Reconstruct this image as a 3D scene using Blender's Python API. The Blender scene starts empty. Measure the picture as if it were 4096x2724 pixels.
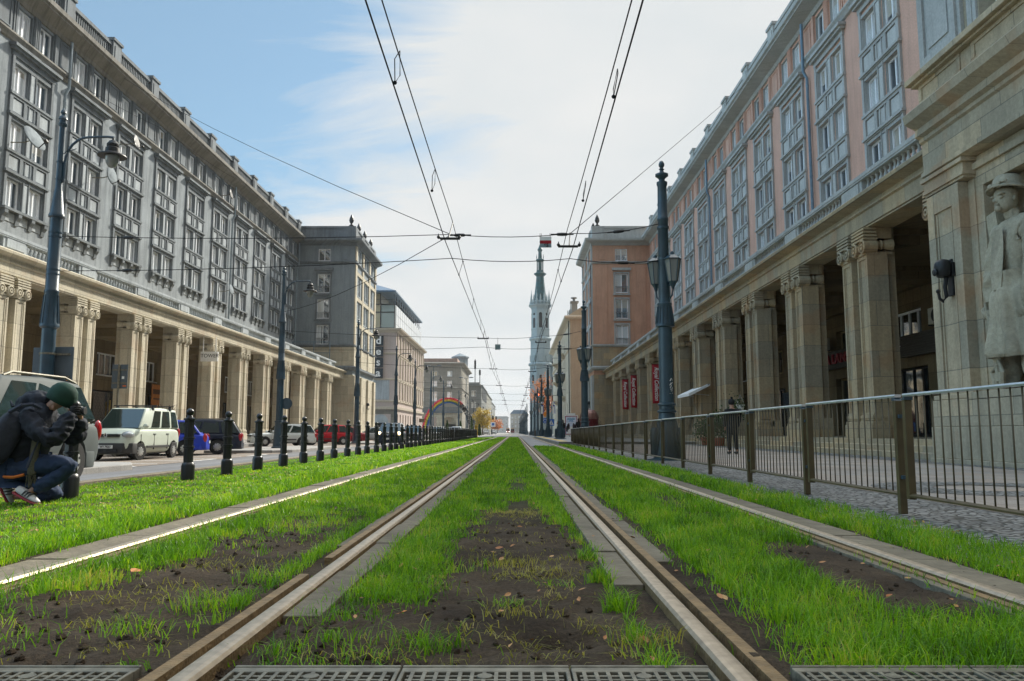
import bpy, bmesh, math, random
import numpy as np
from mathutils import Vector, Matrix
R=math.radians; PI=math.pi
rnd=random.Random(7); RG=np.random.default_rng(11)
SC=bpy.context.scene; COL=SC.collection
ORG={}
# ---------------------------------------------------------------- mesh builder
class MB:
    def __init__(s,mp=None): s.v=[];s.f=[];s.mi=[];s.m=0;s.mp=mp
    def add(s,vs,fs):
        o=len(s.v); s.v+=[tuple(p) for p in vs]
        for f in fs: s.f.append([i+o for i in f]); s.mi.append(s.m)
    def box(s,x0,x1,y0,y1,z0,z1):
        s.add([(x0,y0,z0),(x1,y0,z0),(x1,y1,z0),(x0,y1,z0),(x0,y0,z1),(x1,y0,z1),(x1,y1,z1),(x0,y1,z1)],
              [(0,3,2,1),(4,5,6,7),(0,1,5,4),(1,2,6,5),(2,3,7,6),(3,0,4,7)])
    def obox(s,c,sz,rot=0,M=None):
        m=len(s.v); hx,hy,hz=sz[0]/2,sz[1]/2,sz[2]/2
        s.box(-hx,hx,-hy,hy,-hz,hz); T=Matrix.Translation(c)@(M if M is not None else Matrix.Rotation(rot,4,'Z')); s.xf(T,m)
    def xf(s,T,frm=0): s.v[frm:]=[tuple(T@Vector(p)) for p in s.v[frm:]]
    def prism(s,pts,ax,a,b):
        n=len(pts)
        def P(p,t): return {'x':(t,p[0],p[1]),'y':(p[0],t,p[1]),'z':(p[0],p[1],t)}[ax]
        s.add([P(p,a) for p in pts]+[P(p,b) for p in pts],
              [tuple(range(n))[::-1],tuple(range(n,2*n))]+[(i,(i+1)%n,n+(i+1)%n,n+i) for i in range(n)])
    def lathe(s,prof,c=(0,0,0),n=14,ax='z',cap=True,a0=0,a1=2*PI):
        full=abs(a1-a0-2*PI)<1e-6; k=n if full else n+1; vs=[]
        for r,z in prof:
            for i in range(k):
                a=a0+(a1-a0)*i/n; x,y=r*math.cos(a),r*math.sin(a)
                vs.append({'z':(c[0]+x,c[1]+y,c[2]+z),'x':(c[0]+z,c[1]+x,c[2]+y),'y':(c[0]+x,c[1]+z,c[2]+y)}[ax])
        fs=[]
        for j in range(len(prof)-1):
            for i in range(n if full else n):
                i2=(i+1)%k if full else i+1
                fs.append((j*k+i,j*k+i2,(j+1)*k+i2,(j+1)*k+i))
        if cap and full: fs.append(tuple(range(k))[::-1]); fs.append(tuple(range((len(prof)-1)*k,len(prof)*k)))
        s.add(vs,fs)
    def cyl(s,c,r,h,n=12,ax='z'): s.lathe([(r,0),(r,h)],c,n,ax)
    def tube(s,pts,r,n=6,cap=True):
        pts=[Vector(p) for p in pts]; L=len(pts); rr=r if isinstance(r,(list,tuple)) else [r]*L
        vs=[];fs=[]; up=Vector((0,0,1))
        for i,p in enumerate(pts):
            d=(pts[min(i+1,L-1)]-pts[max(i-1,0)]).normalized()
            u=up if abs(d.z)<.95 else Vector((1,0,0))
            a=d.cross(u).normalized(); b=a.cross(d).normalized()
            for k in range(n):
                t=2*PI*k/n; vs.append(p+(a*math.cos(t)+b*math.sin(t))*rr[i])
        for i in range(L-1):
            for k in range(n): fs.append((i*n+k,i*n+(k+1)%n,(i+1)*n+(k+1)%n,(i+1)*n+k))
        if cap: fs+=[tuple(range(n))[::-1],tuple(range((L-1)*n,L*n))]
        s.add(vs,fs)
    def ball(s,c,r,n=12,sc=(1,1,1)):
        m=len(s.v); k=max(4,n//2)
        s.lathe([(r*math.sin(PI*i/k)+1e-5,-r*math.cos(PI*i/k)) for i in range(k+1)],(0,0,0),n,cap=False)
        s.xf(Matrix.Translation(c)@Matrix.Diagonal((*sc,1)),m)
    def quad(s,*p): s.add(p,[tuple(range(len(p)))])
    def build(s,name,mat,parent=None,loc=(0,0,0),rot=(0,0,0),smooth=False,w=False,bev=0,sub=0):
        me=bpy.data.meshes.new(name)
        vs=s.v
        if s.mp: vs=[s.mp(*p) for p in vs]
        if w and parent is not None:
            o=ORG[parent]; vs=[(p[0]-o[0],p[1]-o[1],p[2]-o[2]) for p in vs]
        me.from_pydata(vs,[],s.f); 
        mats=mat if isinstance(mat,(list,tuple)) else [mat]
        for m_ in mats: me.materials.append(m_)
        if len(mats)>1: me.polygons.foreach_set('material_index',s.mi)
        bm=bmesh.new(); bm.from_mesh(me)
        bmesh.ops.recalc_face_normals(bm,faces=bm.faces)
        if bev: bmesh.ops.bevel(bm,geom=[e for e in bm.edges if len(e.link_faces)==2 and e.calc_face_angle(0)>.5],offset=bev,segments=2,affect='EDGES',profile=.5)
        bm.to_mesh(me); bm.free()
        if smooth:
            me.polygons.foreach_set('use_smooth',[True]*len(me.polygons))
            if smooth!='all' and not sub: me.set_sharp_from_angle(angle=R(38))
        return link(name,me,parent,loc,rot,sub)
def link(name,me,parent=None,loc=(0,0,0),rot=(0,0,0),sub=0):
    o=bpy.data.objects.new(name,me); COL.objects.link(o)
    o.location=loc; o.rotation_euler=rot if isinstance(rot,(list,tuple)) else (0,0,rot)
    if parent is not None: o.parent=parent
    base=ORG[parent] if parent is not None and parent in ORG else Vector((0,0,0))
    ORG[o]=Vector(loc)+base
    if sub:
        m=o.modifiers.new('s','SUBSURF'); m.levels=sub; m.render_levels=sub
    return o
def thing(name,label,cat,loc=(0,0,0),rot=0,group=None):
    return tag(link(name,None,None,loc,(0,0,rot)),label,cat,group)
def tag(o,label,cat,group=None):
    o['label']=label; o['category']=cat
    if group: o['group']=group
    return o
def struct(name,mb,mat,**k):
    o=mb.build(name,mat,**k); o['kind']='structure'; return o
def kids(o): return [c for c in bpy.data.objects if c.parent==o]
def dup(o,loc,rot=None,parent=None,label=None,ks=None):
    c=o.copy(); COL.objects.link(c); c.location=loc
    if rot is not None: c.rotation_euler=(0,0,rot)
    c.parent=parent
    ORG[c]=Vector(loc)+(ORG[parent] if parent is not None else Vector((0,0,0)))
    if label: c['label']=label
    for ch in (ks if ks is not None else KIDS(o)):
        dup(ch,ch.location,None,c)
    return c
_kc={}
def KIDS(o):
    if o not in _kc: _kc[o]=kids(o)
    return _kc[o]
ORD='first second third fourth fifth sixth seventh eighth ninth tenth eleventh twelfth thirteenth fourteenth fifteenth sixteenth seventeenth eighteenth nineteenth twentieth'.split()
from mathutils import noise as _mn
def crumple(o,amp,fr,seed=0.,dirz=1.):
    me=o.data; bm=bmesh.new(); bm.from_mesh(me); bmesh.ops.subdivide_edges(bm,edges=bm.edges,cuts=1,use_grid_fill=True,smooth=.6); bm.normal_update()
    for v in bm.verts:
        p=Vector((v.co.x*fr+seed,v.co.y*fr,v.co.z*fr*dirz)); q=_mn.noise(p)+.5*_mn.noise(p*2.1); q=1-2*abs(q); v.co+=v.normal*amp*(q-.3)
    bm.to_mesh(me); bm.free(); me.polygons.foreach_set('use_smooth',[True]*len(me.polygons)); me.update()
# ---------------------------------------------------------------- materials
class NT:
    def __init__(s,m): s.t=m.node_tree; s.n=s.t.nodes; s.l=s.t.links
    def __call__(s,typ,ins=None,**at):
        n=s.n.new(typ)
        for k,v in at.items(): setattr(n,k,v)
        for k,v in (ins or {}).items():
            i=n.inputs[k]
            if hasattr(v,'links') or isinstance(v,bpy.types.NodeSocket): s.l.new(v,i)
            else: i.default_value=v
        return n
    def mix(s,f,a,b,bt='MIX'):
        n=s.n.new('ShaderNodeMix'); n.data_type='RGBA'; n.blend_type=bt
        for i,v in ((0,f),(6,a),(7,b)):
            if isinstance(v,bpy.types.NodeSocket): s.l.new(v,n.inputs[i])
            else: n.inputs[i].default_value=v if i==0 else (*v[:3],1)
        return n.outputs[2]
    def ramp(s,f,stops):
        n=s.n.new('ShaderNodeValToRGB'); s.l.new(f,n.inputs[0]); e=n.color_ramp.elements
        while len(e)<len(stops): e.new(.5)
        for x,(p,c) in zip(e,stops): x.position=p; x.color=(*c,1) if not isinstance(c,(int,float)) else (c,c,c,1)
        return n.outputs[0]
    def math(s,op,a,b=0):
        n=s.n.new('ShaderNodeMath'); n.operation=op
        for i,v in ((0,a),(1,b)):
            if isinstance(v,bpy.types.NodeSocket): s.l.new(v,n.inputs[i])
            else: n.inputs[i].default_value=v
        return n.outputs[0]
def newmat(name):
    m=bpy.data.materials.new(name); m.use_nodes=True; t=NT(m); b=t.n['Principled BSDF']; return m,t,b
def plain(name,c,rough=.5,metal=0,var=.15,sc=6,bump=0,coat=0,spec=.5,bsc=60):
    m,t,b=newmat(name)
    g=t('ShaderNodeNewGeometry'); 
    nz=t('ShaderNodeTexNoise',{'Vector':g.outputs['Position'],'Scale':sc,'Detail':4.})
    f=t.ramp(nz.outputs[0],[(.3,1-var),(.7,1+var)])
    t.l.new(t.mix(1.,c,f,'MULTIPLY'),b.inputs['Base Color'])
    b.inputs['Roughness'].default_value=rough; b.inputs['Metallic'].default_value=metal
    b.inputs['Coat Weight'].default_value=coat; b.inputs['Specular IOR Level'].default_value=spec
    if bump:
        n2=t('ShaderNodeTexNoise',{'Vector':g.outputs['Position'],'Scale':float(bsc),'Detail':3.})
        t.l.new(t('ShaderNodeBump',{'Strength':bump,'Distance':.02,'Height':n2.outputs[0]}).outputs[0],b.inputs['Normal'])
    return m
def stone(name,c,blocks=None,var=.25,streak=.35,rough=.85,tint=None,mort=.5,patch=.0,bump=.35):
    m,t,b=newmat(name); g=t('ShaderNodeNewGeometry'); P=g.outputs['Position']
    sp=t('ShaderNodeSeparateXYZ',{0:P}); u=t.math('ADD',sp.outputs[0],sp.outputs[1])
    uv=t('ShaderNodeCombineXYZ',{0:u,1:sp.outputs[2],2:0.}).outputs[0]
    n1=t('ShaderNodeTexNoise',{'Vector':P,'Scale':.6,'Detail':5.,'Roughness':.6})
    n2=t('ShaderNodeTexNoise',{'Vector':P,'Scale':14.,'Detail':4.,'Roughness':.7})
    us=t('ShaderNodeCombineXYZ',{0:t.math('MULTIPLY',u,2.2),1:t.math('MULTIPLY',sp.outputs[2],.16),2:t.math('MULTIPLY',sp.outputs[0],.3)}).outputs[0]
    n3=t('ShaderNodeTexNoise',{'Vector':us,'Scale':1.6,'Detail':6.,'Roughness':.65})
    col=(*c,)
    if blocks:
        br=t('ShaderNodeTexBrick',{'Vector':uv,'Color1':(*[x*(1-var) for x in c],1),'Color2':(*[min(1,x*(1+var)) for x in (tint or c)],1),
            'Mortar':(*[x*mort for x in c],1),'Scale':1.,'Mortar Size':.011,'Mortar Smooth':.3,'Brick Width':blocks[0],'Row Height':blocks[1],'Bias':.0})
        col=br.outputs[0]
    x=t.mix(1.,col,t.ramp(n1.outputs[0],[(.25,1-var),(.75,1+var*.8)]),'MULTIPLY')
    x=t.mix(1.,x,t.ramp(n2.outputs[0],[(.3,.82),(.7,1.14)]),'MULTIPLY')
    x=t.mix(t.ramp(n3.outputs[0],[(.46,0.),(.72,streak)]),x,tuple(q*.32 for q in c))
    if patch:
        n4=t('ShaderNodeTexNoise',{'Vector':P,'Scale':.9,'Detail':3.})
        x=t.mix(t.ramp(n4.outputs[0],[(.56,0.),(.66,patch)]),x,(.42,.2,.08))
    t.l.new(x,b.inputs['Base Color']); b.inputs['Roughness'].default_value=rough
    b.inputs['Specular IOR Level'].default_value=.3
    h=n2.outputs[0]
    if blocks: h=t.math('ADD',t.math('MULTIPLY',n2.outputs[0],.5),t.math('MULTIPLY',br.outputs['Fac'],-1.2))
    t.l.new(t('ShaderNodeBump',{'Strength':bump,'Distance':.02,'Height':h}).outputs[0],b.inputs['Normal'])
    return m
def glass(name,c=(.02,.03,.035),rough=.04,cur=None,amt=.5,ior=2.2):
    m,t,b=newmat(name); x=c
    if cur:
        o=t('ShaderNodeObjectInfo'); tc=t('ShaderNodeTexCoord'); 
        wv=t('ShaderNodeTexWave',{'Vector':tc.outputs['Object'],'Scale':3.5,'Distortion':2.5,'Detail':2.},wave_type='BANDS',bands_direction='DIAGONAL')
        cc=t.mix(wv.outputs[1],tuple(q*.86 for q in cur),cur)
        f=t.math('GREATER_THAN',o.outputs['Random'],1-amt)
        x=t.mix(f,c,cc); r2=t.math('FRACT',t.math('MULTIPLY',o.outputs['Random'],17.3)); sz=t('ShaderNodeSeparateXYZ',{0:tc.outputs['Object']}); r3=t.math('FRACT',t.math('MULTIPLY',o.outputs['Random'],41.7))
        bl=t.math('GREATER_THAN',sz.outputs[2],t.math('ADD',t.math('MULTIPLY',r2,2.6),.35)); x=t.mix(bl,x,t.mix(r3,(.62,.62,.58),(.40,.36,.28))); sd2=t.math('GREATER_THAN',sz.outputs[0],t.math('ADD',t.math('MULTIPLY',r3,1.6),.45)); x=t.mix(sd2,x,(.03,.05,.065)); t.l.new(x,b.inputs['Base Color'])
    else: b.inputs['Base Color'].default_value=(*c,1)
    b.inputs['Roughness'].default_value=rough; b.inputs['IOR'].default_value=ior; b.inputs['Specular IOR Level'].default_value=.6; b.inputs['Coat Weight'].default_value=.6; b.inputs['Coat Roughness'].default_value=.02
    n=t('ShaderNodeTexNoise',{'Scale':1.3}); g=t('ShaderNodeNewGeometry'); t.l.new(g.outputs['Position'],n.inputs['Vector'])
    t.l.new(t('ShaderNodeBump',{'Strength':.05,'Distance':.05,'Height':n.outputs[0]}).outputs[0],b.inputs['Normal'])
    return m
def emis(name,c,s):
    m,t,b=newmat(name); b.inputs['Base Color'].default_value=(*c,1); b.inputs['Emission Color'].default_value=(*c,1); b.inputs['Emission Strength'].default_value=s; return m
M={}
M['cream']=stone('cream_stone',(.55,.50,.385),(1.6,1.02),.12,.3,patch=.18)
M['arc_r']=stone('grey_sandstone',(.41,.352,.25),(1.35,.78),.17,.4,tint=(.40,.30,.175),patch=.3,mort=.55)
M['pav_r']=stone('tan_sandstone',(.43,.385,.29),(1.35,1.0),.2,.4,tint=(.44,.345,.225),patch=.3)
M['dirty']=stone('sooty_stone',(.25,.24,.215),None,.25,.65)
M['plaster_g']=stone('grey_plaster',(.30,.335,.36),None,.26,.55,rough=.95,bump=.8)
M['trim_g']=stone('grey_trim',(.19,.215,.235),None,.26,.55)
M['panel_g']=stone('pale_panel',(.41,.45,.475),None,.2,.5)
M['plaster_p']=stone('pink_plaster',(.66,.405,.31),None,.12,.22,rough=.95,bump=.6)
M['plaster_o']=stone('salmon_plaster',(.60,.35,.24),None,.12,.25,rough=.95,bump=.4)
M['panel_p']=stone('pale_spandrel',(.52,.53,.51),None,.1,.25)
M['trim_p']=stone('cool_grey_trim',(.43,.44,.425),None,.14,.3)
M['pav_g']=stone('slate_plaster',(.27,.315,.345),None,.14,.35,rough=.95)
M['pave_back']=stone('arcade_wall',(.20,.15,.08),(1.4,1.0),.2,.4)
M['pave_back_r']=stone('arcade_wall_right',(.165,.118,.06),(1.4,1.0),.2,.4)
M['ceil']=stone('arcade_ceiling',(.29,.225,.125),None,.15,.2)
M['win']=plain('white_window_frame',(.84,.86,.88),.4,var=.05)
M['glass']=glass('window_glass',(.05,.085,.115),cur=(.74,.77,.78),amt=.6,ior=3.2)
M['glass_r']=glass('window_glass_shaded',(.02,.035,.05),cur=(.66,.69,.70),amt=.22,ior=2.2)  # right facade's shade put into darker glass and curtain colours
M['dglass']=glass('dark_glass',(.015,.02,.022))
M['carglass']=glass('car_glass',(.012,.026,.022),.03,ior=1.5)
M['shopdark']=plain('shop_interior',(.012,.011,.01),.6)
M['pipe']=plain('blue_grey_pipe',(.16,.25,.33),.4,.3)
M['pipe_g']=plain('zinc_pipe',(.3,.36,.40),.4,.4)
M['pole']=plain('blue_black_paint',(.028,.058,.078),.38,var=.25,sc=3,bump=.12,coat=.1)
M['pole_l']=plain('steel_blue_paint',(.018,.048,.075),.36,var=.25,sc=3,bump=.1,coat=.15)
M['bollard']=plain('black_paint',(.010,.011,.012),.33,var=.3,sc=9,bump=.2,coat=.15)
M['lampglass']=glass('lamp_glass',(.20,.215,.20),.1,ior=1.5)
M['fence']=plain('olive_paint',(.075,.053,.02),.5,var=.25,sc=5,bump=.1)
M['fencetop']=plain('bare_steel',(.62,.64,.64),.32,.7,var=.15,sc=8)
M['wire']=plain('wire',(.02,.022,.026),.95,spec=.05)
M['iron']=plain('black_iron',(.015,.016,.017),.5,.3)
M['rail']=plain('polished_steel',(.42,.345,.255),.48,.75,var=.2,sc=20)
M['rust']=plain('rusty_steel',(.21,.135,.06),.7,.15,var=.3,sc=14,bump=.5)
M['galv']=plain('galvanised_grate',(.17,.155,.115),.55,.3,var=.35,sc=18,bump=.2)
M['slab']=stone('concrete_edge',(.185,.155,.108),None,.38,.55,bump=.8)
M['rubber']=plain('tyre_rubber',(.014,.014,.014),.8)
M['alloy']=plain('wheel_alloy',(.5,.51,.5),.35,.6)
M['plastic']=plain('dark_plastic',(.025,.026,.027),.55)
M['chrome']=plain('chrome',(.7,.7,.7),.15,1,var=.05)
M['plate']=plain('white_plate',(.75,.75,.72),.4,var=.03)
M['platefont']=plain('plate_black',(.01,.01,.01),.5)
M['eublue']=plain('plate_blue',(.02,.06,.4),.5)
M['headl']=glass('headlamp_glass',(.30,.33,.35),.08,ior=1.5)
M['redl']=glass('red_lens',(.40,.008,.012),.12,ior=1.45)
M['amber']=plain('amber_lens',(.7,.2,.02),.2)
M['white']=plain('white_paint',(.8,.8,.78),.5,var=.06)
M['redban']=plain('red_cloth',(.33,.012,.02),.8,var=.12,sc=2)
M['letter']=plain('white_letter',(.8,.79,.77),.6,var=.03)
M['navy']=plain('navy_sign',(.012,.022,.032),.45)
M['skin']=plain('skin',(.45,.25,.17),.5,var=.1,sc=30)
M['copper']=plain('copper_green',(.006,.07,.08),.5,.1,var=.35,sc=1.2)
M['church']=stone('pale_church_plaster',(.33,.41,.43),None,.1,.25)
M['roofm']=plain('blue_metal_roof',(.09,.16,.24),.4,.4,var=.2,sc=2)
M['rwhite']=plain('grey_sign_back',(.075,.10,.12),.5,var=.1)
M['dish']=plain('dish_grey',(.22,.25,.27),.9,spec=.1)
M['plate_grey']=plain('grey_plate',(.22,.30,.33),.5,var=.1)
M['bark']=stone('bark',(.07,.05,.035),None,.3,.3)
def paint(name,c,rough=.55,metal=0.):
    m=plain(name,c,rough,metal,var=.06,sc=2,coat=.25,spec=.2); m.node_tree.nodes['Principled BSDF'].inputs['Coat Roughness'].default_value=.04; return m
def text(body,size,mat,parent,loc,rot,ext=.01,name='lettering',align='CENTER',shear=0,bold=0,sx=1):
    cu=bpy.data.curves.new(name,'FONT'); cu.body=body; cu.size=size; cu.extrude=ext; cu.align_x=align; cu.align_y='CENTER'; cu.shear=shear; cu.offset=bold
    o=bpy.data.objects.new('t',cu); COL.objects.link(o); dg=bpy.context.evaluated_depsgraph_get(); 
    me=bpy.data.meshes.new_from_object(o.evaluated_get(dg)); bpy.data.objects.remove(o); me.name=name
    me.materials.clear(); me.materials.append(mat)
    if sx!=1: me.transform(Matrix.Diagonal((sx,1,1,1)))
    return link(name,me,parent,loc,rot)
# ---------------------------------------------------------------- camera, light, sky
cam=bpy.data.cameras.new('camera'); co=bpy.data.objects.new('camera',cam); COL.objects.link(co); SC.camera=co
cam.sensor_width=23.2; cam.lens=18; cam.clip_end=6000; cam.clip_start=.05; cam.shift_x=-11/4096
co.location=(0,0,.67); co.rotation_euler=(R(90+6.57),0,0)
AZ,EL=R(27),R(33)
sd=Vector((math.sin(AZ)*math.cos(EL),math.cos(AZ)*math.cos(EL),math.sin(EL)))
sl=bpy.data.lights.new('sun','SUN'); sl.energy=5.0; sl.angle=R(2.5); sl.color=(1,.94,.82); so=bpy.data.objects.new('sun',sl); COL.objects.link(so)
so.rotation_euler=sd.to_track_quat('Z','Y').to_euler(); so.location=(20,40,60)
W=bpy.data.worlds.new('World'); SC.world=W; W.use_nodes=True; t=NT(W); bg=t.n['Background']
sky=t('ShaderNodeTexSky',sky_type='NISHITA',sun_disc=False,sun_elevation=EL,sun_rotation=AZ,dust_density=.5,air_density=1.3,ozone_density=2.5)
tc=t('ShaderNodeTexCoord'); D=tc.outputs['Generated']
sep=t('ShaderNodeSeparateXYZ',{0:D})
den=t.math('ADD',t.math('MAXIMUM',sep.outputs[2],0.),.16)
pl=t('ShaderNodeCombineXYZ',{0:t.math('DIVIDE',sep.outputs[0],den),1:t.math('DIVIDE',sep.outputs[1],den),2:0.}).outputs[0]
n1=t('ShaderNodeTexNoise',{'Vector':pl,'Scale':.9,'Detail':8.,'Roughness':.58,'Distortion':.5})
pl2=t('ShaderNodeMapping',{'Vector':pl,'Rotation':(0,0,.6),'Scale':(1.,3.2,1)}).outputs[0]
n3=t('ShaderNodeTexNoise',{'Vector':pl2,'Scale':1.1,'Detail':9.,'Roughness':.62,'Distortion':.8})
hl=t.math('SQRT',t.math('ADD',t.math('MULTIPLY',sep.outputs[0],sep.outputs[0]),t.math('MULTIPLY',sep.outputs[1],sep.outputs[1])))
az=t.math('DIVIDE',sep.outputs[0],hl)
fac=t.math('ADD',t.math('MULTIPLY',t.math('ADD',az,.30),3.6),t.math('ADD',t.math('MULTIPLY',t.math('SUBTRACT',n1.outputs[0],.5),1.7),t.math('MULTIPLY',t.math('SUBTRACT',n3.outputs[0],.5),2.5)))
hz=t.ramp(sep.outputs[2],[(0.,.75),(.36,0.)])
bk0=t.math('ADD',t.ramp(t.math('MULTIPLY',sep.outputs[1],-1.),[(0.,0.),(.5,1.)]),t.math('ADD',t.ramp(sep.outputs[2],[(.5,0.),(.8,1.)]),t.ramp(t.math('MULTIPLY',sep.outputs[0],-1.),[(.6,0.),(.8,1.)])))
cl=t.ramp(t.math('ADD',t.math('ADD',fac,hz),bk0),[(.0,.0),(.85,1.)])
skyc=t.mix(.45,t.mix(1.,sky.outputs[0],(.085,.105,.115),'MULTIPLY'),(.32,.46,.54))
n2=t('ShaderNodeTexNoise',{'Vector':pl,'Scale':1.7,'Detail':6.})
bkl=t.ramp(t.math('MULTIPLY',sep.outputs[0],-1.),[(.62,0.),(.85,1.)]); bkb=t.ramp(t.math('MULTIPLY',sep.outputs[1],-1.),[(0.,0.),(.6,1.)]); bkz=t.ramp(sep.outputs[2],[(.5,0.),(.85,1.)])  # added fill: unseen sky boosted left and overhead, dimmed behind the camera
white=t.mix(t.ramp(n2.outputs[0],[(.35,0.),(.65,1.)]),(.60,.635,.65),(.69,.695,.69))
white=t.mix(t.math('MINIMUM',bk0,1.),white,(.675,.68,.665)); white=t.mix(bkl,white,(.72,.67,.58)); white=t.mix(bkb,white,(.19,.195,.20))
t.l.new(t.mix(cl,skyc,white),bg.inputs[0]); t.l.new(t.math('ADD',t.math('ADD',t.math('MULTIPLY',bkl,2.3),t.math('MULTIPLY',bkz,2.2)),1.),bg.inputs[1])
vs=SC.view_settings; SC.display_settings.display_device='sRGB'; vs.view_transform='Standard'; vs.look='None'; vs.exposure=.28; vs.gamma=1
SC.cycles.max_bounces=6; SC.cycles.diffuse_bounces=3; SC.cycles.glossy_bounces=3; SC.cycles.transparent_max_bounces=6; SC.cycles.use_denoising=True
SC.cycles.sample_clamp_indirect=4
# ---------------------------------------------------------------- noise in numpy
_P=RG.random((256,256))
def vn(x,y):
    xi=np.floor(x).astype(int);yi=np.floor(y).astype(int);fx=x-xi;fy=y-yi
    fx=fx*fx*(3-2*fx);fy=fy*fy*(3-2*fy);g=lambda a,b:_P[a%256,b%256]
    return (g(xi,yi)*(1-fx)+g(xi+1,yi)*fx)*(1-fy)+(g(xi,yi+1)*(1-fx)+g(xi+1,yi+1)*fx)*fy
def fbm(x,y,o=4):
    s=0;a=.5;n=0
    for k in range(o): s=s+a*vn(x*2**k+17*k,y*2**k+31*k);n+=a;a*=.5
    return s/n
def sst(a,b,x): t=np.clip((x-a)/(b-a),0,1); return t*t*(3-2*t)
RAILS=[(-2.36,1),(-.92,-1),(.635,1),(2.065,-1)]
def grass_cover(x,y):
    n=fbm(x*2.2,y*1.5,4); n2=fbm(x*6+40,y*5,3)
    A=(x>-6.08)&(x<-2.70); B=(x>-2.27)&(x<-1.10); C=(x>-.71)&(x<.44); Dd=(x>.93)&(x<1.92); E=(x>2.38)&(x<3.05)
    c=np.zeros_like(x)
    c=np.where(A,1.0,c)
    # left track: grass hugging the outer rail, soil beside the inner one
    sb=sst(7.6,4.9,y)*sst(-2.05,-1.6,x)*sst(-1.10,-1.25,x)*1.5+sst(3.6,2.6,y)*1.25
    c=np.where(B,1.2-sb+(n-.5)*2.1+(n2-.5)*2.0,c)
    sc=sst(7.6,6.2,y+(n-.5)*3)*sst(-.55,-.15,x+(n2-.5)*.5)*sst(.46,.38,x)*1.55+sst(4.2,2.9,y)*1.0*sst(.44,.36,x)+2.0*np.exp(-((x-.05)/.16)**2)*sst(20,7,y)*sst(.40,.58,n)
    c=np.where(C,1.22-sc+(n-.5)*2.0+(n2-.5)*2.0,c)
    sd_=1.6*sst(1.35,1.55,x)*sst(1.95,1.88,x)*sst(2.8,3.4,y)*sst(5.6,4.5,y)+.8*sst(1.0,.93,x)*sst(3.4,2.4,y)+.7*sst(.55,1,n2)+1.0*np.exp(-((x-1.5)/.2)**2-((y-8)/1.5)**2)
    c=np.where(Dd,1.25-sd_+(n-.5)*1.8+(n2-.5)*1.2,c)
    c=np.where(Dd&(y>38.5),0,c)
    c=np.where(E,(1.15+(n-.5)*1.2-.55*sst(2.75,3.05,x)),c)
    c=np.where(E&(y>44),0,c)
    return np.clip(c,0,1)
def soilz(x,y):
    n=fbm(x*7,y*7,5); n2=fbm(x*1.6+9,y*1.6,3)
    z=-.036+(n-.5)*.06+(n2-.5)*.04
    z=z-.075*np.exp(-((x-.17)/.17)**2-((y-2.92)/.13)**2)+.02*np.exp(-((x-.17)/.22)**2-((y-3.1)/.09)**2)
    for rx,_ in RAILS: z=np.where(abs(x-rx)<.085,np.minimum(z,-.05),z); z=np.where((abs(x-rx)<.30)&(abs(x-rx)>=.085)&(y>3.7),np.minimum(z,-.04),z)
    z=np.where((x<-2.95),z+.012-.02*(-2.95-x),z)
    return z
# ---------------------------------------------------------------- ground sheets
def grid(name,mat,xs,ys,zf,kind='structure',smooth=True):
    X,Y=np.meshgrid(xs,ys); Z=zf(X,Y); v=np.stack([X,Y,Z],-1).reshape(-1,3); nx=len(xs);ny=len(ys)
    i=(np.arange(ny-1)[:,None]*nx+np.arange(nx-1)[None,:]).reshape(-1)
    f=np.stack([i,i+1,i+nx+1,i+nx],-1)
    me=npmesh(name,v,f,mat); me.polygons.foreach_set('use_smooth',[smooth]*len(f)); o=link(name,me); o['kind']=kind; return o
def npmesh(name,v,f,mat,f3=None):
    me=bpy.data.meshes.new(name); nv=len(v); nf=len(f); n3=0 if f3 is None else len(f3)
    me.vertices.add(nv); me.vertices.foreach_set('co',np.asarray(v,dtype=np.float32).ravel())
    L=f.ravel() if n3==0 else np.concatenate([f.ravel(),f3.ravel()])
    me.loops.add(len(L)); me.loops.foreach_set('vertex_index',L.astype(np.int32))
    me.polygons.add(nf+n3)
    st=np.arange(nf)*4
    if n3: st=np.concatenate([st,nf*4+np.arange(n3)*3])
    me.polygons.foreach_set('loop_start',st.astype(np.int32))
    me.materials.append(mat); me.update(calc_edges=True); me.validate(); return me
def soilmat():
    m,t,b=newmat('soil'); P=t('ShaderNodeNewGeometry').outputs['Position']
    a=t('ShaderNodeTexNoise',{'Vector':P,'Scale':1.8,'Detail':6.}); c=t('ShaderNodeTexNoise',{'Vector':P,'Scale':60.,'Detail':4.,'Roughness':.75})
    sp=t('ShaderNodeSeparateXYZ',{0:P})
    x=t.mix(t.ramp(a.outputs[0],[(.35,0.),(.65,1.)]),(.036,.025,.016),(.078,.056,.035))
    x=t.mix(1.,x,t.ramp(c.outputs[0],[(.3,.45),(.75,1.7)]),'MULTIPLY')
    th=t('ShaderNodeTexNoise',{'Vector':P,'Scale':22.,'Detail':5.})
    far=t.ramp(t.math('MULTIPLY',sp.outputs[1],.02),[(.12,0.),(.45,1.)])
    x=t.mix(t.math('MULTIPLY',far,t.ramp(th.outputs[0],[(.3,.3),(.5,1.)])),x,(.05,.13,.012))
    t.l.new(x,b.inputs['Base Color']); b.inputs['Roughness'].default_value=.95; b.inputs['Specular IOR Level'].default_value=.2
    t.l.new(t('ShaderNodeBump',{'Strength':.9,'Distance':.015,'Height':c.outputs[0]}).outputs[0],b.inputs['Normal']); return m
M['soil']=soilmat()
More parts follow.
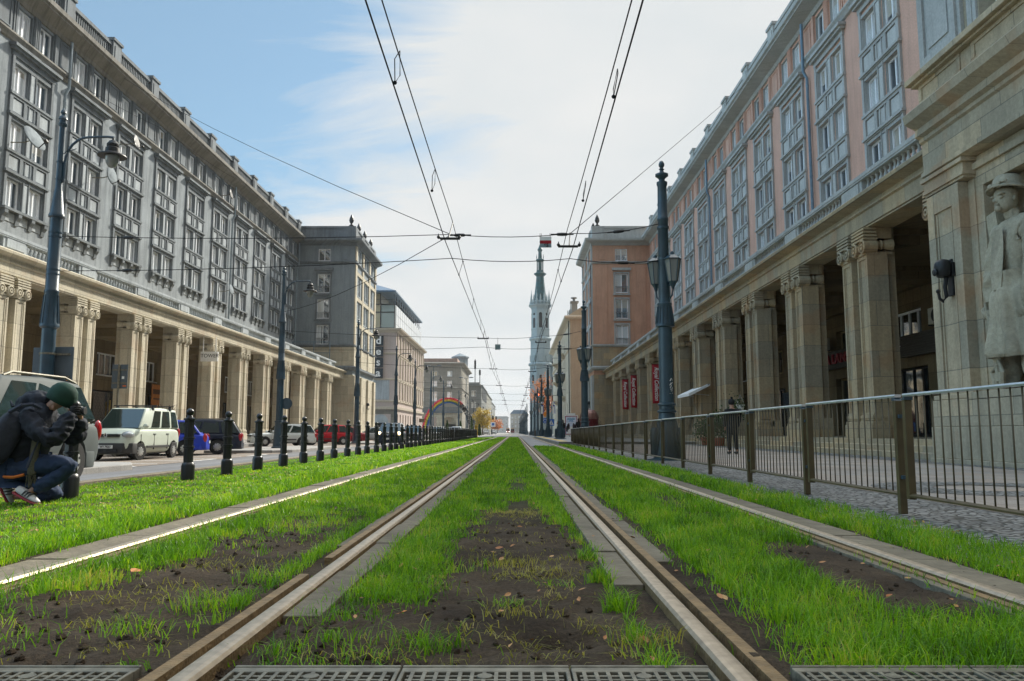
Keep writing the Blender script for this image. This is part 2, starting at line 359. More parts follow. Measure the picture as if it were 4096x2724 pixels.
def asphalt(name,c,tr=.25):
    m,t,b=newmat(name); P=t('ShaderNodeNewGeometry').outputs['Position']
    mp=t('ShaderNodeMapping',{'Vector':P,'Scale':(1.1,.06,1)}); a=t('ShaderNodeTexNoise',{'Vector':mp.outputs[0],'Scale':1.,'Detail':5.})
    f=t('ShaderNodeTexNoise',{'Vector':P,'Scale':110.,'Detail':2.}); g=t('ShaderNodeTexNoise',{'Vector':P,'Scale':.5,'Detail':4.})
    x=t.mix(1.,c,t.ramp(a.outputs[0],[(.3,1-tr),(.7,1+tr)]),'MULTIPLY'); x=t.mix(1.,x,t.ramp(f.outputs[0],[(.3,.7),(.7,1.3)]),'MULTIPLY')
    x=t.mix(1.,x,t.ramp(g.outputs[0],[(.3,.85),(.7,1.15)]),'MULTIPLY')
    t.l.new(x,b.inputs['Base Color']); b.inputs['Roughness'].default_value=.72
    t.l.new(t('ShaderNodeBump',{'Strength':.25,'Distance':.01,'Height':f.outputs[0]}).outputs[0],b.inputs['Normal']); return m
M['asphalt']=asphalt('asphalt',(.135,.135,.14)); M['asphalt2']=asphalt('pale_asphalt',(.19,.185,.18))
def paving(name,c1,c2,w,h,mort=.45,off=.5,rough=.85,bump=.4,var=.2,msz=.006):
    m,t,b=newmat(name); P=t('ShaderNodeNewGeometry').outputs['Position']
    wob=t('ShaderNodeTexNoise',{'Vector':P,'Scale':6.,'Detail':2.}); pp=t('ShaderNodeVectorMath',{0:P,1:t('ShaderNodeVectorMath',{0:wob.outputs['Color'],'Scale':.0 if w>.2 else .05},operation='SCALE').outputs[0]},operation='ADD')
    br=t('ShaderNodeTexBrick',{'Vector':pp.outputs[0],'Color1':(*c1,1),'Color2':(*c2,1),'Mortar':(*[q*mort for q in c1],1),'Scale':1.,'Mortar Size':msz,'Mortar Smooth':.2,'Brick Width':w,'Row Height':h},offset=off)
    n=t('ShaderNodeTexNoise',{'Vector':P,'Scale':.8,'Detail':5.}); n2=t('ShaderNodeTexNoise',{'Vector':P,'Scale':40.,'Detail':3.})
    x=t.mix(1.,br.outputs[0],t.ramp(n.outputs[0],[(.3,1-var),(.7,1+var)]),'MULTIPLY'); x=t.mix(1.,x,t.ramp(n2.outputs[0],[(.3,.8),(.7,1.2)]),'MULTIPLY')
    t.l.new(x,b.inputs['Base Color']); b.inputs['Roughness'].default_value=rough
    t.l.new(t('ShaderNodeBump',{'Strength':bump,'Distance':.015,'Height':t.math('ADD',t.math('MULTIPLY',br.outputs['Fac'],-1.),t.math('MULTIPLY',n2.outputs[0],.3))}).outputs[0],b.inputs['Normal']); return m
M['slabs']=paving('pink_slabs',(.36,.285,.225),(.30,.265,.23),.5,.5,off=0)
def cobbles(name):
    m,t,b=newmat(name); P=t('ShaderNodeNewGeometry').outputs['Position']
    v=t('ShaderNodeTexVoronoi',{'Vector':P,'Scale':12.5,'Randomness':.75},feature='DISTANCE_TO_EDGE'); c=t('ShaderNodeTexVoronoi',{'Vector':P,'Scale':12.5,'Randomness':.75})
    n=t('ShaderNodeTexNoise',{'Vector':P,'Scale':.9,'Detail':5.}); e=t.ramp(v.outputs['Distance'],[(.02,0.),(.12,1.)])
    sp=t('ShaderNodeSeparateColor',{0:c.outputs['Color']})
    x=t.mix(sp.outputs[0],(.19,.185,.175),(.32,.31,.285)); x=t.mix(e,(.045,.04,.03),x); x=t.mix(1.,x,t.ramp(n.outputs[0],[(.3,.75),(.7,1.2)]),'MULTIPLY')
    t.l.new(x,b.inputs['Base Color']); b.inputs['Roughness'].default_value=.7; t.l.new(t('ShaderNodeBump',{'Strength':1.,'Distance':.02,'Height':e}).outputs[0],b.inputs['Normal']); return m
M['cobble']=cobbles('cobbles')
M['brickpave']=paving('brown_paving',(.22,.17,.13),(.19,.16,.13),.2,.1,.6,.5,bump=.2)
M['concpave']=paving('grey_paving',(.30,.29,.27),(.26,.25,.24),.5,.5,.6,0)
def strip(name,mat,prof,y0,y1,ny=1):
    mb=MB(); n=len(prof); ys=[y0+(y1-y0)*i/ny for i in range(ny+1)]
    for y in ys: mb.v+=[(x,y,z) for x,z in prof]
    for j in range(ny):
        for i in range(n-1): a=j*n+i; mb.f.append([a,a+1,a+n+1,a+n]); mb.mi.append(0)
    return struct(name,mb,mat)
strip('ground',M['asphalt'],[(-420,-.6),(420,-.6)],-60,1300)
strip('road',M['asphalt'],[(-18.2,-.30),(-10,-.30),(-6.12,-.14)],-12,114)
strip('parking_strip',M['brickpave'],[(-17.6,-.292),(-10.6,-.292)],-12,114)
mb=MB(); mb.prism([(-6.28,-.4),(-6.10,-.4),(-6.10,-.04),(-6.12,-.028),(-6.26,-.028),(-6.28,-.05)],'y',-12,112); struct('kerb',mb,M['slab'])
mb=MB()
mb.prism([(-17.62,-.4),(-17.45,-.4),(-17.45,-.13),(-17.62,-.13)],'y',-12,114)
struct('kerb_stones',mb,M['concpave'])
strip('pavement',M['concpave'],[(-27,-.128),(-17.6,-.128)],-12,114)
mb=MB(); mb.prism([(-12.4,14.9),(-10.35,15.4),(-9.9,16.6),(-9.8,20.6),(-10.4,21.8),(-12.6,22.2)],'z',-.35,-.14)
struct('parking_island',mb,M['concpave'],bev=.03)
for i,(ya,yb) in enumerate([(36.6,48.5),(62.5,71.5),(80,90)]):
    mb=MB(); mb.prism([(-14.2,ya),(-11.2,ya+.4),(-10.6,ya+1.6),(-10.6,yb-1.2),(-11.2,yb),(-14.2,yb+.3)],'z',-.35,-.16); struct('parking_island',mb,M['concpave'],bev=.03)
# far street beyond the crossing
strip('far_road',M['asphalt2'],[(-30,-.10),(-3.2,-.03),(2.4,-.03),(20,-.10)],112,1200)
strip('crossing',M['asphalt2'],[(.72,-.012),(1.97,-.012)],38.6,112)
strip('crossing_edge',M['asphalt2'],[(-3.1,-.034),(3.1,-.034)],106,112.2)
mb=MB(); mb.box(2.42,10,44,100,-.3,.14); struct('platform',mb,M['concpave'],bev=.02)
strip('tactile_strip',plain('tactile_yellow',(.55,.38,.12),.8),[(2.6,.146),(3.0,.146)],45,99)
strip('path',M['slabs'],[(4.05,.002),(10.2,.002)],-8,44)
strip('cobble_strip',M['cobble'],[(2.55,-.035),(3.0,-.012),(4.06,-.003)],-8,44)
strip('cobble_band',M['cobble'],[(8.85,.007),(9.97,.007)],-8,44)
mb=MB(); mb.lathe([(1.25,0),(.55,.003)],(5.6,9.6,.007),36,cap=False); struct('cobble_ring',mb,M['cobble'])
strip('side_pavement',M['concpave'],[(9.9,.0),(24,.0)],95,300)
strip('side_pavement',M['concpave'],[(-27,-.03),(-15.2,-.03)],114,420)
# road markings
mkm=plain('road_paint',(.72,.72,.70),.7,var=.2,sc=14)
mb=MB(); z=lambda x:-.30+max(0,x+10)*.16/3.88+.005
mb.quad((-7.72,-5,z(-7.72)),(-7.6,-5,z(-7.6)),(-7.6,36,z(-7.6)),(-7.72,36,z(-7.72)))
for k in range(13): 
    y=38+k*5.6; mb.quad((-7.72,y,z(-7.72)),(-7.6,y,z(-7.6)),(-7.6,y+2.4,z(-7.6)),(-7.72,y+2.4,z(-7.72)))
for k in range(18):
    y=-4+k*6; mb.quad((-10.75,y,-.286),(-10.6,y,-.286),(-10.6,y+2.6,-.286),(-10.75,y+2.6,-.286))
for y in (24.2,26.6,29,31.6,34.2,50.2,53.4,56.8,60.4,73.5,76.2): mb.quad((-17.2,y+2,-.287),(-17.2,y+2.13,-.287),(-10.8,y+.13,-.287),(-10.8,y,-.287))
struct('road_markings',mb,mkm)
# track bed near and far
xs=np.concatenate([np.arange(-6.1,-2.9,.06),np.arange(-2.9,2.4,.019),np.arange(2.4,2.96,.05)])
ys=np.concatenate([np.arange(1.5,4.2,.019),np.arange(4.2,7.5,.036),np.arange(7.5,12.05,.09)])
grid('track_bed',M['soil'],xs,ys,soilz)
strip('track_bed_far',M['soil'],[(-6.1,-.07),(-2.9,-.045),(2.95,-.05)],12,106)
# concrete edging beside the rails
def edging(x0,x1,y0=1.5,y1=106):
    mb=MB(); y=y0; 
    while y<min(y1,30):
        dz=rnd.uniform(-.006,.004); mb.box(x0+rnd.uniform(-.006,.006),x1+rnd.uniform(-.006,.006),y,y+.985,-.12,-.022+dz); y+=1.0
    if y<y1: mb.box(x0,x1,y,y1,-.12,-.024)
    struct('concrete_edging',mb,M['slab'],bev=.004)
edging(-2.675,-2.402); edging(-.872,-.735,3.1); edging(.462,.588,3.75); edging(2.112,2.35); edging(-1.10,-1.055,5.0); edging(.765,.86,4.4); edging(1.90,1.95,3,106); edging(-2.27,-2.23,2,106)
# ---------------------------------------------------------------- rails
nm=['left tram rail next to the grass verge by the bollards','second tram rail from the bollards, bordering the bare soil','tram rail right of the bare central soil patch','rightmost tram rail running closest to the steel fence']
for i,(rx,sgn) in enumerate(RAILS):
    t_=thing('tram_rail',nm[i],'rail',(rx,2,0),group='tram rails in the grass')
    mb=MB(); hw=.036
    pr=[(-.03,-.13),(.03,-.13),(hw,-.05),(hw+.001,-.014),(.027,-.003),(.012,0),(-.012,0),(-.027,-.003),(-hw-.001,-.014),(-hw,-.05)]
    mb.prism([(rx+a,b) for a,b in pr],'y',1.2,900); mb.m=0
    o=mb.build('rail_head',[M['rail'],M['rust']],t_,w=True)
    for p in o.data.polygons:
        if p.normal.z<.25: p.material_index=1
    mb=MB(); gx=rx+sgn*.098
    segs=[(1.2,900)] if i!=1 else [(1.2,3.95),(4.45,900)]
    for a,b in segs: mb.prism([(gx-.022,-.1),(gx+.022,-.1),(gx+.022,-.012),(gx-.022,-.012)],'y',a,b)
    mb.build('guard_rail',M['rust'],t_,w=True)
# ---------------------------------------------------------------- drain gratings
def grate(x0,x1,label):
    t_=thing('drain_grate',label,'drain grate',(x0,1.9,0),group='drain grates across the tracks'); y0,y1=1.86,2.375
    mb=MB(); mb.box(x0,x1,y1-.05,y1-.012,-.05,.0015); mb.box(x0,x1,y1-.012,y1,-.05,.005); mb.box(x0,x1,y0,y0+.04,-.05,.004); mb.box(x0,x0+.012,y0+.04,y1-.05,-.05,.003); mb.box(x1-.012,x1,y0+.04,y1-.05,-.05,.003)
    mb.build('frame',M['galv'],t_,w=True,bev=.003)
    mb=MB(); x=x0+.034
    while x<x1-.03: mb.box(x-.0055,x+.0055,y0+.04,y1-.05,-.045,.0005); x+=.0335
    for k in range(1,13): y=y0+.04+(y1-.09-y0)*k/13; mb.box(x0+.02,x1-.02,y-.0055,y+.0055,-.04,-.0012)
    mb.build('grille',M['galv'],t_,w=True)
    mb=MB(); cx=(x0+x1)/2; mb.cyl((cx,y1-.09,-.03),.022,.032,14); mb.build('bolt',M['galv'],t_,w=True)
    mb=MB(); mb.box(x0+.02,x1-.02,y0+.04,y1-.05,-.14,-.12); mb.build('sump',M['shopdark'],t_,w=True)
for a,b,l in [(-3.0,-2.5,'drain grate outside the left tram rail'),(-2.2,-1.64,'drain grate between the left pair of rails, outer one'),(-1.62,-1.07,'drain grate touching the left guard rail'),(-.8,-.325,'central drain grate beside the second rail'),(-.32,.155,'middle drain grate under the bare soil patch'),(.16,.555,'short drain grate left of the right inner rail'),(.79,1.30,'drain grate right of the right guard rail'),(1.305,1.9,'rightmost drain grate beside thick grass')]: grate(a,b,l)
# ---------------------------------------------------------------- grass
def grassmat(name,cols,tr=.45):
    m,t,b=newmat(name); g=t('ShaderNodeNewGeometry')
    n=t('ShaderNodeTexNoise',{'Vector':g.outputs['Position'],'Scale':2.2,'Detail':5.})
    f=t.math('ADD',t.math('MULTIPLY',g.outputs['Random Per Island'],.5),t.math('SUBTRACT',t.math('MULTIPLY',n.outputs[0],1.5),.47))
    x=t.ramp(f,cols)
    t.l.new(x,b.inputs['Base Color']); b.inputs['Roughness'].default_value=.42; b.inputs['Specular IOR Level'].default_value=.35
    tl=t('ShaderNodeBsdfTranslucent',{'Color':t.mix(1.,x,(1.5,1.45,.6),'MULTIPLY')}); mx=t('ShaderNodeMixShader',{0:tr,1:b.outputs[0],2:tl.outputs[0]})
    t.l.new(mx.outputs[0],t.n['Material Output'].inputs[0]); return m
M['grass']=grassmat('grass',[(.10,(.035,.095,.005)),(.34,(.085,.215,.007)),(.6,(.17,.37,.012)),(.82,(.32,.46,.03)),(.95,(.42,.38,.10))])
M['drygrass']=grassmat('dry_grass',[(.15,(.16,.17,.02)),(.5,(.30,.29,.05)),(.9,(.42,.36,.13))])
def blades(x,y,z,h,w,lean):
    n=len(x); a=RG.random(n)*2*PI; dx,dy=np.cos(a),np.sin(a); la=RG.random(n)*2*PI; lx,ly=np.cos(la)*lean,np.sin(la)*lean
    P=np.stack([x,y,z],-1); wv=np.stack([dx*w,dy*w,0*w],-1)
    mid=P+np.stack([lx*h*.28,ly*h*.28,h*.55],-1); tip=P+np.stack([lx*h,ly*h,h*(1-.35*np.clip(lean,0,1.6))],-1)
    v=np.stack([P-wv,P+wv,mid+wv*.8,mid-wv*.8,tip],1).reshape(-1,3); i=np.arange(n)*5
    return v,np.stack([i,i+1,i+2,i+3],-1),np.stack([i+3,i+2,i+4],-1)
def scatter(N0,seed=0):
    Xs=[];Ys=[]
    y=2.34; 
    while y<106:
        dy=max(.3,y*.07); dens=N0*min(1,(4.2/y)**1.45); m=int(9.2*dy*dens); xx=RG.random(m)*9.2-6.1; yy=y+RG.random(m)*dy
        # keep what the camera or one a step aside could see
        k=np.abs(xx)<yy*.72+1.2; Xs.append(xx[k]);Ys.append(yy[k]); y+=dy
    return np.concatenate(Xs),np.concatenate(Ys)
gx,gy=scatter(6800); cv=grass_cover(gx,gy); keep=RG.random(len(gx))<cv**1.6*(.55+.75*fbm(gx*3.1+5,gy*2.3,3)); gx,gy,cv=gx[keep],gy[keep],cv[keep]
lf=np.maximum(1,(gy/4.2)**.78)
ht=(.030+.075*RG.random(len(gx))**1.4)*(.55+.45*cv)*(.8+.6*fbm(gx*1.3,gy*1.1,3))
verge=(gx<-3.05); ht=np.where(verge,ht*.5,ht); fr=(gx<-2.69)&(gx>-3.15); ht=np.where(fr,ht*1.45,ht); ht=np.where(gx>.92,ht*1.12,ht)
v,f4,f3=blades(gx,gy,soilz(gx,gy)-.006,ht,.0021*lf*(.7+.6*RG.random(len(gx))),.2+1.25*RG.random(len(gx))**1.6)
o=link('grass',npmesh('grass',v,f4,M['grass'],f3)); o['kind']='stuff'; tag(o,'bright green grass growing between and beside the tram rails','grass')
n=5200; ex=RG.choice(np.array([-.74,.46,2.36,-2.68,.87,-1.11,1.93,-2.25]),n)+RG.normal(0,.03,n); ey=2.4+RG.random(n)**1.7*16; kk_=fbm(ex*3+3,ey*2.3,3)>.46; ex,ey=ex[kk_],ey[kk_]
v,f4,f3=blades(ex,ey,np.full(len(ex),-.03),.03+.05*RG.random(len(ex)),.0022*np.maximum(1,(ey/4)**.8),.4+1.2*RG.random(len(ex)))
o=link('grass_fringe',npmesh('grass_fringe',v,f4,M['grass'],f3)); o['kind']='stuff'; tag(o,'loose grass creeping over the concrete edging of the rails','grass')
# tufts of longer grass on the bare soil and edges
def tufts(spec):
    X=[];Y=[];H=[];Ln=[]
    for x,y,n,r,h in spec:
        X.append(x+RG.normal(0,r,n));Y.append(y+RG.normal(0,r*.7,n));H.append(h*(.5+.8*RG.random(n)));Ln.append((.5 if h<.055 else .3)+(1.9 if h<.055 else 1.0)*RG.random(n))
    X,Y,H,Ln=map(np.concatenate,(X,Y,H,Ln)); return blades(X,Y,soilz(X,Y)-.005,H,.0019*(.7+.6*RG.random(len(X))),Ln)
sp_=[(-.28,2.72,130,.07,.09),(-.62,2.75,90,.09,.07),(-.7,3.1,120,.08,.07),(-.52,3.6,220,.13,.085),(-.38,4.2,150,.12,.08),(-.5,2.52,120,.12,.06),(-.95+.2,2.6,60,.06,.07),
     (-1.25,3.3,140,.07,.1),(-1.2,3.9,110,.07,.09),(-1.35,2.9,90,.08,.08),(-1.75,2.75,120,.12,.06),(-2.1,3.0,150,.12,.08),(.41,3.3,120,.03,.10),(.40,3.9,130,.03,.10),(.42,2.85,70,.04,.08),(.41,4.6,120,.03,.09),(.44,2.6,50,.05,.07),(1.1,2.55,240,.12,.1),(1.5,2.6,280,.16,.11),(1.85,2.75,200,.15,.11),(1.05,3.1,220,.08,.1),(-.05,3.4,50,.06,.05),(.2,3.8,30,.05,.05)]
v,f4,f3=tufts(sp_); o=link('grass_tufts',npmesh('grass_tufts',v,f4,M['grass'],f3)); o['kind']='stuff'; tag(o,'long loose grass tufts on the bare soil between rails','grass')
sp_=[]
for k in range(110):
    x=rnd.choice([rnd.uniform(-.6,.42),rnd.uniform(-.4,.42),rnd.uniform(-2.1,-1.15)]);y=2.5+5*rnd.random()**1.2; sp_.append((x,y,rnd.randint(6,30),rnd.uniform(.03,.1),rnd.uniform(.025,.05)))
sp_+=[(-.02,3.2,60,.09,.06),(.12,4.1,160,.13,.05),(-.05,4.5,170,.12,.06),(.02,7.0,300,.18,.05),(-.15,2.95,50,.1,.05),(-1.5,3.5,150,.2,.05),(-1.55,4.3,160,.2,.05),(.3,3.0,35,.1,.05),(-.45,2.6,60,.12,.05),(.1,2.5,40,.2,.04),(2.75,5.0,90,.2,.05),(2.8,4.0,90,.2,.05),(.45,2.75,60,.06,.08),(-2.0,2.7,60,.2,.04),(.1,5.3,60,.18,.04)]
v,f4,f3=tufts(sp_); o=link('dry_grass',npmesh('dry_grass',v,f4,M['drygrass'],f3)); o['kind']='stuff'; tag(o,'yellowed dry grass wisps lying over the bare soil','grass')
# soil clods
n=900; X=RG.random(n)*4.6-2.2; Y=2.42+RG.random(n)**1.6*4; cvv=grass_cover(X,Y); k=(cvv<.55)&((abs(X+.35)<.75)|(X<-1.15)|(X>1.3)); X,Y=X[k],Y[k]
mb=MB()
for x,y in zip(X,Y):
    r=rnd.uniform(.004,.017)*(1.3 if rnd.random()<.08 else 1); m=len(mb.v); mb.ball((x,y,float(soilz(np.array([x]),np.array([y]))[0])+r*.3),r,6,(1,rnd.uniform(.7,1.2),.7))
    for i in range(m,len(mb.v)): p=mb.v[i]; mb.v[i]=(p[0]+rnd.uniform(-.25,.25)*r,p[1]+rnd.uniform(-.25,.25)*r,p[2]+rnd.uniform(-.2,.2)*r)
o=mb.build('soil_clods',M['soil']); o['kind']='stuff'
# fallen leaves
def leafmat(name,c1,c2):
    m,t,b=newmat(name); g=t('ShaderNodeNewGeometry'); t.l.new(t.mix(g.outputs['Random Per Island'],c1,c2),b.inputs['Base Color']); b.inputs['Roughness'].default_value=.6; return m
M['leaf']=leafmat('dead_leaf',(.30,.10,.02),(.42,.24,.08)); M['leafo']=leafmat('orange_leaf',(.55,.17,.03),(.55,.22,.05))
def leaf(mb,x,y,z,s,a):
    tl=rnd.uniform(-.5,.5);tl2=rnd.uniform(-.4,.4); T=Matrix.Translation((x,y,z+s*.25))@Matrix.Rotation(a,4,'Z')@Matrix.Rotation(tl,4,'X')@Matrix.Rotation(tl2,4,'Y'); m=len(mb.v)
    o_=[(-1,0),(-.45,.42),(.1,.55),(.55,.3),(1.05,0),(.55,-.32),(.1,-.5),(-.45,-.4)]; c=rnd.uniform(.1,.4)
    pts=[(p*s,q*s,(abs(q)*c+rnd.uniform(-.08,.08)+.25*c*p*p)*s) for p,q in o_]; mb.add([(0,0,0)]+pts,[(0,i+1,(i+1)%8+1) for i in range(8)]); mb.xf(T,m)
mb=MB()
for k in range(1500):
    r=rnd.random()
    if r<.75: x=rnd.uniform(-6,-3.0);y=2.5+24*rnd.random()**1.6; 
    elif r<.93: x=rnd.uniform(2.4,3.1);y=3.2+9*rnd.random()**1.5
    else: x=rnd.uniform(-.7,1.9);y=2.45+6*rnd.random()**1.3
    if min(abs(x-q) for q,_ in RAILS)<.12: continue
    zz=float(soilz(np.array([x]),np.array([y]))[0]); leaf(mb,x,y,zz+rnd.uniform(.0,.03),rnd.uniform(.012,.026),rnd.uniform(0,6.28))
o=mb.build('fallen_leaves',M['leaf']); o['kind']='stuff'; tag(o,'scattered brown autumn leaves on the grass and soil','fallen leaves')
for x,y,s,l,mm in [(-1.86,4.0,.045,'bright orange maple leaf on the grass of the left track','leafo'),(-.58,4.15,.025,'orange brown leaf at the grass edge of the central strip','leafo'),(.05,3.46,.026,'pale tan leaf lying on the bare central soil','leaf'),(-.03,3.5,.02,'smaller curled tan leaf on the bare soil','leaf'),(-.42,3.05,.022,'orange leaf by the grass tuft near the left concrete edging','leafo'),(.42,2.52,.02,'pale curled leaf near the drain grate','leaf'),(1.15,3.6,.024,'light brown leaf in the grass of the right track','leaf')]:
    mb=MB(); leaf(mb,0,0,0,s,rnd.uniform(0,6)); o=mb.build('fallen_leaf',M[mm],loc=(x,y,float(soilz(np.array([x]),np.array([y]))[0])+.02)); tag(o,l,'leaf')
# ---------------------------------------------------------------- facade helpers
def wall_holes(mb,P,u0,u1,z0,z1,holes,dep):
    us=sorted({u0,u1,*[h[0] for h in holes],*[h[1] for h in holes]}); zs=sorted({z0,z1,*[h[2] for h in holes],*[h[3] for h in holes]})
    for a,b in zip(us,us[1:]):
        for c,d in zip(zs,zs[1:]):
            um,zm=(a+b)/2,(c+d)/2
            if any(h[0]<um<h[1] and h[2]<zm<h[3] for h in holes): continue
            mb.quad(P(a,c,0),P(b,c,0),P(b,d,0),P(a,d,0))
    mb.m=1
    for a,b,c,d in holes:
        for (p,q),(r,s_) in (((a,c),(b,c)),((b,c),(b,d)),((b,d),(a,d)),((a,d),(a,c))): mb.quad(P(p,q,0),P(r,s_,0),P(r,s_,dep),P(p,q,dep))
    mb.m=0
_wu={}
def make_win(w,h,style='two',gl='glass',fr='win',rec=.16):
    key=(round(w,2),round(h,2),style,gl,fr)
    if key in _wu: return _wu[key]
    mb=MB(); y0,y1=rec-.03,rec+.06; f=.09
    mb.box(0,w,y0,y1,0,f); mb.box(0,w,y0,y1,h-f,h); mb.box(0,f,y0,y1,f,h-f); mb.box(w-f,w,y0,y1,f,h-f)
    if style in('two','french','balc'): mb.box(w/2-.05,w/2+.05,y0,y1,f,h-f)
    if style=='french': mb.box(f,w/2-.05,y0,y1,h*.30,h*.30+.07); mb.box(w/2+.05,w-f,y0,y1,h*.30,h*.30+.07)
    if style=='cross': mb.box(w/2-.04,w/2+.04,y0,y1,f,h-f); mb.box(f,w/2-.04,y0,y1,h*.66,h*.66+.06); mb.box(w/2+.04,w-f,y0,y1,h*.66,h*.66+.06)
    if style=='grid':
        for k in (1,2,3): mb.box(w*k/4-.03,w*k/4+.03,y0,y1,f,h-f)
    if style!='shop': mb.box(-.02,w+.02,-.05,rec,-.05,-.001)
    a=mb.build('window',M[fr]); m=MB(); m.quad((f*.5,rec+.03,f*.5),(w-f*.5,rec+.03,f*.5),(w-f*.5,rec+.03,h-f*.5),(f*.5,rec+.03,h-f*.5)); b=m.build('pane',M[gl])
    me=(a.data,b.data); bpy.data.objects.remove(a); bpy.data.objects.remove(b); _wu[key]=me; return me
WINCOUNT={}
def put_win(parent,x,y,z,w,h,face,style='two',gl='glass',fr='win',rec=.16):
    me=make_win(w,h,style,gl,fr,rec); rot={'S':0,'E':PI/2,'W':-PI/2}[face]; o=ORG[parent]
    a=link('window',me[0],parent,(x-o[0],y-o[1],z-o[2]),(0,0,rot)); link('pane',me[1],a); return a
def merged_wins(parent,specs,style='two',gl='glass'):
    # the far surplus of one building's windows as one part
    fm=MB();pm=MB()
    for x,y,z,w,h,face in specs:
        for me,mb in zip(make_win(w,h,style,gl),(fm,pm)):
            T=Matrix.Translation((x,y,z))@Matrix.Rotation({'S':0,'E':PI/2,'W':-PI/2}[face],4,'Z'); mb.add([T@v.co for v in me.vertices],[list(p.vertices) for p in me.polygons])
    a=fm.build('window',M['win'],parent,w=True); a['kind']='stuff'
    b=pm.build('pane',M[gl],a,w=True); return a
def sub(parent,name,me,loc,rot=0):
    o=ORG[parent]; return link(name,me,parent,(loc[0]-o[0],loc[1]-o[1],loc[2]-o[2]),(0,0,rot))
BAY=5.6
def mk_baluster(mb,d,u,z,h,r=.085,n=7):
    mb.lathe([(r,0),(r*.62,.1*h),(r*1.05,.3*h),(r*.95,.42*h),(r*.45,.72*h),(r*.6,.86*h),(r,.95*h),(r,h)],(d,u,z),n)
def arcade(name,label,XW,s,F,pier0,npier,bay0,nbay,Y0,Y1,mats,floor,colbase,doorseed):
    T=thing(name,label,'building',(XW+s*3,(Y0+Y1)/2,0)); mp=lambda d,u,z:(XW+s*d,u,z); ml=lambda d,u,z:(s*d,u,z); face='E' if s>0 else 'W'
    wallm,trim,pan,arc,back,ledge=mats
    # upper wall with openings
    holes=[];wins=[]
    for k in range(nbay):
        u=bay0+k*BAY
        for a,b in((.24,1.54),(2.21,3.51)):
            for z0_,z1_ in((12.3,13.9),(15.4,17.0),(18.5,20.1),(21.72,23.25)):
                holes.append((u+a,u+b,z0_,z1_)); wins.append((u+a,u+b,z0_,z1_))
    mb=MB(); wall_holes(mb,lambda u,z,d:(XW-s*d,u,z),Y0,Y1,7.9,23.6,holes,.3)
    mb.mp=None; mb.box(min(XW-s*.6,XW-s*14),max(XW-s*.6,XW-s*14),Y0,Y1,-.2,24.4); mb.quad((XW-s*.6,Y0,-.2),(XW,Y0,-.2),(XW,Y0,24),(XW-s*.6,Y0,24)); mb.quad((XW-s*.6,Y1,-.2),(XW,Y1,-.2),(XW,Y1,24),(XW-s*.6,Y1,24))
    mb.build('wall',[wallm,trim],T,w=True)
    wins.sort(key=lambda q:(q[0]))
    seen=[q for q in wins]
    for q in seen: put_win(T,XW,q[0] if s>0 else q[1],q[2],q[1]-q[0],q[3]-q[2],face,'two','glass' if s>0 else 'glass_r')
    # window surround unit
    mb=MB(ml); Bx=mb.box
    for a,b in((0,.2),(3.55,3.75)): Bx(0,.11,a,b,12.3,20.45)
    for a,b in((1.6,1.67),(2.08,2.15)): Bx(0,.10,a,b,12.3,20.1)
    for zt in (12.3,15.4,18.5):
        Bx(0,.07,.2,3.55,zt+1.62,zt+1.78); Bx(0,.045,.2,.235,zt,zt+1.62); Bx(0,.045,3.515,3.55,zt,zt+1.62)
    for zt in (13.9,17.0):
        Bx(0,.2,-.06,3.81,zt+.24,zt+.36); Bx(0,.13,-.02,3.77,zt+.18,zt+.24); Bx(0,.17,-.03,3.78,zt+1.36,zt+1.5); Bx(0,.115,.2,3.55,zt+1.22,zt+1.36)
        for c in (.1,1.28,2.47,3.65): Bx(0,.125,c-.13,c+.13,zt+.36,zt+1.22)
        Bx(0,.09,.2,3.55,zt+.36,zt+.46)
    Bx(0,.12,-.05,3.8,20.45,20.72); Bx(0,.28,-.2,3.95,20.72,20.86); Bx(0,.4,-.28,4.03,20.86,21.02)
    Bx(0,.3,-.08,3.83,12.14,12.28)
    for c in (.14,1.3,2.45,3.61): mb.prism([(0,11.5),(.08,11.5),(.13,11.75),(.26,11.95),(.28,12.14),(0,12.14)],'y',c-.15,c+.15)
    mb.m=1
    for zt in (13.9,17.0):
        for a,b in((.28,1.1),(1.46,2.29),(2.65,3.47)): Bx(0,.06,a,b,zt+.5,zt+1.18)
    for zt in (12.3,15.4,18.5): Bx(0,.055,1.68,2.07,zt+.02,zt+1.58)
    for a,b in((.3,1.14),(1.46,2.29),(2.61,3.45)): Bx(0,.04,a,b,11.62,12.08)
    sur=mb.build('window_surround',[trim,pan]); me=sur.data; bpy.data.objects.remove(sur)
    mb=MB(ml); Bx=mb.box
    for a,b in((.0,.16),(1.62,2.13),(3.59,3.75)): Bx(0,.12,a,b,21.62,23.4)
    for c in (1.72,1.875,2.03): Bx(.12,.15,c-.04,c+.04,21.7,23.35)
    Bx(-.02,.03,0,5.55,21.6,21.7); Bx(0,.06,3.95,5.4,21.62,23.4); Bx(.06,.1,4.1,4.18,21.75,23.28); Bx(.06,.1,5.16,5.24,21.75,23.28); Bx(.06,.1,4.18,5.16,21.75,21.83); Bx(.06,.1,4.18,5.16,23.2,23.28)
    for a,b in ((3.8,3.9),(5.45,5.55)): Bx(0,.1,a,b,21.62,23.4)
    at=mb.build('attic_pilaster',[trim if s>0 else wallm]); me2=at.data; bpy.data.objects.remove(at)
    mb=MB(ml); Bx=mb.box
    Bx(-.2,.32,3.85,4.95,24.4,26.1); Bx(-.24,.4,3.78,5.02,26.1,26.28); Bx(.32,.36,4.05,4.75,24.9,25.8); Bx(-.1,.22,-.65+0,3.85,25.75,25.98); Bx(-.1,.2,-.65,3.85,24.4,24.9)
    mb.m=1; Bx(-.12,-.05,-.65,3.85,24.9,25.75); mb.m=0
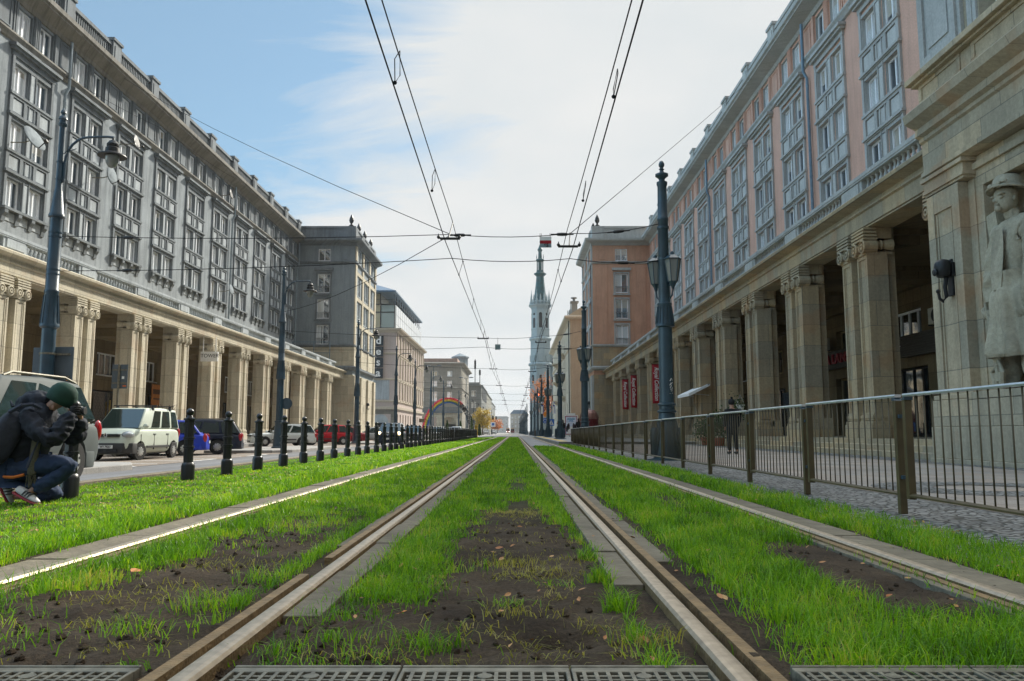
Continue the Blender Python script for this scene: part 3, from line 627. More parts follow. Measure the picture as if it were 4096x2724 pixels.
    for k in range(19): c=-.5+k*.235; Bx(-.02,.12,c-.045,c+.045,24.9,25.75)
    mb.m=2; Bx(-.3,.1,-.65,3.78,25.98,26.06)
    pa=mb.build('roof_parapet',[trim,M['dirty'],M['pipe_g']]); me3=pa.data; bpy.data.objects.remove(pa)
    for k in range(nbay):
        u=bay0+k*BAY; sub(T,'window_surround',me,(XW,u,0)); sub(T,'attic_pilaster',me2,(XW,u,0)); sub(T,'roof_parapet',me3,(XW,u,0))
    ub=Y0
    mb=MB(mp); mb.prism([(0,21.12),(.12,21.16),(.2,21.3),(.3,21.42),(.3,21.52),(0,21.62)],'y',Y0,Y1); mb.build('string_course',ledge,T,w=True)
    mb=MB(mp); mb.prism([(-.1,23.4),(.12,23.42),(.22,23.62),(.95,23.86),(.95,23.95),(1.08,24.02),(1.1,24.28),(.2,24.46),(-.1,24.46)],'y',Y0,Y1); mb.build('cornice',ledge,T,w=True)
    # terrace, entablature, balustrade
    mb=MB(mp); mb.prism([(0,7.84),(F-.2,7.84),(F-.2,7.93),(0,7.95)],'y',Y0,Y1); mb.m=0
    mb.box(.02,F-.9,Y0,Y1,6.98,7.02)
    for k in range(npier): c=pier0+k*BAY; mb.box(.05,F-.86,c-.55,c+.55,6.5,6.98); mb.box(.05,F-.86,c-.7,c+.7,6.8,6.975)
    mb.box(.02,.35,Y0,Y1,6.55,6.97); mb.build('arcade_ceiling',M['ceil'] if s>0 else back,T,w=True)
    mb=MB(mp); mb.prism([(F-.88,6.97),(F-.06,6.97),(F-.06,7.02),(F-.02,7.04),(F-.02,7.46),(F+.05,7.5),(F+.05,7.56),(F-.02,7.58),(F-.02,7.7),(F+.1,7.74),(F+.32,7.8),(F+.34,7.9),(F+.3,7.94),(F-.2,7.96),(F-.88,7.9)],'y',Y0,Y1)
    mb.build('entablature',arc,T,w=True)
    mb=MB(ml); mb.box(-.32,-.02,-.78,.78,7.94,8.56); mb.box(-.02,.02,-.6,.6,8.1,8.46); mb.box(-.36,.05,-2.8,2.8,8.56,8.68); mb.box(-.32,0,-2.8,-.78,7.94,8.06); mb.box(-.32,0,.78,2.8,7.94,8.06); mb.box(-.36,.03,-2.8,2.8,8.50,8.565)
    for c in np.arange(.95,2.8,.29):
        for q in(c,-c): mk_baluster(mb,-.16,q,8.06,.44,.078)
    ba=mb.build('balustrade',[M['panel_g'] if s>0 else trim]); me4=ba.data; bpy.data.objects.remove(ba)
    # columns
    mb=MB(ml); Bx=mb.box; z0=colbase
    for sg in(-1,1):
        a,b=sorted((sg*.22,sg*.92)); Bx(-.64,-.035,a,b,z0,6.2); Bx(-.035,0,a,a+.1,z0+.78,6.12); Bx(-.035,0,b-.1,b,z0+.78,6.12); Bx(-.035,-.012,a+.15,a+.19,z0+.78,6.1); Bx(-.035,-.012,b-.19,b-.15,z0+.78,6.1)
        Bx(-.035,0,a+.1,b-.1,6.0,6.12)
    Bx(-.92,-.62,-.80,.80,z0,6.97)
    for sg in(-1,1):
        Bx(-.78,-.7,*sorted((sg*.80,sg*.83)),z0+.8,6.1); Bx(-.3,-.22,*sorted((sg*.80,sg*.83)),z0+.8,6.1); Bx(-.7,-.3,*sorted((sg*.80,sg*.83)),5.98,6.1)
    col=mb.build('column',arc); mec=col.data; bpy.data.objects.remove(col)
    mb=MB(ml); Bx=mb.box
    for sg in(-1,1):
        a,b=sorted((sg*.22,sg*.92)); c=(a+b)/2
        for k in range(4): Bx(-.3,.12-.015*(k==3),a-.09,b+.09,6.56+k*.105,6.56+k*.105+.062)
        Bx(-.3,.03,a-.02,b+.02,6.4,6.97); Bx(-.35,.03,a-.02,b+.02,6.12,6.2)
        for q in(a+.06,b-.06):
            mb.lathe([(.215,-.3),(.215,.12),(.165,.14),(.16,.07),(.105,.07),(.1,.14),(.045,.14),(.04,.08),(.0,.08)],(0,q,6.36),14,ax='x')
        for q in(-.13,0,.13): mb.prism([(c+q*.9-.055,6.44),(c+q*.9+.055,6.44),(c+q*.9,6.24)],'x',-.02,.09)
        q=sg*.86; Bx(-.8,-.1,*sorted((q,q+sg*.05)),6.62,6.97); mb.lathe([(.2,-.82),(.13,-.52),(.17,-.47),(.13,-.42),(.2,-.1)],(0,q-sg*.02,6.42),12,ax='x'); Bx(-.8,-.1,*sorted((q,q+sg*.04)),6.12,6.2)
    cap=mb.build('capital',arc); mecap=cap.data; bpy.data.objects.remove(cap)
    mb=MB(ml); Bx=mb.box
    for a,b,d0 in((.06,.98,-.45),(-.98,-.06,-.45)):
        Bx(d0,.13,a,b,z0,z0+.42); Bx(d0,.10,a+.03,b-.03,z0+.42,z0+.52); Bx(d0,.055,a+.05,b-.05,z0+.54,z0+.6); Bx(d0,.08,a+.03,b-.03,z0+.6,z0+.7); Bx(d0,.03,a+.06,b-.06,z0+.7,z0+.78)
    Bx(-.98,-.02,-.94,.94,z0,z0+.42); Bx(-.95,-.02,-.92,.92,z0+.42,z0+.7)
    ba2=mb.build('base',arc,bev=.012); meb=ba2.data; bpy.data.objects.remove(ba2)
    for k in range(npier):
        u=pier0+k*BAY; c=sub(T,'column',mec,(XW+s*F,u,0)); link('capital',mecap,c); link('base',meb,c)
        sub(T,'balustrade',me4,(XW+s*F,u,0))
    # back wall with shopfronts
    r=random.Random(doorseed); holes=[];sh=[]
    for k in range(npier-1):
        c=pier0+(k+.5)*BAY; holes+=[(c-1.75,c+1.75,floor+.05,3.35),(c-1.45,c+1.45,4.3,5.75)]; sh.append(c)
    mb=MB(); wall_holes(mb,lambda u,z,d:(XW+s*.02-s*d,u,z),Y0,Y1,-.2,7.0,holes,.35); mb.build('arcade_wall',[back,back],T,w=True)
    for c in sh:
        h=3.3-floor; y=c-1.75 if s>0 else c+1.75; put_win(T,XW+s*.02,y,floor+.05,3.5,h,face,'grid' if r.random()<.6 else 'shop','dglass','iron' if r.random()<.6 else 'ceil',.3).name='shopfront'
        y=c-1.45 if s>0 else c+1.45; put_win(T,XW+s*.02,y,4.3,2.9,1.45,face,'grid','dglass','ceil' if r.random()<.6 else 'win',.25)
    if s>0:
        mb=MB(mp); mb.prism([(-.2,-.3),(F+.55,-.3),(F+.55,-.04),(F+.3,-.04),(F+.3,.1),(-.2,.1)],'y',Y0,Y1)
    else:
        mb=MB(mp); mb.prism([(-.2,-.1),(F+.9,-.1),(F+.9,.16),(F+.6,.16),(F+.6,.32),(F+.3,.32),(F+.3,.478),(-.2,.478)],'y',18,Y1)
    mb.build('steps',M['concpave'] if s>0 else arc,T,w=True,bev=.012)
    return T
LB=arcade('colonnaded_building','long grey apartment building on a cream stone colonnade, across the road behind the parked cars',-26.5,1,6.0,32.0-BAY,12,39.85-BAY,11,22,95.3,
    (M['plaster_g'],M['trim_g'],M['panel_g'],M['cream'],M['pave_back'],M['dirty']),.1,.1,3)
RB=arcade('colonnaded_building','long pink apartment building on a grey stone colonnade with steps, behind the steel fence',16.5,-1,5.65,24.95-BAY,13,26.6,12,17.9,95.3,
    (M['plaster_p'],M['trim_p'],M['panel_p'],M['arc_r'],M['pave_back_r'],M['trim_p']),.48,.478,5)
# downpipes
def downpipe(B,x,y,z0,z1,mat,kink=0):
    mb=MB(); p=[(x,y,z0),(x,y,z1-3.2)]
    p+= [(x+kink,y,z1-2.8),(x+kink,y,z1)] if kink else [(x,y,z1)]
    mb.tube(p,.085,8)
    for z in np.arange(z0+1.5,z1-3,2.6): mb.lathe([(.1,0),(.1,.07)],(x,y,z),8)
    mb.build('downpipe',mat,B,w=True,smooth=True)
for y in (44.6,72.4,94.6): downpipe(LB,-26.34,y,7.95,23.5,M['pipe_g'],.2)
for y in (42.45,64.9,87.3): downpipe(RB,16.34,y,7.95,23.5,M['pipe'],-.2)
# ---------------------------------------------------------------- box building
def bldg(name,label,x0,x1,y0,y1,z1,mat,street,S=(),Fh=(),style='two',gl='glass',group=None,z0=-.3,fr='win',merge=False):
    T=thing(name,label,'building',((x0+x1)/2,(y0+y1)/2,0),group=group); mb=MB()
    xf=x1 if street=='E' else x0; sg=1 if street=='E' else -1
    wall_holes(mb,lambda u,z,d:(u,y0+d,z),x0,x1,z0,z1,[h[:4] for h in S],.3)
    wall_holes(mb,lambda u,z,d:(xf-sg*d,u,z),y0,y1,z0,z1,[h[:4] for h in Fh],.3)
    xb=x0 if street=='E' else x1
    mb.quad((xb,y0,z0),(xb,y1,z0),(xb,y1,z1),(xb,y0,z1)); mb.quad((x0,y1,z0),(x1,y1,z0),(x1,y1,z1),(x0,y1,z1)); mb.quad((x0,y0,z1),(x1,y0,z1),(x1,y1,z1),(x0,y1,z1))
    mb.build('wall',[mat,mat],T,w=True); sp=[]
    for h in S: sp.append((h[0],y0,h[2],h[1]-h[0],h[3]-h[2],'S',h[4] if len(h)>4 else style))
    for h in Fh: sp.append((xf,h[0] if street=='E' else h[1],h[2],h[1]-h[0],h[3]-h[2],street,h[4] if len(h)>4 else style))
    if merge and len(sp)>60: merged_wins(T,[q[:6] for q in sp],style,gl)
    else:
        for q in sp: put_win(T,*q[:6],style=q[6],gl=gl,fr=fr)
    return T
def ring(T,name,mat,x0,x1,y0,y1,prof,z,street):
    # moulding on the south and street faces, mitred at the corner
    mb=MB(); n=len(prof); xf,xb,sg=(x1,x0,1) if street=='E' else (x0,x1,-1)
    for d,dz in prof: mb.v+= [(xb,y0-d,z+dz),(xf+sg*d,y0-d,z+dz),(xf+sg*d,y1,z+dz)]
    for i in range(n):
        j=(i+1)%n
        for k in(0,1): mb.f.append([3*i+k,3*i+k+1,3*j+k+1,3*j+k]); mb.mi.append(0)
    mb.f.append([3*i for i in range(n)]); mb.f.append([3*i+2 for i in range(n)][::-1]); mb.mi+=[0,0]
    return mb.build(name,mat,T,w=True)
CORN=[(-.05,0),(.15,.02),(.25,.2),(.85,.4),(.95,.5),(.97,.75),(.2,.92),(-.05,.92)]
BELT=[(-.05,0),(.1,.03),(.22,.15),(.24,.28),(-.05,.36)]
def urn(T,x,y,z,mat):
    mb=MB(); mb.lathe([(.3,0),(.3,.12),(.15,.22),(.12,.4),(.22,.5),(.3,.75),(.24,1.05),(.1,1.38),(.04,1.5)],(x,y,z),8); mb.box(x-.34,x+.34,y-.34,y+.34,z-.12,z); mb.build('urn_finial',mat,T,w=True)
def pavilion(name,label,xf,xb,y0,y1,street,mat,trim,base):
    sg=1 if street=='E' else -1; x0,x1=sorted((xf,xb)); wx=(-24.0 if street=='E' else 12.25); w=1.5
    S=[(wx,wx+w,21.45,22.95,'two')]+[(wx,wx+w,z,z+2.35,'french') for z in(17.5,14.35,11.2)]
    Fh=[]
    L=y1-y0; cs=[y0+L*.2,y0+L*.5,y0+L*.8]
    for i,c in enumerate(cs):
        for off in ((-.75,.75) if i==1 else (0,)):
            for z in(17.4,14.3,11.2): Fh.append((c+off-.6,c+off+.6,z,z+2.3,'french'))
            Fh.append((c+off-.55,c+off+.55,21.6,23.1,'two')); Fh.append((c+off-.6,c+off+.6,8.9,10.6,'two'))
    T=bldg(name,label,x0,x1,y0,y1,24.2,mat,street,S,Fh)
    ring(T,'cornice',trim,x0,x1,y0,y1,CORN,23.35,street); ring(T,'string_course',trim,x0,x1,y0,y1,BELT,21.05,street); ring(T,'string_course',trim,x0,x1,y0,y1,BELT,10.85,street); ring(T,'string_course',trim,x0,x1,y0,y1,[(-.05,0),(.1,.05),(.4,.2),(.42,.45),(-.05,.6)],8.0,street)
    ring(T,'base_cladding',base,x0,x1,y0,y1,[(-.05,0),(.07,0),(.07,7.7),(-.05,7.7)],-.2,street); ring(T,'base_cladding',base,x0,x1,y0,y1,[(-.05,0),(.05,0),(.05,2.25),(-.05,2.25)],8.6,street)
    ring(T,'base_cladding',base,x0,x1,y0,y1,[(-.05,0),(.16,0),(.16,1.4),(-.05,1.4)],-.2,street)
    mb=MB(); mb.box(x0+.1,x1-.1,y0+.1,y1-.1,24.2,25.7); mb.box(x0,x1,y0,y1,25.55,25.8); mb.box(x0-.02,x1+.02,y0-.02,y0+1.4,24.25,25.5) if 0 else None
    for cx in (x0+.75,x1-.75): mb.box(cx-.75,cx+.75,y0-.03,y0+.6,24.25,25.53)
    for k in range(4): c=y0+.75+(L-1.5)*k/3; mb.box(min(xf,xf-sg*.5)-.03,max(xf,xf-sg*.5)+.03,c-.7,c+.7,24.25,25.52)
    mb.build('roof_parapet',trim,T,w=True)
    for x,y in((xf-sg*.7,y0+.7),(xb+sg*1.2,y0+.7),(xf-sg*.6,y0+L*.34),(xf-sg*.6,y0+L*.62),(xf-sg*.6,y0+L*.93)): urn(T,x,y,25.92,M['iron'])
    # window surrounds on the south face
    mb=MB()
    for z in(17.5,14.35,11.2):
        mb.box(wx-.22,wx-.02,y0-.08,y0,z-.15,z+2.5); mb.box(wx+w+.02,wx+w+.22,y0-.08,y0,z-.15,z+2.5); mb.box(wx-.22,wx+w+.22,y0-.09,y0,z+2.36,z+2.55); mb.box(wx-.3,wx+w+.3,y0-.2,y0,z-.3,z-.15)
    mb.box(wx-.4,wx+w+.4,y0-.3,y0,20.25,20.55); mb.build('window_surround',trim,T,w=True)
    mb=MB(); px=[xf-sg*.9,xf-sg*2.35,wx+w+.9 if street=='E' else wx+w+1.3]
    for p in (xf-sg*1.2,xf-sg*5.9): mb.box(p-.55,p+.55,y0-.06,y0,11.25,20.95); mb.box(p-.4,p+.4,y0-.06,y0,21.6,23.2)
    mb.build('pilaster',mat,T,w=True)
    # window rails
    mb=MB()
    for z in(17.5,14.35,11.2):
        for i in range(9): x=wx+.08+i*(w-.16)/8; mb.box(x-.012,x+.012,y0+.02,y0+.045,z+.05,z+.72)
        mb.box(wx,wx+w,y0+.015,y0+.05,z+.72,z+.76)
    mb.build('window_railing',M['iron'],T,w=True)
    # street face: stone frames between windows and giant order
    mb=MB()
    for c in (y0+.5,y0+L*.34,y0+L*.66,y1-.5):
        mb.box(min(xf,xf+sg*.14),max(xf,xf+sg*.14),c-.45,c+.45,8.6,21.0); mb.box(min(xf,xf+sg*.16),max(xf,xf+sg*.16),c-.45,c+.45,21.55,23.3)
        mb.box(min(xf,xf+sg*.3),max(xf,xf+sg*.3),c-.6,c+.6,1.2,7.4)
    for z in (20.0,16.85,13.7): mb.box(min(xf,xf+sg*.12),max(xf,xf+sg*.12),y0+1,y1-1,z-.15,z+.3)
    mb.build('pilaster',base if street=='E' else trim,T,w=True)
    return T
PL=pavilion('corner_block','grey corner block with urn finials at the far end of the left colonnade',-19.5,-33,95.3,109.5,'E',M['pav_g'],M['trim_g'],M['cream'])
PR=pavilion('corner_block','salmon corner block with urn finials at the far end of the right colonnade',9.5,24,95.3,109,'W',M['plaster_o'],M['trim_p'],M['arc_r'])
# ---------------------------------------------------------------- near right pavilion with the statue niche
PN=thing('corner_block','near stone corner block with a statue niche and tall window, at the right picture edge','building',(13,13,0))
P_=M['pav_r']; XF=9.5
mb=MB()
holes=[(11.6,15.45,8.95,11.9),(11.6,15.45,13.2,16.2),(11.6,15.45,17.4,20.2)]
wall_holes(mb,lambda u,z,d:(9.55+d,u,z),7.0,17.75,7.9,24,holes,.5)
mb.box(10.45,22,7,17.75,-.2,24.0); mb.quad((9.55,17.75,7.9),(10.5,17.75,7.9),(10.5,17.75,24),(9.55,17.75,24)); mb.quad((9.55,7,7.9),(10.5,7,7.9),(10.5,7,24),(9.55,7,24))
# niche back, frame panel
mb.box(10.05,10.45,10.5,16.5,0,7)
for a,b in((16.04,16.5),(11.9,12.4)): mb.box(9.73,10.3,a,b,1.47,5.78)
mb.box(9.73,10.3,11.9,16.5,5.78,6.45)
mb.build('wall',[P_,P_],PN,w=True,bev=.01)
for z in(8.95,13.2,17.4):
    h={8.95:2.95,13.2:3.0,17.4:2.8}[z]; put_win(PN,9.55,15.45,z,3.85,h,'W','grid','glass','win',.38)
mb=MB()   # piers with nested mouldings
for y0_,y1_ in((16.52,17.80),(9.2,10.48)):
    mb.box(XF+.02,10.4,y0_,y1_,1.47,6.02); ya,yb=y0_+.28,y1_-.28
    mb.box(XF-.02,XF+.02,y0_,ya,1.6,6.0); mb.box(XF-.02,XF+.02,yb,y1_,1.6,6.0); mb.box(XF-.02,XF+.02,ya,yb,5.55,6.0); mb.box(XF-.005,XF+.02,ya+.05,ya+.1,1.6,5.5); mb.box(XF-.005,XF+.02,yb-.1,yb-.05,1.6,5.5)
    mb.box(XF+.2,10.4,y0_-.23,y0_,1.47,6.02); mb.box(XF+.22,10.4,y1_,y1_+.03,1.47,6.02)
    for k,(e,za,zb) in enumerate(((.03,6.02,6.08),(.07,6.08,6.16),(.04,6.16,6.36),(.1,6.36,6.45))): mb.box(XF-e,10.4,y0_-e-.22,y1_+e,za,zb)
mb.box(9.66,10.0,11.9,16.29,6.16,6.3)
mb.build('pier',P_,PN,w=True,bev=.006)
mb=MB(); mb.box(9.28,10.6,7,17.92,-.1,.1); mb.box(9.33,10.6,7,17.9,.1,.78); mb.box(9.36,10.6,7,17.88,.785,1.36); mb.box(9.4,10.6,7,17.86,1.37,1.47); mb.build('plinth',P_,PN,w=True,bev=.015)
mb=MB(); mb.prism([(XF+.05,6.45),(XF-.1,6.5),(XF-.1,6.6),(XF-.04,6.63),(XF-.04,7.28),(XF-.1,7.32),(XF-.1,7.4),(XF-.2,7.45),(XF-.18,7.62),(XF-.42,7.76),(XF-.46,7.94),(XF-.4,8.0),(10.5,8.14),(10.5,6.45)],'y',7,17.82)
mb.build('entablature',P_,PN,w=True)
mb=MB(); mb.box(9.34,10,7,17.78,8.05,8.2); mb.box(9.42,10,7,17.76,8.2,8.66)
for a,b in((16.0,17.72),(11.4,15.6)):
    mb.box(9.39,9.42,a,b,8.2,8.28); mb.box(9.39,9.42,a,b,8.56,8.66); mb.box(9.39,9.42,a,a+.14,8.28,8.56); mb.box(9.39,9.42,b-.14,b,8.28,8.56)
mb.box(9.17,10,7,17.9,8.7,8.84); mb.box(9.28,10,7,17.84,8.64,8.70); mb.build('window_ledge',P_,PN,w=True,bev=.01)
mb=MB(); a,b=16.0,17.72
mb.box(9.47,9.57,a,b,8.84,23.5)
for c in ((9.0,12.4),(12.9,16.6),(17,20.4)):
    mb.box(9.41,9.47,a+.12,a+.32,*c); mb.box(9.41,9.47,b-.32,b-.12,*c); mb.box(9.41,9.47,a+.32,b-.32,c[0],c[0]+.2); mb.box(9.41,9.47,a+.32,b-.32,c[1]-.2,c[1]); mb.box(9.44,9.47,a+.45,b-.45,c[0]+.35,c[1]-.35)
mb.box(9.50,9.57,15.5,15.62,8.84,21); mb.box(9.52,9.57,15.68,15.85,8.84,21)
mb.build('panel_frame',M['trim_p'],PN,w=True,bev=.006)
mb=MB(); mb.prism([(9.57,23.4),(9.35,23.5),(9.25,23.7),(8.6,23.9),(8.55,24.3),(10,24.5)],'y',7,18.7); mb.box(9.52,10.4,7,17.8,24.4,26); mb.build('cornice',M['trim_p'],PN,w=True)
# niche plinth under the statue
mb=MB(); mb.box(9.36,10.3,12.4,16.45,1.32,1.485); mb.build('statue_plinth',M['pav_r'],PN,w=True,bev=.01)
# torch bracket on the pier
tb=thing('torch_bracket','dark iron torch bracket on the stone pier beside the statue','wall lamp',(9.48,17.0,3.9),group='torch brackets on the piers')
mb=MB(); mb.box(-.05,.02,-.16,.16,.12,.42); mb.box(-.03,.02,-.1,.1,-.3,.5); mb.build('wall_plate',M['iron'],tb,bev=.01)
mb=MB(); mb.lathe([(.05,-.02),(.13,.0),(.17,.08),(.19,.2),(.17,.3),(.12,.36),(.06,.38)],(-.16,0,.12),10); mb.lathe([(.05,0),(.09,.03),(.05,.1),(.07,.13),(.03,.18)],(-.38,0,.22),8,ax='x'); mb.tube([(-.1,0,.12),(-.14,0,-.1),(-.12,0,-.32),(-.2,0,-.42),(-.27,0,-.36),(-.29,0,-.24)],[.05,.045,.04,.04,.035,.03],8); mb.ball((-.295,0,-.2),.05,8); mb.build('torch',M['iron'],tb,smooth=True)
# ---------------------------------------------------------------- statue (relief of a worker)
ST=thing('statue','carved stone relief figure in a brimmed helmet and long coat, standing in the niche','statue',(9.88,15.30,1.48)); ST.scale=(1.12,1.2,1.15)
sm=stone('carved_stone',(.40,.355,.26),None,.22,.5,bump=.9)
def skin(name,verts,edges,rad,mat,parent,loc=(0,0,0),rot=0,sub_=2,root=0):
    me=bpy.data.meshes.new(name); me.from_pydata(verts,edges,[]); o=link(name,me,parent,loc,(0,0,rot)); me.materials.append(mat)
    m=o.modifiers.new('k','SKIN'); m.use_smooth_shade=True
    for i,r in enumerate(rad): 
        d=me.skin_vertices[0].data[i]; d.radius=r if isinstance(r,tuple) else (r,r); d.use_root=(i==root)
    q=o.modifiers.new('s','SUBSURF'); q.levels=q.render_levels=sub_
    dg=bpy.context.evaluated_depsgraph_get(); nm=bpy.data.meshes.new_from_object(o.evaluated_get(dg)); o.modifiers.clear(); o.data=nm; nm.name=name; nm.polygons.foreach_set('use_smooth',[True]*len(nm.polygons))
    if not nm.materials: nm.materials.append(mat)
    return o
# local: -x toward the street, +y along the street away from camera
sv=[(0,0,1.62),(0,.0,1.95),(0,.0,2.35),(0,0,2.78),(-.02,.0,2.92),(-.05,.02,3.05),(-.1,.03,3.25),
    (0,.36,2.78),(-.06,.55,2.25),(-.12,.62,1.85),(-.16,.5,1.5),(0,-.38,2.78),(-.08,-.56,2.2),(-.16,-.5,1.7),(-.2,-.42,1.4),
    (0,.2,1.35),(-.06,.28,.75),(-.05,.3,.1),(-.16,.36,.05),(0,-.2,1.35),(-.05,-.26,.75),(-.05,-.26,.1),(-.18,-.3,.05)]
se=[(0,1),(1,2),(2,3),(3,4),(4,5),(5,6),(3,7),(7,8),(8,9),(9,10),(3,11),(11,12),(12,13),(13,14),(0,15),(15,16),(16,17),(17,18),(0,19),(19,20),(20,21),(21,22)]
sr=[(.30,.36),(.30,.33),(.30,.4),(.24,.36),.12,.11,.10,.2,.16,.13,.1,.2,.17,.14,.11,.25,.2,.14,.09,.25,.2,.14,.09]
crumple(skin('body',sv,se,sr,sm,ST),.035,5.,0.,.6)
mb=MB()
mb.lathe([(.02,-.36),(.13,-.34),(.2,-.25),(.225,-.1),(.235,.04),(.23,.16),(.16,.28),(.02,.32)],(-.1,.03,3.52),16); 
m=0
mb.prism([(-.12,-.02),(-.20,-.13),(-.125,-.16)],'y',-.035,.035) if 0 else None
mb.add([(-.30,.0,3.58),(-.30,.06,3.58),(-.41,.03,3.43),(-.31,-.02,3.41),(-.31,.08,3.41)],[(0,1,2),(0,2,3),(1,4,2),(3,2,4)])
mb.box(-.335,-.28,-.05,.11,3.315,3.335); mb.box(-.335,-.28,-.045,.105,3.35,3.37)
mb.ball((-.28,.03,3.25),.09,8); 
for q in(-.1,.16): mb.ball((-.28,q,3.52),.05,8); mb.box(-.34,-.24,q-.07,q+.07,3.58,3.61)
for q in(-.21,.27): mb.ball((-.06,q,3.47),.08,8,(.6,.4,1))
HT=Matrix.Translation((-.12,.03,3.06))@Matrix.Diagonal((.80,.74,.66,1))@Matrix.Translation((.1,-.03,-3.16)); mb.xf(HT); mb.build('head',sm,ST,smooth='all')
mb=MB(); mb.lathe([(.26,.10),(.41,-.04),(.425,-.01),(.36,.07),(.31,.16),(.30,.32),(.25,.42),(.14,.47),(.01,.48)],(-.1,.03,3.62),24); 
for q in(-.1,.15): mb.lathe([(.085,-.04),(.085,.03),(.06,.035),(.01,.035)],(-.39,q,3.68),12,ax='x') if 0 else mb.ball((-.38,q,3.665),.085,10,(.5,1,.8))
mb.xf(Matrix.Translation((-.07,.03,3.43))@Matrix.Rotation(R(9),4,'Y')@Matrix.Diagonal((.84,.82,.58,1))@Matrix.Translation((.1,-.03,-3.62))); mb.build('helmet',sm,ST,smooth=True)
mb=MB()
for q in(-.10,.12): mb.ball((-.335,q,3.53),.06,12,(.35,1.1,.75))
mb.tube([(-.27,-.24,3.54),(-.335,.02,3.54),(-.27,.27,3.54)],.018,6); mb.build('goggles',sm,ST,smooth='all')
mb=MB()  # long coat with folds down to the shins
pts=[]
n=72
for (z,rx,ry,amp) in ((2.0,.37,.46,.012),(1.72,.36,.43,.02),(1.66,.40,.47,.02),(1.3,.40,.50,.035),(.95,.42,.56,.05),(.62,.44,.62,.06),(.55,.41,.58,.06)):
    for k in range(n): a=2*PI*k/n; w_=1+amp*2.6*math.sin(9*a+z*1.7)+amp*1.6*math.sin(5*a-z); pts.append((-.02+rx*w_*math.cos(a),ry*w_*math.sin(a),z))
fs=[(j*n+i,j*n+(i+1)%n,(j+1)*n+(i+1)%n,(j+1)*n+i) for j in range(6) for i in range(n)]; mb.add(pts,fs)
mb.add([(-.3,-.1,2.75),(-.37,-.16,2.2),(-.40,-.12,1.7),(-.40,.14,1.7),(-.37,.18,2.2),(-.3,.12,2.75)],[(0,1,4,5),(1,2,3,4)])
mb.add([(-.34,.02,1.66),(-.5,-.05,.6),(-.38,-.2,.58),(-.44,-.12,1.2)],[(0,1,2,3)])
crumple(mb.build('coat',sm,ST,smooth=True),.03,4.5,3.,.35)
mb=MB(); T_=Matrix.Translation((.05,.40,2.62))@Matrix.Rotation(R(-8),4,'X'); mb.box(-.16,.14,-.12,.16,-.35,.55); mb.xf(T_); mb.tube([(-.28,.52,1.55),(-.34,.25,.75),(-.36,.2,.15)],[.05,.06,.05],8)
mb.ball((-.36,.2,.55),.1,8,(.6,1,1)); mb.tube([(-.36,.16,.5),(-.40,.28,.3),(-.38,.22,.0)],.05,6); mb.tube([(-.36,.12,.5),(-.40,.05,.3),(-.38,.1,.0)],.05,6)
mb.build('tools',sm,ST,smooth=True)
# right hand with fingers gripping
for yy,zz in ((.5,1.46),(-.42,1.36)):
    mb=MB(); mb.ball((-.2,yy,zz),.1,10,(.8,.9,1.1))
    for k in range(4): q=yy-.09+k*.055; mb.tube([(-.26,q,zz+.02),(-.31,q,zz-.06),(-.29,q,zz-.16),(-.24,q,zz-.19)],[.032,.032,.028,.022],6)
    mb.tube([(-.22,yy+.1,zz+.05),(-.3,yy+.12,zz-.03),(-.31,yy+.08,zz-.1)],[.035,.03,.024],6); mb.build('hand',sm,ST,smooth='all')
# ---------------------------------------------------------------- desa block, tower, church, far houses
sp0=130.; S=[]; Fh=[]
for k in range(11):
    y=sp0+2.0+k*3.35
    Fh+=[(y,y+1.15,14.0,16.6,'two'),(y,y+1.15,9.7,13.0,'cross'),(y,y+1.15,6.2,8.9,'cross'),(y,y+1.2,.6,3.6,'two')]
mpink=stone('pale_pink_render',(.50,.42,.385),None,.08,.15)
DE=bldg('glass_topped_building','pale pink building with glass attic floors and blue metal roof beyond the left corner block',-34,-19.5,130,168,17.0,mpink,'E',(),Fh,gl='dglass',fr='ceil')
mcr=stone('cream_trim',(.52,.46,.37),None,.08,.15)
ring(DE,'cornice',mcr,-34,-19.5,130,168,[(-.05,0),(.15,.02),(.3,.25),(.8,.4),(.9,.65),(.2,.75),(-.05,.75)],16.95,'E'); ring(DE,'string_course',mcr,-34,-19.5,130,168,BELT,13.35,'E'); ring(DE,'string_course',mcr,-34,-19.5,130,168,BELT,9.1,'E'); ring(DE,'string_course',mcr,-34,-19.5,130,168,BELT,5.5,'E'); ring(DE,'string_course',mcr,-34,-19.5,130,168,[(-.05,0),(.3,.1),(.35,.45),(-.05,.5)],4.3,'E')
ring(DE,'base_cladding',stone('dark_rustication',(.23,.21,.18),(1.1,.5),.12,.2,mort=.35),-34,-19.5,130,168,[(-.05,0),(.12,0),(.12,.55),(-.05,.55)],-.2,'E')
mb=MB()
for k in range(12):
    y=sp0+1.2+k*3.35; mb.box(-19.5,-19.32,y-.28,y+.28,5.9,16.9)
for k in range(11):
    y=sp0+2.0+k*3.35
    for z in(9.5,6.0): mb.box(-19.5,-19.28,y-.15,y+1.3,z-.2,z); mb.box(-19.5,-19.3,y-.15,y+1.3,z+3.55 if z>9 else z+3.0,z+3.75 if z>9 else z+3.2)
mb.build('pilaster',mcr,DE,w=True)
mb=MB()
mb.box(-23.2,-20.9,129.95,130,5.95,9.1) ; mb.box(-23.6,-23.2,129.9,130,5.9,9.3); mb.box(-20.9,-20.5,129.9,130,5.9,9.3); mb.lathe([(1.35,0),(1.35,.06)],(-21.9,129.94,2.2),20,ax='y'); mb.box(-23.25,-20.55,129.94,130,0,2.2); mb.build('blind_window',M['panel_g'],DE,w=True)
rus=stone('rusticated_stone',(.20,.185,.16),(1.0,.45),.12,.2,mort=.3)
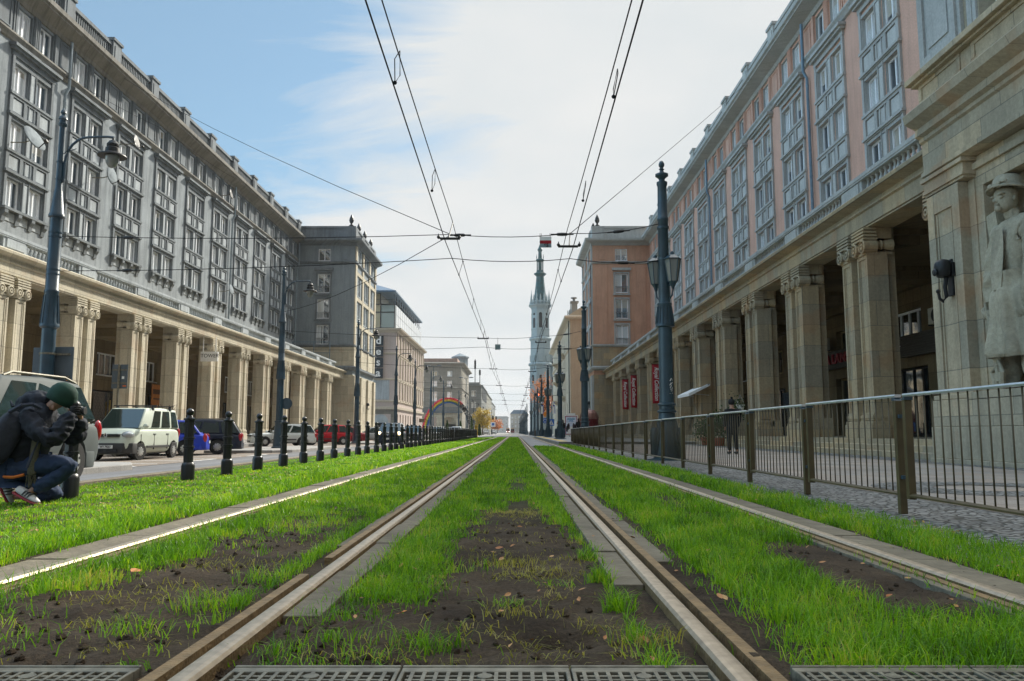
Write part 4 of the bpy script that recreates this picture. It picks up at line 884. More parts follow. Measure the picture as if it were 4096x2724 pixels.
mb=MB(); mb.box(-34,-23.6,129.9,130,-.2,4.3); mb.box(-20.2,-19.45,129.9,130,-.2,4.3); mb.box(-23.6,-20.2,129.93,130,3.6,4.3); mb.build('rusticated_base',rus,DE,w=True)
gold=glass('golden_glass',(.30,.24,.10),.08); whit=glass('white_glass_cladding',(.66,.70,.71),.18); grn=glass('green_glass',(.14,.20,.18),.08)
mb=MB(); mb.box(-34,-22.2,130.3,166,17.7,21.7); mb.box(-34,-22.4,131.5,166,21.8,23.7); mb.build('attic_glazing',gold,DE,w=True)
mb=MB(); mb.box(-22.2,-19.9,130.3,131.5,17.7,21.7); mb.build('corner_glazing',grn,DE,w=True)
mb=MB(); mb.box(-22.2,-19.85,131.5,167.5,17.7,21.75)
mb.build('glass_cladding',whit,DE,w=True)
mb=MB()
for x in(-33,-29.5,-26.2,-24.6,-23.6,-22.2,-19.9): mb.box(x-.07,x+.07,130.18,130.3,17.7,21.75)
for z in(17.75,20.4,21.7): mb.box(-34,-19.85,130.16,130.28,z-.07,z+.07)
for x in(-26.5,-24.4,-22.5): mb.box(x-.06,x+.06,131.38,131.5,21.8,23.7)
for k in range(13): y=132+k*2.9; mb.box(-20.35,-20.25,y-.05,y+.05,21.75,23.7)
for k in range(15): y=131.6+k*2.5; mb.box(-19.85,-19.835,y-.02,y+.02,17.75,21.7)
for z in(18.6,20.2): mb.box(-19.85,-19.832,131.5,167.5,z-.02,z+.02)
mb.box(-20.0,-19.95,130.4,167.4,22.55,22.6); mb.box(-34,-19.95,130.38,130.43,22.55,22.6); mb.build('attic_mullions',M['iron'],DE,w=True)
mb=MB(); x0,x1,y0,y1=-35,-19.7,129.8,168; mb.add([(x0,y0,23.75),(x1,y0,23.75),(x1,y1,23.75),(x0,y1,23.75),(x0,y0,24.0),(x1,y0,24.0),(x1,y1,24.0),(x0,y1,24.0),(-30,y0+6,26.6),(-26,y0+6,26.6),(-26,y1-6,26.6),(-30,y1-6,26.6)],[(0,1,2,3),(0,1,5,4),(1,2,6,5),(2,3,7,6),(3,0,4,7),(4,5,9,8),(5,6,10,9),(6,7,11,10),(7,4,8,11),(8,9,10,11)]); mb.build('roof',M['roofm'],DE,w=True)
ds=thing('vertical_sign','four dark square panels stacked on the pink building, one white letter on each','sign',(-22.35,129.5,9.4))
for i,ch in enumerate('desa'):
    z=14.75-i*1.78; mb=MB(); mb.box(-23.1,-21.55,129.45,129.6,z,z+1.58); mb.box(-23.55,-23.1,129.5,129.55,z+.3,z+.36); mb.box(-23.55,-23.1,129.5,129.55,z+1.2,z+1.26); p=mb.build('panel',M['navy'],ds,w=True); text(ch,1.75,M['letter'],p,(-22.32+22.35,129.42-129.5,z+.82-9.4),(R(90),0,0),.02,bold=.035)
# square building behind the rainbow
mst=stone('beige_stone_facade',(.33,.31,.265),(1.4,.7),.08,.2)
S=[]
for x in(-36.5,-32.6,-28.7,-24.7,-21.3,-17.45):
    S+=[(x,x+1.25,15.0,16.3),(x,x+1.25,12.4,13.8),(x,x+1.25,8.6,11.0,'cross')]
Fh=[(y,y+1.2,z,z+1.7) for y in range(208,238,5) for z in(15,12.2,8.8)]
ZB=bldg('stone_building','beige stone building with an arched portal and balcony, behind the rainbow arch',-42,-13.9,205,240,18.4,mst,'E',S,Fh,merge=False)
ring(ZB,'cornice',mst,-42,-13.9,205,240,CORN,17.7,'E'); ring(ZB,'string_course',mst,-42,-13.9,205,240,BELT,11.7,'E')
mb=MB(); mb.box(-41,-14.9,206,239,18.4,19.7); mb.build('roof_parapet',stone('pink_parapet',(.42,.3,.25)),ZB,w=True)
mb=MB(); mb.box(-25,-13.4,203.6,205,5.5,5.9); mb.box(-25,-13.4,203.6,203.75,6.75,6.9)
for k in range(40): x=-24.9+k*.29; mk_baluster(mb,x,203.68,5.9,.85,.08,5)
mb.build('balcony',M['trim_g'],ZB,w=True)
mb=MB(); mb.box(-25,-18.6,203.9,205,4.6,5.5); mb.box(-15,-13.5,203.9,205,0,5.5); mb.box(-20.0,-18.6,203.9,205,0,4.6); mb.box(-25,-24,203.9,205,0,4.6)
for k in range(14):
    a0,a1=PI*k/14,PI*(k+1)/14; c,s_=(lambda a:(-16.8+1.8*math.cos(a)) ,lambda a:2.7+1.8*math.sin(a)); mb.prism([(c(a0),s_(a0)),(c(a0),5.5),(c(a1),5.5),(c(a1),s_(a1))],'y',203.95,205)
mb.build('portal',M['cream'],ZB,w=True)
mb=MB(); mb.box(-18.6,-15,204.9,204.97,0,2.7); mb.lathe([(1.8,0),(1.8,.05)],(-16.8,204.9,2.7),18,ax='y'); mb.build('portal_door',M['cream'],ZB,w=True); mb=MB(); mb.box(-24,-20,204.9,204.96,0,4.6); mb.build('portal_window',M['dglass'],ZB,w=True)
mb=MB(); mb.cyl((-15.5,225,18.4),2.2,3.2,8); mb.lathe([(2.5,0),(2.5,.4),(.2,1.4)],(-15.5,225,21.5),8); mb.build('roof_turret',M['pav_g'],ZB,w=True)
# grey slab beyond
def simple(name,label,x0,x1,y0,y1,z1,mat,street,fl=4,nb=6,ns=3,group=None,par=.8):
    S=[];Fh=[]; fh=(z1-1)/fl
    for f in range(fl):
        for k in range(ns): x=x0+(x1-x0)*(k+.5)/ns; S.append((x-.7,x+.7,1+f*fh,1+f*fh+fh*.5))
        for k in range(nb): y=y0+(y1-y0)*(k+.5)/nb; Fh.append((y-.7,y+.7,1+f*fh,1+f*fh+fh*.5))
    T=bldg(name,label,x0,x1,y0,y1,z1,mat,street,S,Fh,group=group); ring(T,'cornice',mat,x0,x1,y0,y1,[(-.05,0),(.4,.2),(.4,.45),(-.05,.5)],z1-.5,street)
    mb=MB(); mb.box(x0+.6,x1-.6,y0+.6,y1-.6,z1,z1+par); mb.build('roof_parapet',mat,T,w=True); return T
mg1=stone('far_grey',(.25,.26,.25),None,.1,.2); mg2=stone('far_beige',(.40,.38,.33),None,.1,.2); mg3=stone('far_white',(.58,.58,.56),None,.06,.1); mg4=stone('far_olive',(.30,.30,.26),None,.1,.2)
G='far houses along the street'
b5=simple('slab_block','grey block with a flat roof and aerials, left of the yellow tree',-34,-10.3,246,290,15.2,mg1,'E',4,7,5)
mb=MB()
for x,y,h in((-12.4,248,7.5),(-11.0,250,4.5)): mb.cyl((x,y,15.8),.12,h,6); mb.box(x-.3,x+.3,y-.1,y+.1,15.8+h*.6,15.8+h*.95)
mb.build('aerial_mast',M['iron'],b5,w=True)
mb=MB(); mb.box(-10.5,-10.2,252,289,11.0,15.0); mb.build('dark_cladding',M['iron'],b5,w=True)
simple('row_house','far grey house with a stepped roofline above the yellow tree',-32,-11.4,304,392,16.5,mg4,'E',5,9,3,G); simple('row_house','farthest left house of the street, small and hazy',-32,-12.8,410,520,17,mg1,'E',5,10,3,G)
simple('row_house','far right house just past the church, hazy pale front',10.5,30,300,372,17.5,mg2,'W',5,8,3,G); simple('row_house','small hazy beige house right of the tram poles, behind the one by the church',11,30,395,520,19,mg3,'W',5,10,3,G)
simple('end_block','white block closing the street view behind the trams, left part',-26,-5.5,690,720,13.5,mg3,'E',4,3,6,'blocks closing the street view'); T=simple('end_block','taller pale block closing the street view behind the trams, right part',-4,12,740,770,17.5,mg2,'W',4,3,5,'blocks closing the street view')
mb=MB(); mb.prism([(-4.4,17.5),(12.4,17.5),(9,21),(-1,21)],'y',739.5,770); mb.build('roof',M['roofm'],T,w=True)
# tan house with cream front
mtan=stone('tan_gable',(.40,.335,.24),None,.1,.2); mcf=stone('cream_front',(.62,.55,.42),None,.08,.2)
Fh=[]
for k in range(10):
    y=126+k*5.2
    for z in(14.5,10.8,7.1,3.2): Fh.append((y,y+1.3,z,z+2.2,'cross'))
TN=bldg('balcony_house','cream fronted house with iron balconies and a blank tan gable wall',8.7,26,123,180,18.6,mcf,'W',(),Fh,fr='ceil')
mb=MB(); mb.prism([(8.6,-.2),(26,-.2),(26,22),(14.5,21.6),(10.1,19.9),(8.6,18.9)],'y',122.75,123.05); mb.build('gable_wall',mtan,TN,w=True)
ring(TN,'cornice',mcf,8.7,26,123.1,180,CORN,17.9,'W'); ring(TN,'string_course',mcf,8.7,26,123.1,180,BELT,13.6,'W')
mb=MB()
for y in (128,135,143,152,161,170): mb.box(8.8,9.6,y-.7,y+.7,18.6,19.8); mb.lathe([(.4,0),(.3,.5),(.08,.8),(.06,1.6)],(9.1,y,19.8),6)
mb.box(9.0,9.9,124.2,125.2,18.6,21.0); mb.box(8.8,10.1,124,125.4,21.0,21.25); mb.lathe([(.2,0),(.2,.4),(.5,.5),(.5,.65)],(9.4,124.7,21.25),8); mb.build('chimney',mg1,TN,w=True)
for y in (138,159):
    for z in(14.3,10.6,6.9):
        mb=MB(); mb.box(7.5,8.7,y-1.6,y+1.6,z-.35,z-.1); mb.prism([(8.7,z-1.0),(8.5,z-1),(7.7,z-.35),(8.7,z-.35)],'y',y-1.2,y-.9); mb.prism([(8.7,z-1.0),(8.5,z-1),(7.7,z-.35),(8.7,z-.35)],'y',y+.9,y+1.2); mb.m=1
        for k in range(14): q=y-1.55+k*.24; mb.box(7.52,7.56,q-.02,q+.02,z-.1,z+.95)
        mb.box(7.5,7.58,y-1.6,y+1.6,z+.93,z+1.0); mb.box(7.5,8.7,y-1.6,y-1.55,z+.93,z+1); mb.build('balcony',[mcf,M['iron']],TN,w=True)
downpipe(TN,8.45,123.4,0,18,M['iron'])
# church
CH=thing('church','white church with a tall slender tower and green copper spire','church',(8,250,0)); cx,cy=8.0,247.
cm=M['church']
mb=MB(); mb.lathe([(3.55,-.2),(3.5,21),(4.0,21.3),(4.0,21.7),(3.3,22.1),(3.25,28.9),(3.7,29.3),(3.7,29.7),(3.05,30.1),(3.0,32.3),(3.12,32.4),(3.12,32.6),(3.0,32.7),(2.95,38.9),(3.05,39.1),(3.1,39.4),(3.85,40.0),(3.85,40.3),(3.0,40.4)],(cx,cy,0),8,a0=PI/8,a1=2*PI+PI/8); TW=mb.build('tower',cm,CH,w=True)
mb=MB()
for k in range(8):
    a=-PI/2+k*PI/4; ca,sa=math.cos(a),math.sin(a)
    def bl(z0_,z1_,w_,r,arch=True):
        m=len(mb.v); pts=[(-w_/2,z0_),(w_/2,z0_),(w_/2,z1_)]+[(w_/2*math.cos(q*PI/8),z1_+w_/2*math.sin(q*PI/8)) for q in range(1,8)]+[(-w_/2,z1_)]; mb.prism(pts,'y',-.04,.05); mb.xf(Matrix.Translation((cx+ca*r,cy+sa*r,0))@Matrix.Rotation(a+PI/2,4,'Z'),m)
    ri=math.cos(PI/8)
    if k%2==0: bl(32.9,37.2,1.0,2.97*ri)
    else: bl(32.9,35.6,.95,2.97*ri); m=len(mb.v); mb.lathe([(.42,0),(.42,.1)],(0,0,0),12,ax='y'); mb.xf(Matrix.Translation((cx+ca*2.98*ri,cy+sa*2.98*ri,37.2))@Matrix.Rotation(a+PI/2,4,'Z'),m)
    bl(15.5,17.8,.8,3.52*ri)
mb.build('louvred_window',M['iron'],TW,w=True)
mb=MB()
for k in range(8):
    a=PI/8+k*PI/4; x,y=cx+3.0*math.cos(a),cy+3.0*math.sin(a); mb.lathe([(.3,0),(.34,1.5),(.4,1.6),(.2,1.9),(.24,2.6),(.06,3.8),(.04,4.6)],(x,y,40.3),6); a2=a+PI/8; x,y=cx+2.85*math.cos(a2),cy+2.85*math.sin(a2); mb.ball((x,y,41.0),.55,8,(1,1,1)); mb.lathe([(.22,0),(.26,1),(.05,2.2)],(x,y,41.3),6)
    for z in(26.2,): 
        m=len(mb.v); mb.box(-.75,.75,-.1,.1,22.4,24.4); mb.xf(Matrix.Translation((cx+3.2*math.cos(a2),cy+3.2*math.sin(a2),0))@Matrix.Rotation(a2+PI/2,4,'Z'),m)
mb.lathe([(2.75,40.3),(2.75,41.5),(2.6,41.6)],(cx,cy,0),8); mb.build('balcony',cm,TW,w=True)
mb=MB(); mb.lathe([(2.1,40.4),(1.95,42),(1.35,47.5),(1.2,49.4),(1.35,49.6),(2.0,50.2),(1.95,50.45),(1.2,50.7),(1.1,51.4)],(cx,cy,0),8)
for k in range(8): a=k*PI/4+PI/8; mb.cyl((cx+.95*math.cos(a),cy+.95*math.sin(a),51.3),.17,3.1,6); x,y=cx+1.15*math.cos(a),cy+1.15*math.sin(a); mb.lathe([(.1,0),(.06,.6),(.12,.9),(.03,1.8)],(x,y,54.7),6)
mb.cyl((cx,cy,51.3),.35,3.2,8); mb.lathe([(1.1,54.3),(1.3,54.6),(1.25,54.9),(.6,55.3),(.52,57.4),(.8,57.9),(.75,58.2),(.45,58.8),(.1,59.8)],(cx,cy,0),8); SPI=mb.build('spire',M['copper'],TW,w=True)
mb=MB(); mb.cyl((cx,cy,59.7),.06,3.7,6); mb.box(cx-.55,cx+.55,cy-.05,cy+.05,62.4,62.55); mb.ball((cx,cy,60.6),.2,8); mb.ball((cx,cy,62.47),.22,8); mb.build('cross',M['iron'],SPI,w=True)
mb=MB(); mb.box(10.5,30,250,290,-.2,21); mb.prism([(10,21),(30,21),(20,30)],'y',250,290); mb.box(9.5,13.5,246.5,250,-.2,22.5); mb.lathe([(.6,0),(.5,.5),(1.0,1.5),(.9,2.4),(.3,3.2),(.1,4)],(11.2,247.5,22.5),8); mb.build('nave',cm,CH,w=True)
# ---------------------------------------------------------------- bollards
mb=MB(); mb.lathe([(.098,0),(.098,.235),(.088,.27),(.075,.285)],(0,0,0),14); b0=mb.build('base',M['bollard'],smooth=True)
mb=MB()
for i in range(8):
    a=2*PI*i/8; mb.cyl((.058*math.cos(a),.058*math.sin(a),.3),.014,.62,5)
mb.lathe([(.068,.28),(.066,.50),(.084,.505),(.084,.53),(.066,.535),(.066,.635),(.086,.64),(.086,.665),(.066,.67),(.063,.90),(.066,.92),(.09,.93),(.09,.95),(.05,.965),(.035,1.0)],(0,0,0),16); b1=mb.build('shaft',M['bollard'],smooth=True)
mb=MB(); mb.ball((0,0,1.045),.06,12); b2=mb.build('ball_cap',M['bollard'],smooth='all')
bl=thing('bollard','black cast bollard right beside the kneeling photographer','bollard',(-4.93,8.92,-.075),group='black bollards along the road edge')
for b in(b0,b1,b2): b.parent=bl
LAB=['black bollard with the light van and blue car behind it','second black bollard to the right of the photographer, in front of the dark wagon','third black bollard to the right of the photographer','black bollard in front of the white estate car\'s bonnet and lamp post','sixth black bollard of the row, counting the one beside the photographer','black bollard at the tail of the white estate car','black bollard in front of the red hatchback\'s front door','black bollard in front of the red hatchback\'s rear wheel','black bollard between the red hatchback and the dark red sedan','black bollard in front of the dark red sedan\'s rear','black bollard just left of the oncoming car with lit headlamps','black bollard covering the oncoming car\'s left headlamp','black bollard in front of the oncoming car\'s bonnet badge']
kk=KIDS(bl)
for i in range(57):
    y=12.17+1.632*i
    lab=LAB[i] if i<len(LAB) else 'one of the many black bollards receding in a dense row beyond the oncoming car'
    c=dup(bl,(-4.93+rnd.uniform(-.02,.02),y,-.075),rnd.uniform(0,1),label=lab)
    c.rotation_euler[0]=rnd.uniform(-.012,.012); c.rotation_euler[1]=rnd.uniform(-.012,.012)
# ---------------------------------------------------------------- steel fence panels
def fence_parts(T):
    mb=MB(); mb.prism([(-.025,.958),(.025,.958),(.03,.97),(.025,.982),(-.025,.982),(-.03,.97)],'y',.03,2.07); mb.build('top_rail',M['fencetop'],T)
    mb=MB(); mb.prism([(-.03,.15),(.03,.15),(.03,.165),(.008,.178),(-.008,.178),(-.03,.165)],'y',.06,2.04); mb.build('bottom_rail',M['fence'],T)
    mb=MB(); mb.box(-.03,.03,.018,.07,.0,.93); p=mb.build('post',M['fence'],T,bev=.004); mb=MB(); mb.prism([(.02,.93),(.075,.93),(.075,.955),(.045,.955)],'x',-.035,.035); mb.obox((0,.005,.80),(.03,.03,.03)); mb.obox((0,.005,.3),(.03,.03,.03)); mb.build('bracket',M['pole'],p)
    mb=MB(); mb.box(-.03,.03,2.03,2.08,.13,.93); p=mb.build('post',M['fence'],T,bev=.004); mb=MB(); mb.prism([(2.02,.93),(2.075,.93),(2.045,.955),(2.02,.955)],'x',-.035,.035); mb.build('bracket',M['pole'],p)
    mb=MB(); mb.cyl((0,0,.17),.0062,.79,8); me=mb.build('bar',M['fence']); d=me.data; bpy.data.objects.remove(me); d.polygons.foreach_set('use_smooth',[True]*len(d.polygons))
    for k in range(15): link('bar',d,T,(0,.2+k*.1214,0))
fl=['nearest steel fence panel, cut off by the picture edge, in front of the statue','second steel fence panel from the picture edge, in front of the double columns','third steel fence panel from the picture edge','fourth steel fence panel from the picture edge, in front of the walking person\'s right','fifth steel fence panel, the walking person\'s legs behind it','sixth steel fence panel from the picture edge, next to the big lamp pole','seventh steel fence panel, crossing in front of the big lamp pole\'s base','eighth steel fence panel, just beyond the big lamp pole']
fp=thing('fence_panel',fl[1],'fence',(3.2,6.62,0),group='steel fence panels beside the track'); fence_parts(fp)
c=dup(fp,(3.2,4.45,0),label=fl[0])
for i in range(17):
    y=6.62+2.15*(i+1); n=i+2
    c=dup(fp,(3.2+rnd.uniform(-.012,.012),y,-.0032*(y-6.6)),rnd.uniform(-.012,.012),label=fl[n] if n<len(fl) else 'one of the distant steel fence panels that shrink together toward the stop')
for i,(y,x) in enumerate([(112,2.9),(114.2,2.9),(150,5.4),(156,5.6),(162,5.8)]): dup(fp,(x,y,0),label='short far fence panel by the tram stop crossing beyond the lamp poles')
# ---------------------------------------------------------------- right hand lantern poles
def rpole(label,x,y,z=0):
    T=thing('lantern_pole',label,'lamp post',(x,y,z),group='dark blue lantern poles on the right of the tracks')
    mb=MB(); mb.lathe([(.40,0),(.40,.05),(.335,.08),(.26,.5),(.215,1.0),(.20,1.15),(.235,1.17),(.235,1.21),(.19,1.23)],(0,0,0),20)
    for sg in(-1,1):
        mb.lathe([(.11,0),(.115,.5),(.10,.62),(.06,.68)],(sg*.31,0,.12),10); mb.lathe([(.42,0),(.42,.04)],(sg*.08,0,0),16)
    for k in range(14): a=2*PI*k/14; mb.tube([(.335*math.cos(a),.335*math.sin(a),.1),(.225*math.cos(a),.225*math.sin(a),.95)],.02,5)
    mb.build('base',M['pole'],T,smooth=True)
    mb=MB(); mb.lathe([(.19,1.2),(.19,1.32),(.22,1.34),(.22,1.38),(.178,1.4),(.172,3.25),(.235,3.28),(.235,3.33),(.215,3.38),(.17,3.80),(.18,3.82),(.18,3.86),(.145,3.88),(.125,5.95),(.14,5.97),(.14,6.03),(.125,6.05),(.115,6.85),(.135,6.9),(.135,6.96)],(0,0,0),20)
    for k in range(16): a=2*PI*k/16; mb.tube([(.228*math.cos(a),.228*math.sin(a),3.34),(.175*math.cos(a),.175*math.sin(a),3.78)],.014,5)
    for z_ in (4.95,5.75): mb.lathe([(.15,0),(.15,.06)],(0,0,z_),14)
    mb.build('shaft',M['pole'],T,smooth=True)
    mb=MB(); mb.lathe([(.10,6.95),(.07,7.02),(.09,7.06),(.165,7.12),(.165,7.17),(.06,7.22),(.045,7.27),(.07,7.3),(.04,7.34),(.07,7.38),(.075,7.43),(.05,7.5),(.005,7.53)],(0,0,0),16); mb.build('finial',M['pole'],T,smooth=True)
    for a in (R(-48),R(128)):
        cx,cy=.27*math.cos(a),.27*math.sin(a)
        mb=MB(); mb.lathe([(.215,.56),(.23,.58),(.10,.68),(.05,.70),(.05,.74),(.02,.78)],(cx,cy,4.36),6); mb.lathe([(.03,-.18),(.05,-.1),(.10,-.02),(.115,0)],(cx,cy,4.38),6)
        for k in range(6): q=2*PI*k/6; mb.tube([(cx+.115*math.cos(q),cy+.115*math.sin(q),4.38),(cx+.2*math.cos(q),cy+.2*math.sin(q),4.93)],.011,4)
        mb.tube([(cx,cy,4.2),(cx*.9,cy*.9,4.05),(cx*.55,cy*.55,3.95)],.022,6); mb.tube([(cx*.4,cy*.4,4.3),(cx,cy,4.3)],.022,6)
        l=mb.build('lantern',M['pole'],T,smooth=True)
        mb=MB(); mb.lathe([(.108,4.385),(.19,4.92)],(cx,cy,0),6,cap=False); mb.build('glass',M['lampglass'],l)
    return T
rp=rpole('big dark blue lantern pole standing just behind the steel fence',3.72,19.5,-.02)
mb=MB(); 
for k in range(7): mb.tube([(.172*math.cos(R(q)),.172*math.sin(R(q)),zz) for q,zz in ((rnd.uniform(-75,-52),1.62+k*.05),(rnd.uniform(-70,-40),1.62+k*.05+rnd.uniform(-.05,.08)),(rnd.uniform(-62,-38),1.7+k*.04))],.012,4)
mb.build('torn_sticker',M['letter'],rp)
RL=['second lantern pole, with the red kiosk behind its foot','third lantern pole at the start of the tram platform','fourth lantern pole on the platform, two pedestrians around it','fifth lantern pole on the platform','sixth lantern pole, with the orange tree behind it','seventh lantern pole, slim in the distance','farthest of the large lantern poles near the crossing signs']
_kc.clear()
for i,(x,y,z) in enumerate([(3.6,41,0),(3.46,61,.14),(3.46,83,.14),(3.4,101,.14),(3.5,122,0),(3.5,141,0),(3.4,165,0)]): dup(rp,(x,y,z),rnd.uniform(-.3,.3),label=RL[i],ks=[k for k in KIDS(rp) if not k.name.startswith('torn')])
for i in range(8): dup(rp,(2.9-.012*i*i,190+i*26,0),label='tiny lantern pole in the far row beyond the crossing',ks=[k for k in KIDS(rp) if not k.name.startswith('torn')])
# ---------------------------------------------------------------- left goose-neck lamps
def llamp(label,x,y,z=-.16):
    T=thing('street_lamp',label,'street lamp',(x,y,z),group='goose-neck street lamps along the left road')
    mb=MB(); mb.lathe([(.36,0),(.36,.06),(.30,.1),(.25,.7),(.215,1.3),(.235,1.33),(.235,1.4),(.20,1.42)],(0,0,0),18); mb.build('base',M['pole_l'],T,smooth=True)
    mb=MB(); mb.lathe([(.185,1.4),(.175,3.55),(.24,3.6),(.24,3.66),(.22,3.72),(.17,4.5),(.18,4.53),(.18,4.58),(.165,4.6),(.155,6.55),(.205,6.58),(.205,6.63),(.18,6.68),(.105,7.3),(.09,7.35),(.075,9.15)],(0,0,0),18)
    for k in range(10): a=2*PI*k/10; mb.tube([(.232*math.cos(a),.232*math.sin(a),3.68),(.176*math.cos(a),.176*math.sin(a),4.45)],.013,4)
    for z_ in(7.62,8.1): mb.lathe([(.10,0),(.10,.035)],(0,0,z_),12)
    for z_ in(5.0,5.12,6.02,6.14): mb.lathe([(.172,0),(.172,.03)],(0,0,z_),14)
    mb.build('shaft',M['pole_l'],T,smooth=True)
    mb=MB(); mb.lathe([(.075,9.1),(.115,9.16),(.115,9.2),(.09,9.22),(.09,9.3),(.115,9.32),(.105,9.38),(.05,9.43),(.05,9.47),(.075,9.5),(.06,9.57),(.03,9.6),(.005,9.66)],(0,0,0),14); mb.build('finial',M['pole_l'],T,smooth=True)
    arm=[(.10,0,7.55),(.115,0,7.7),(.12,0,8.1)]+[(.12+.62*(1-math.cos(t)),0,8.1+.72*math.sin(t)) for t in [R(q) for q in (15,30,45,60,75,90)]]+[(1.25,0,8.83),(1.42,0,8.81)]
    mb=MB(); mb.tube(arm,.035,8); mb.tube([(.08,0,8.35),(.15,0,8.42),(.3,0,8.45),(.42,0,8.5)],.012,5); mb.tube([(.06,0,8.1),(.15,0,8.1)],.03,6); mb.tube([(.06,0,7.62),(.15,0,7.62)],.03,6); mb.build('arm',M['pole_l'],T,smooth=True)
    mb=MB(); mb.lathe([(.02,.0),(.03,-.08),(.10,-.12),(.12,-.16),(.155,-.2),(.155,-.26),(.14,-.28),(.18,-.32),(.19,-.44),(.36,-.52),(.37,-.55),(.2,-.54),(.0,-.5)],(1.40,0,8.82),20); s_=mb.build('lamp_shade',M['iron'],T,smooth=True)
    mb=MB(); mb.lathe([(.185,-.54),(.18,-.62),(.15,-.74),(.09,-.84),(.01,-.87)],(1.40,0,8.82),16,cap=False); mb.build('glass',M['lampglass'],s_,smooth='all')
    return T
LL=['nearest goose-neck lamp, beside the grey estate car','second goose-neck lamp, standing beside the white estate car','third goose-neck lamp, in front of the left corner block','fourth goose-neck lamp, in front of the pink building\'s near edge','fifth goose-neck lamp, in front of the pink building\'s windows','sixth goose-neck lamp, left of the rainbow arch','seventh goose-neck lamp, in front of the rainbow arch']
ll=llamp(LL[0],-12.35,20.9)
for i,(x,y) in enumerate([(-12.3,41.7),(-12.2,61.5),(-12.1,81),(-12,95.5),(-12,114),(-12,134)]): dup(ll,(x,y,-.16),rnd.uniform(-.06,.06),label=LL[i+1])
for i in range(5): dup(ll,(-11.8+i*.15,168+i*28,-.1),label='small goose-neck lamp near the yellow tree, far down the left side')
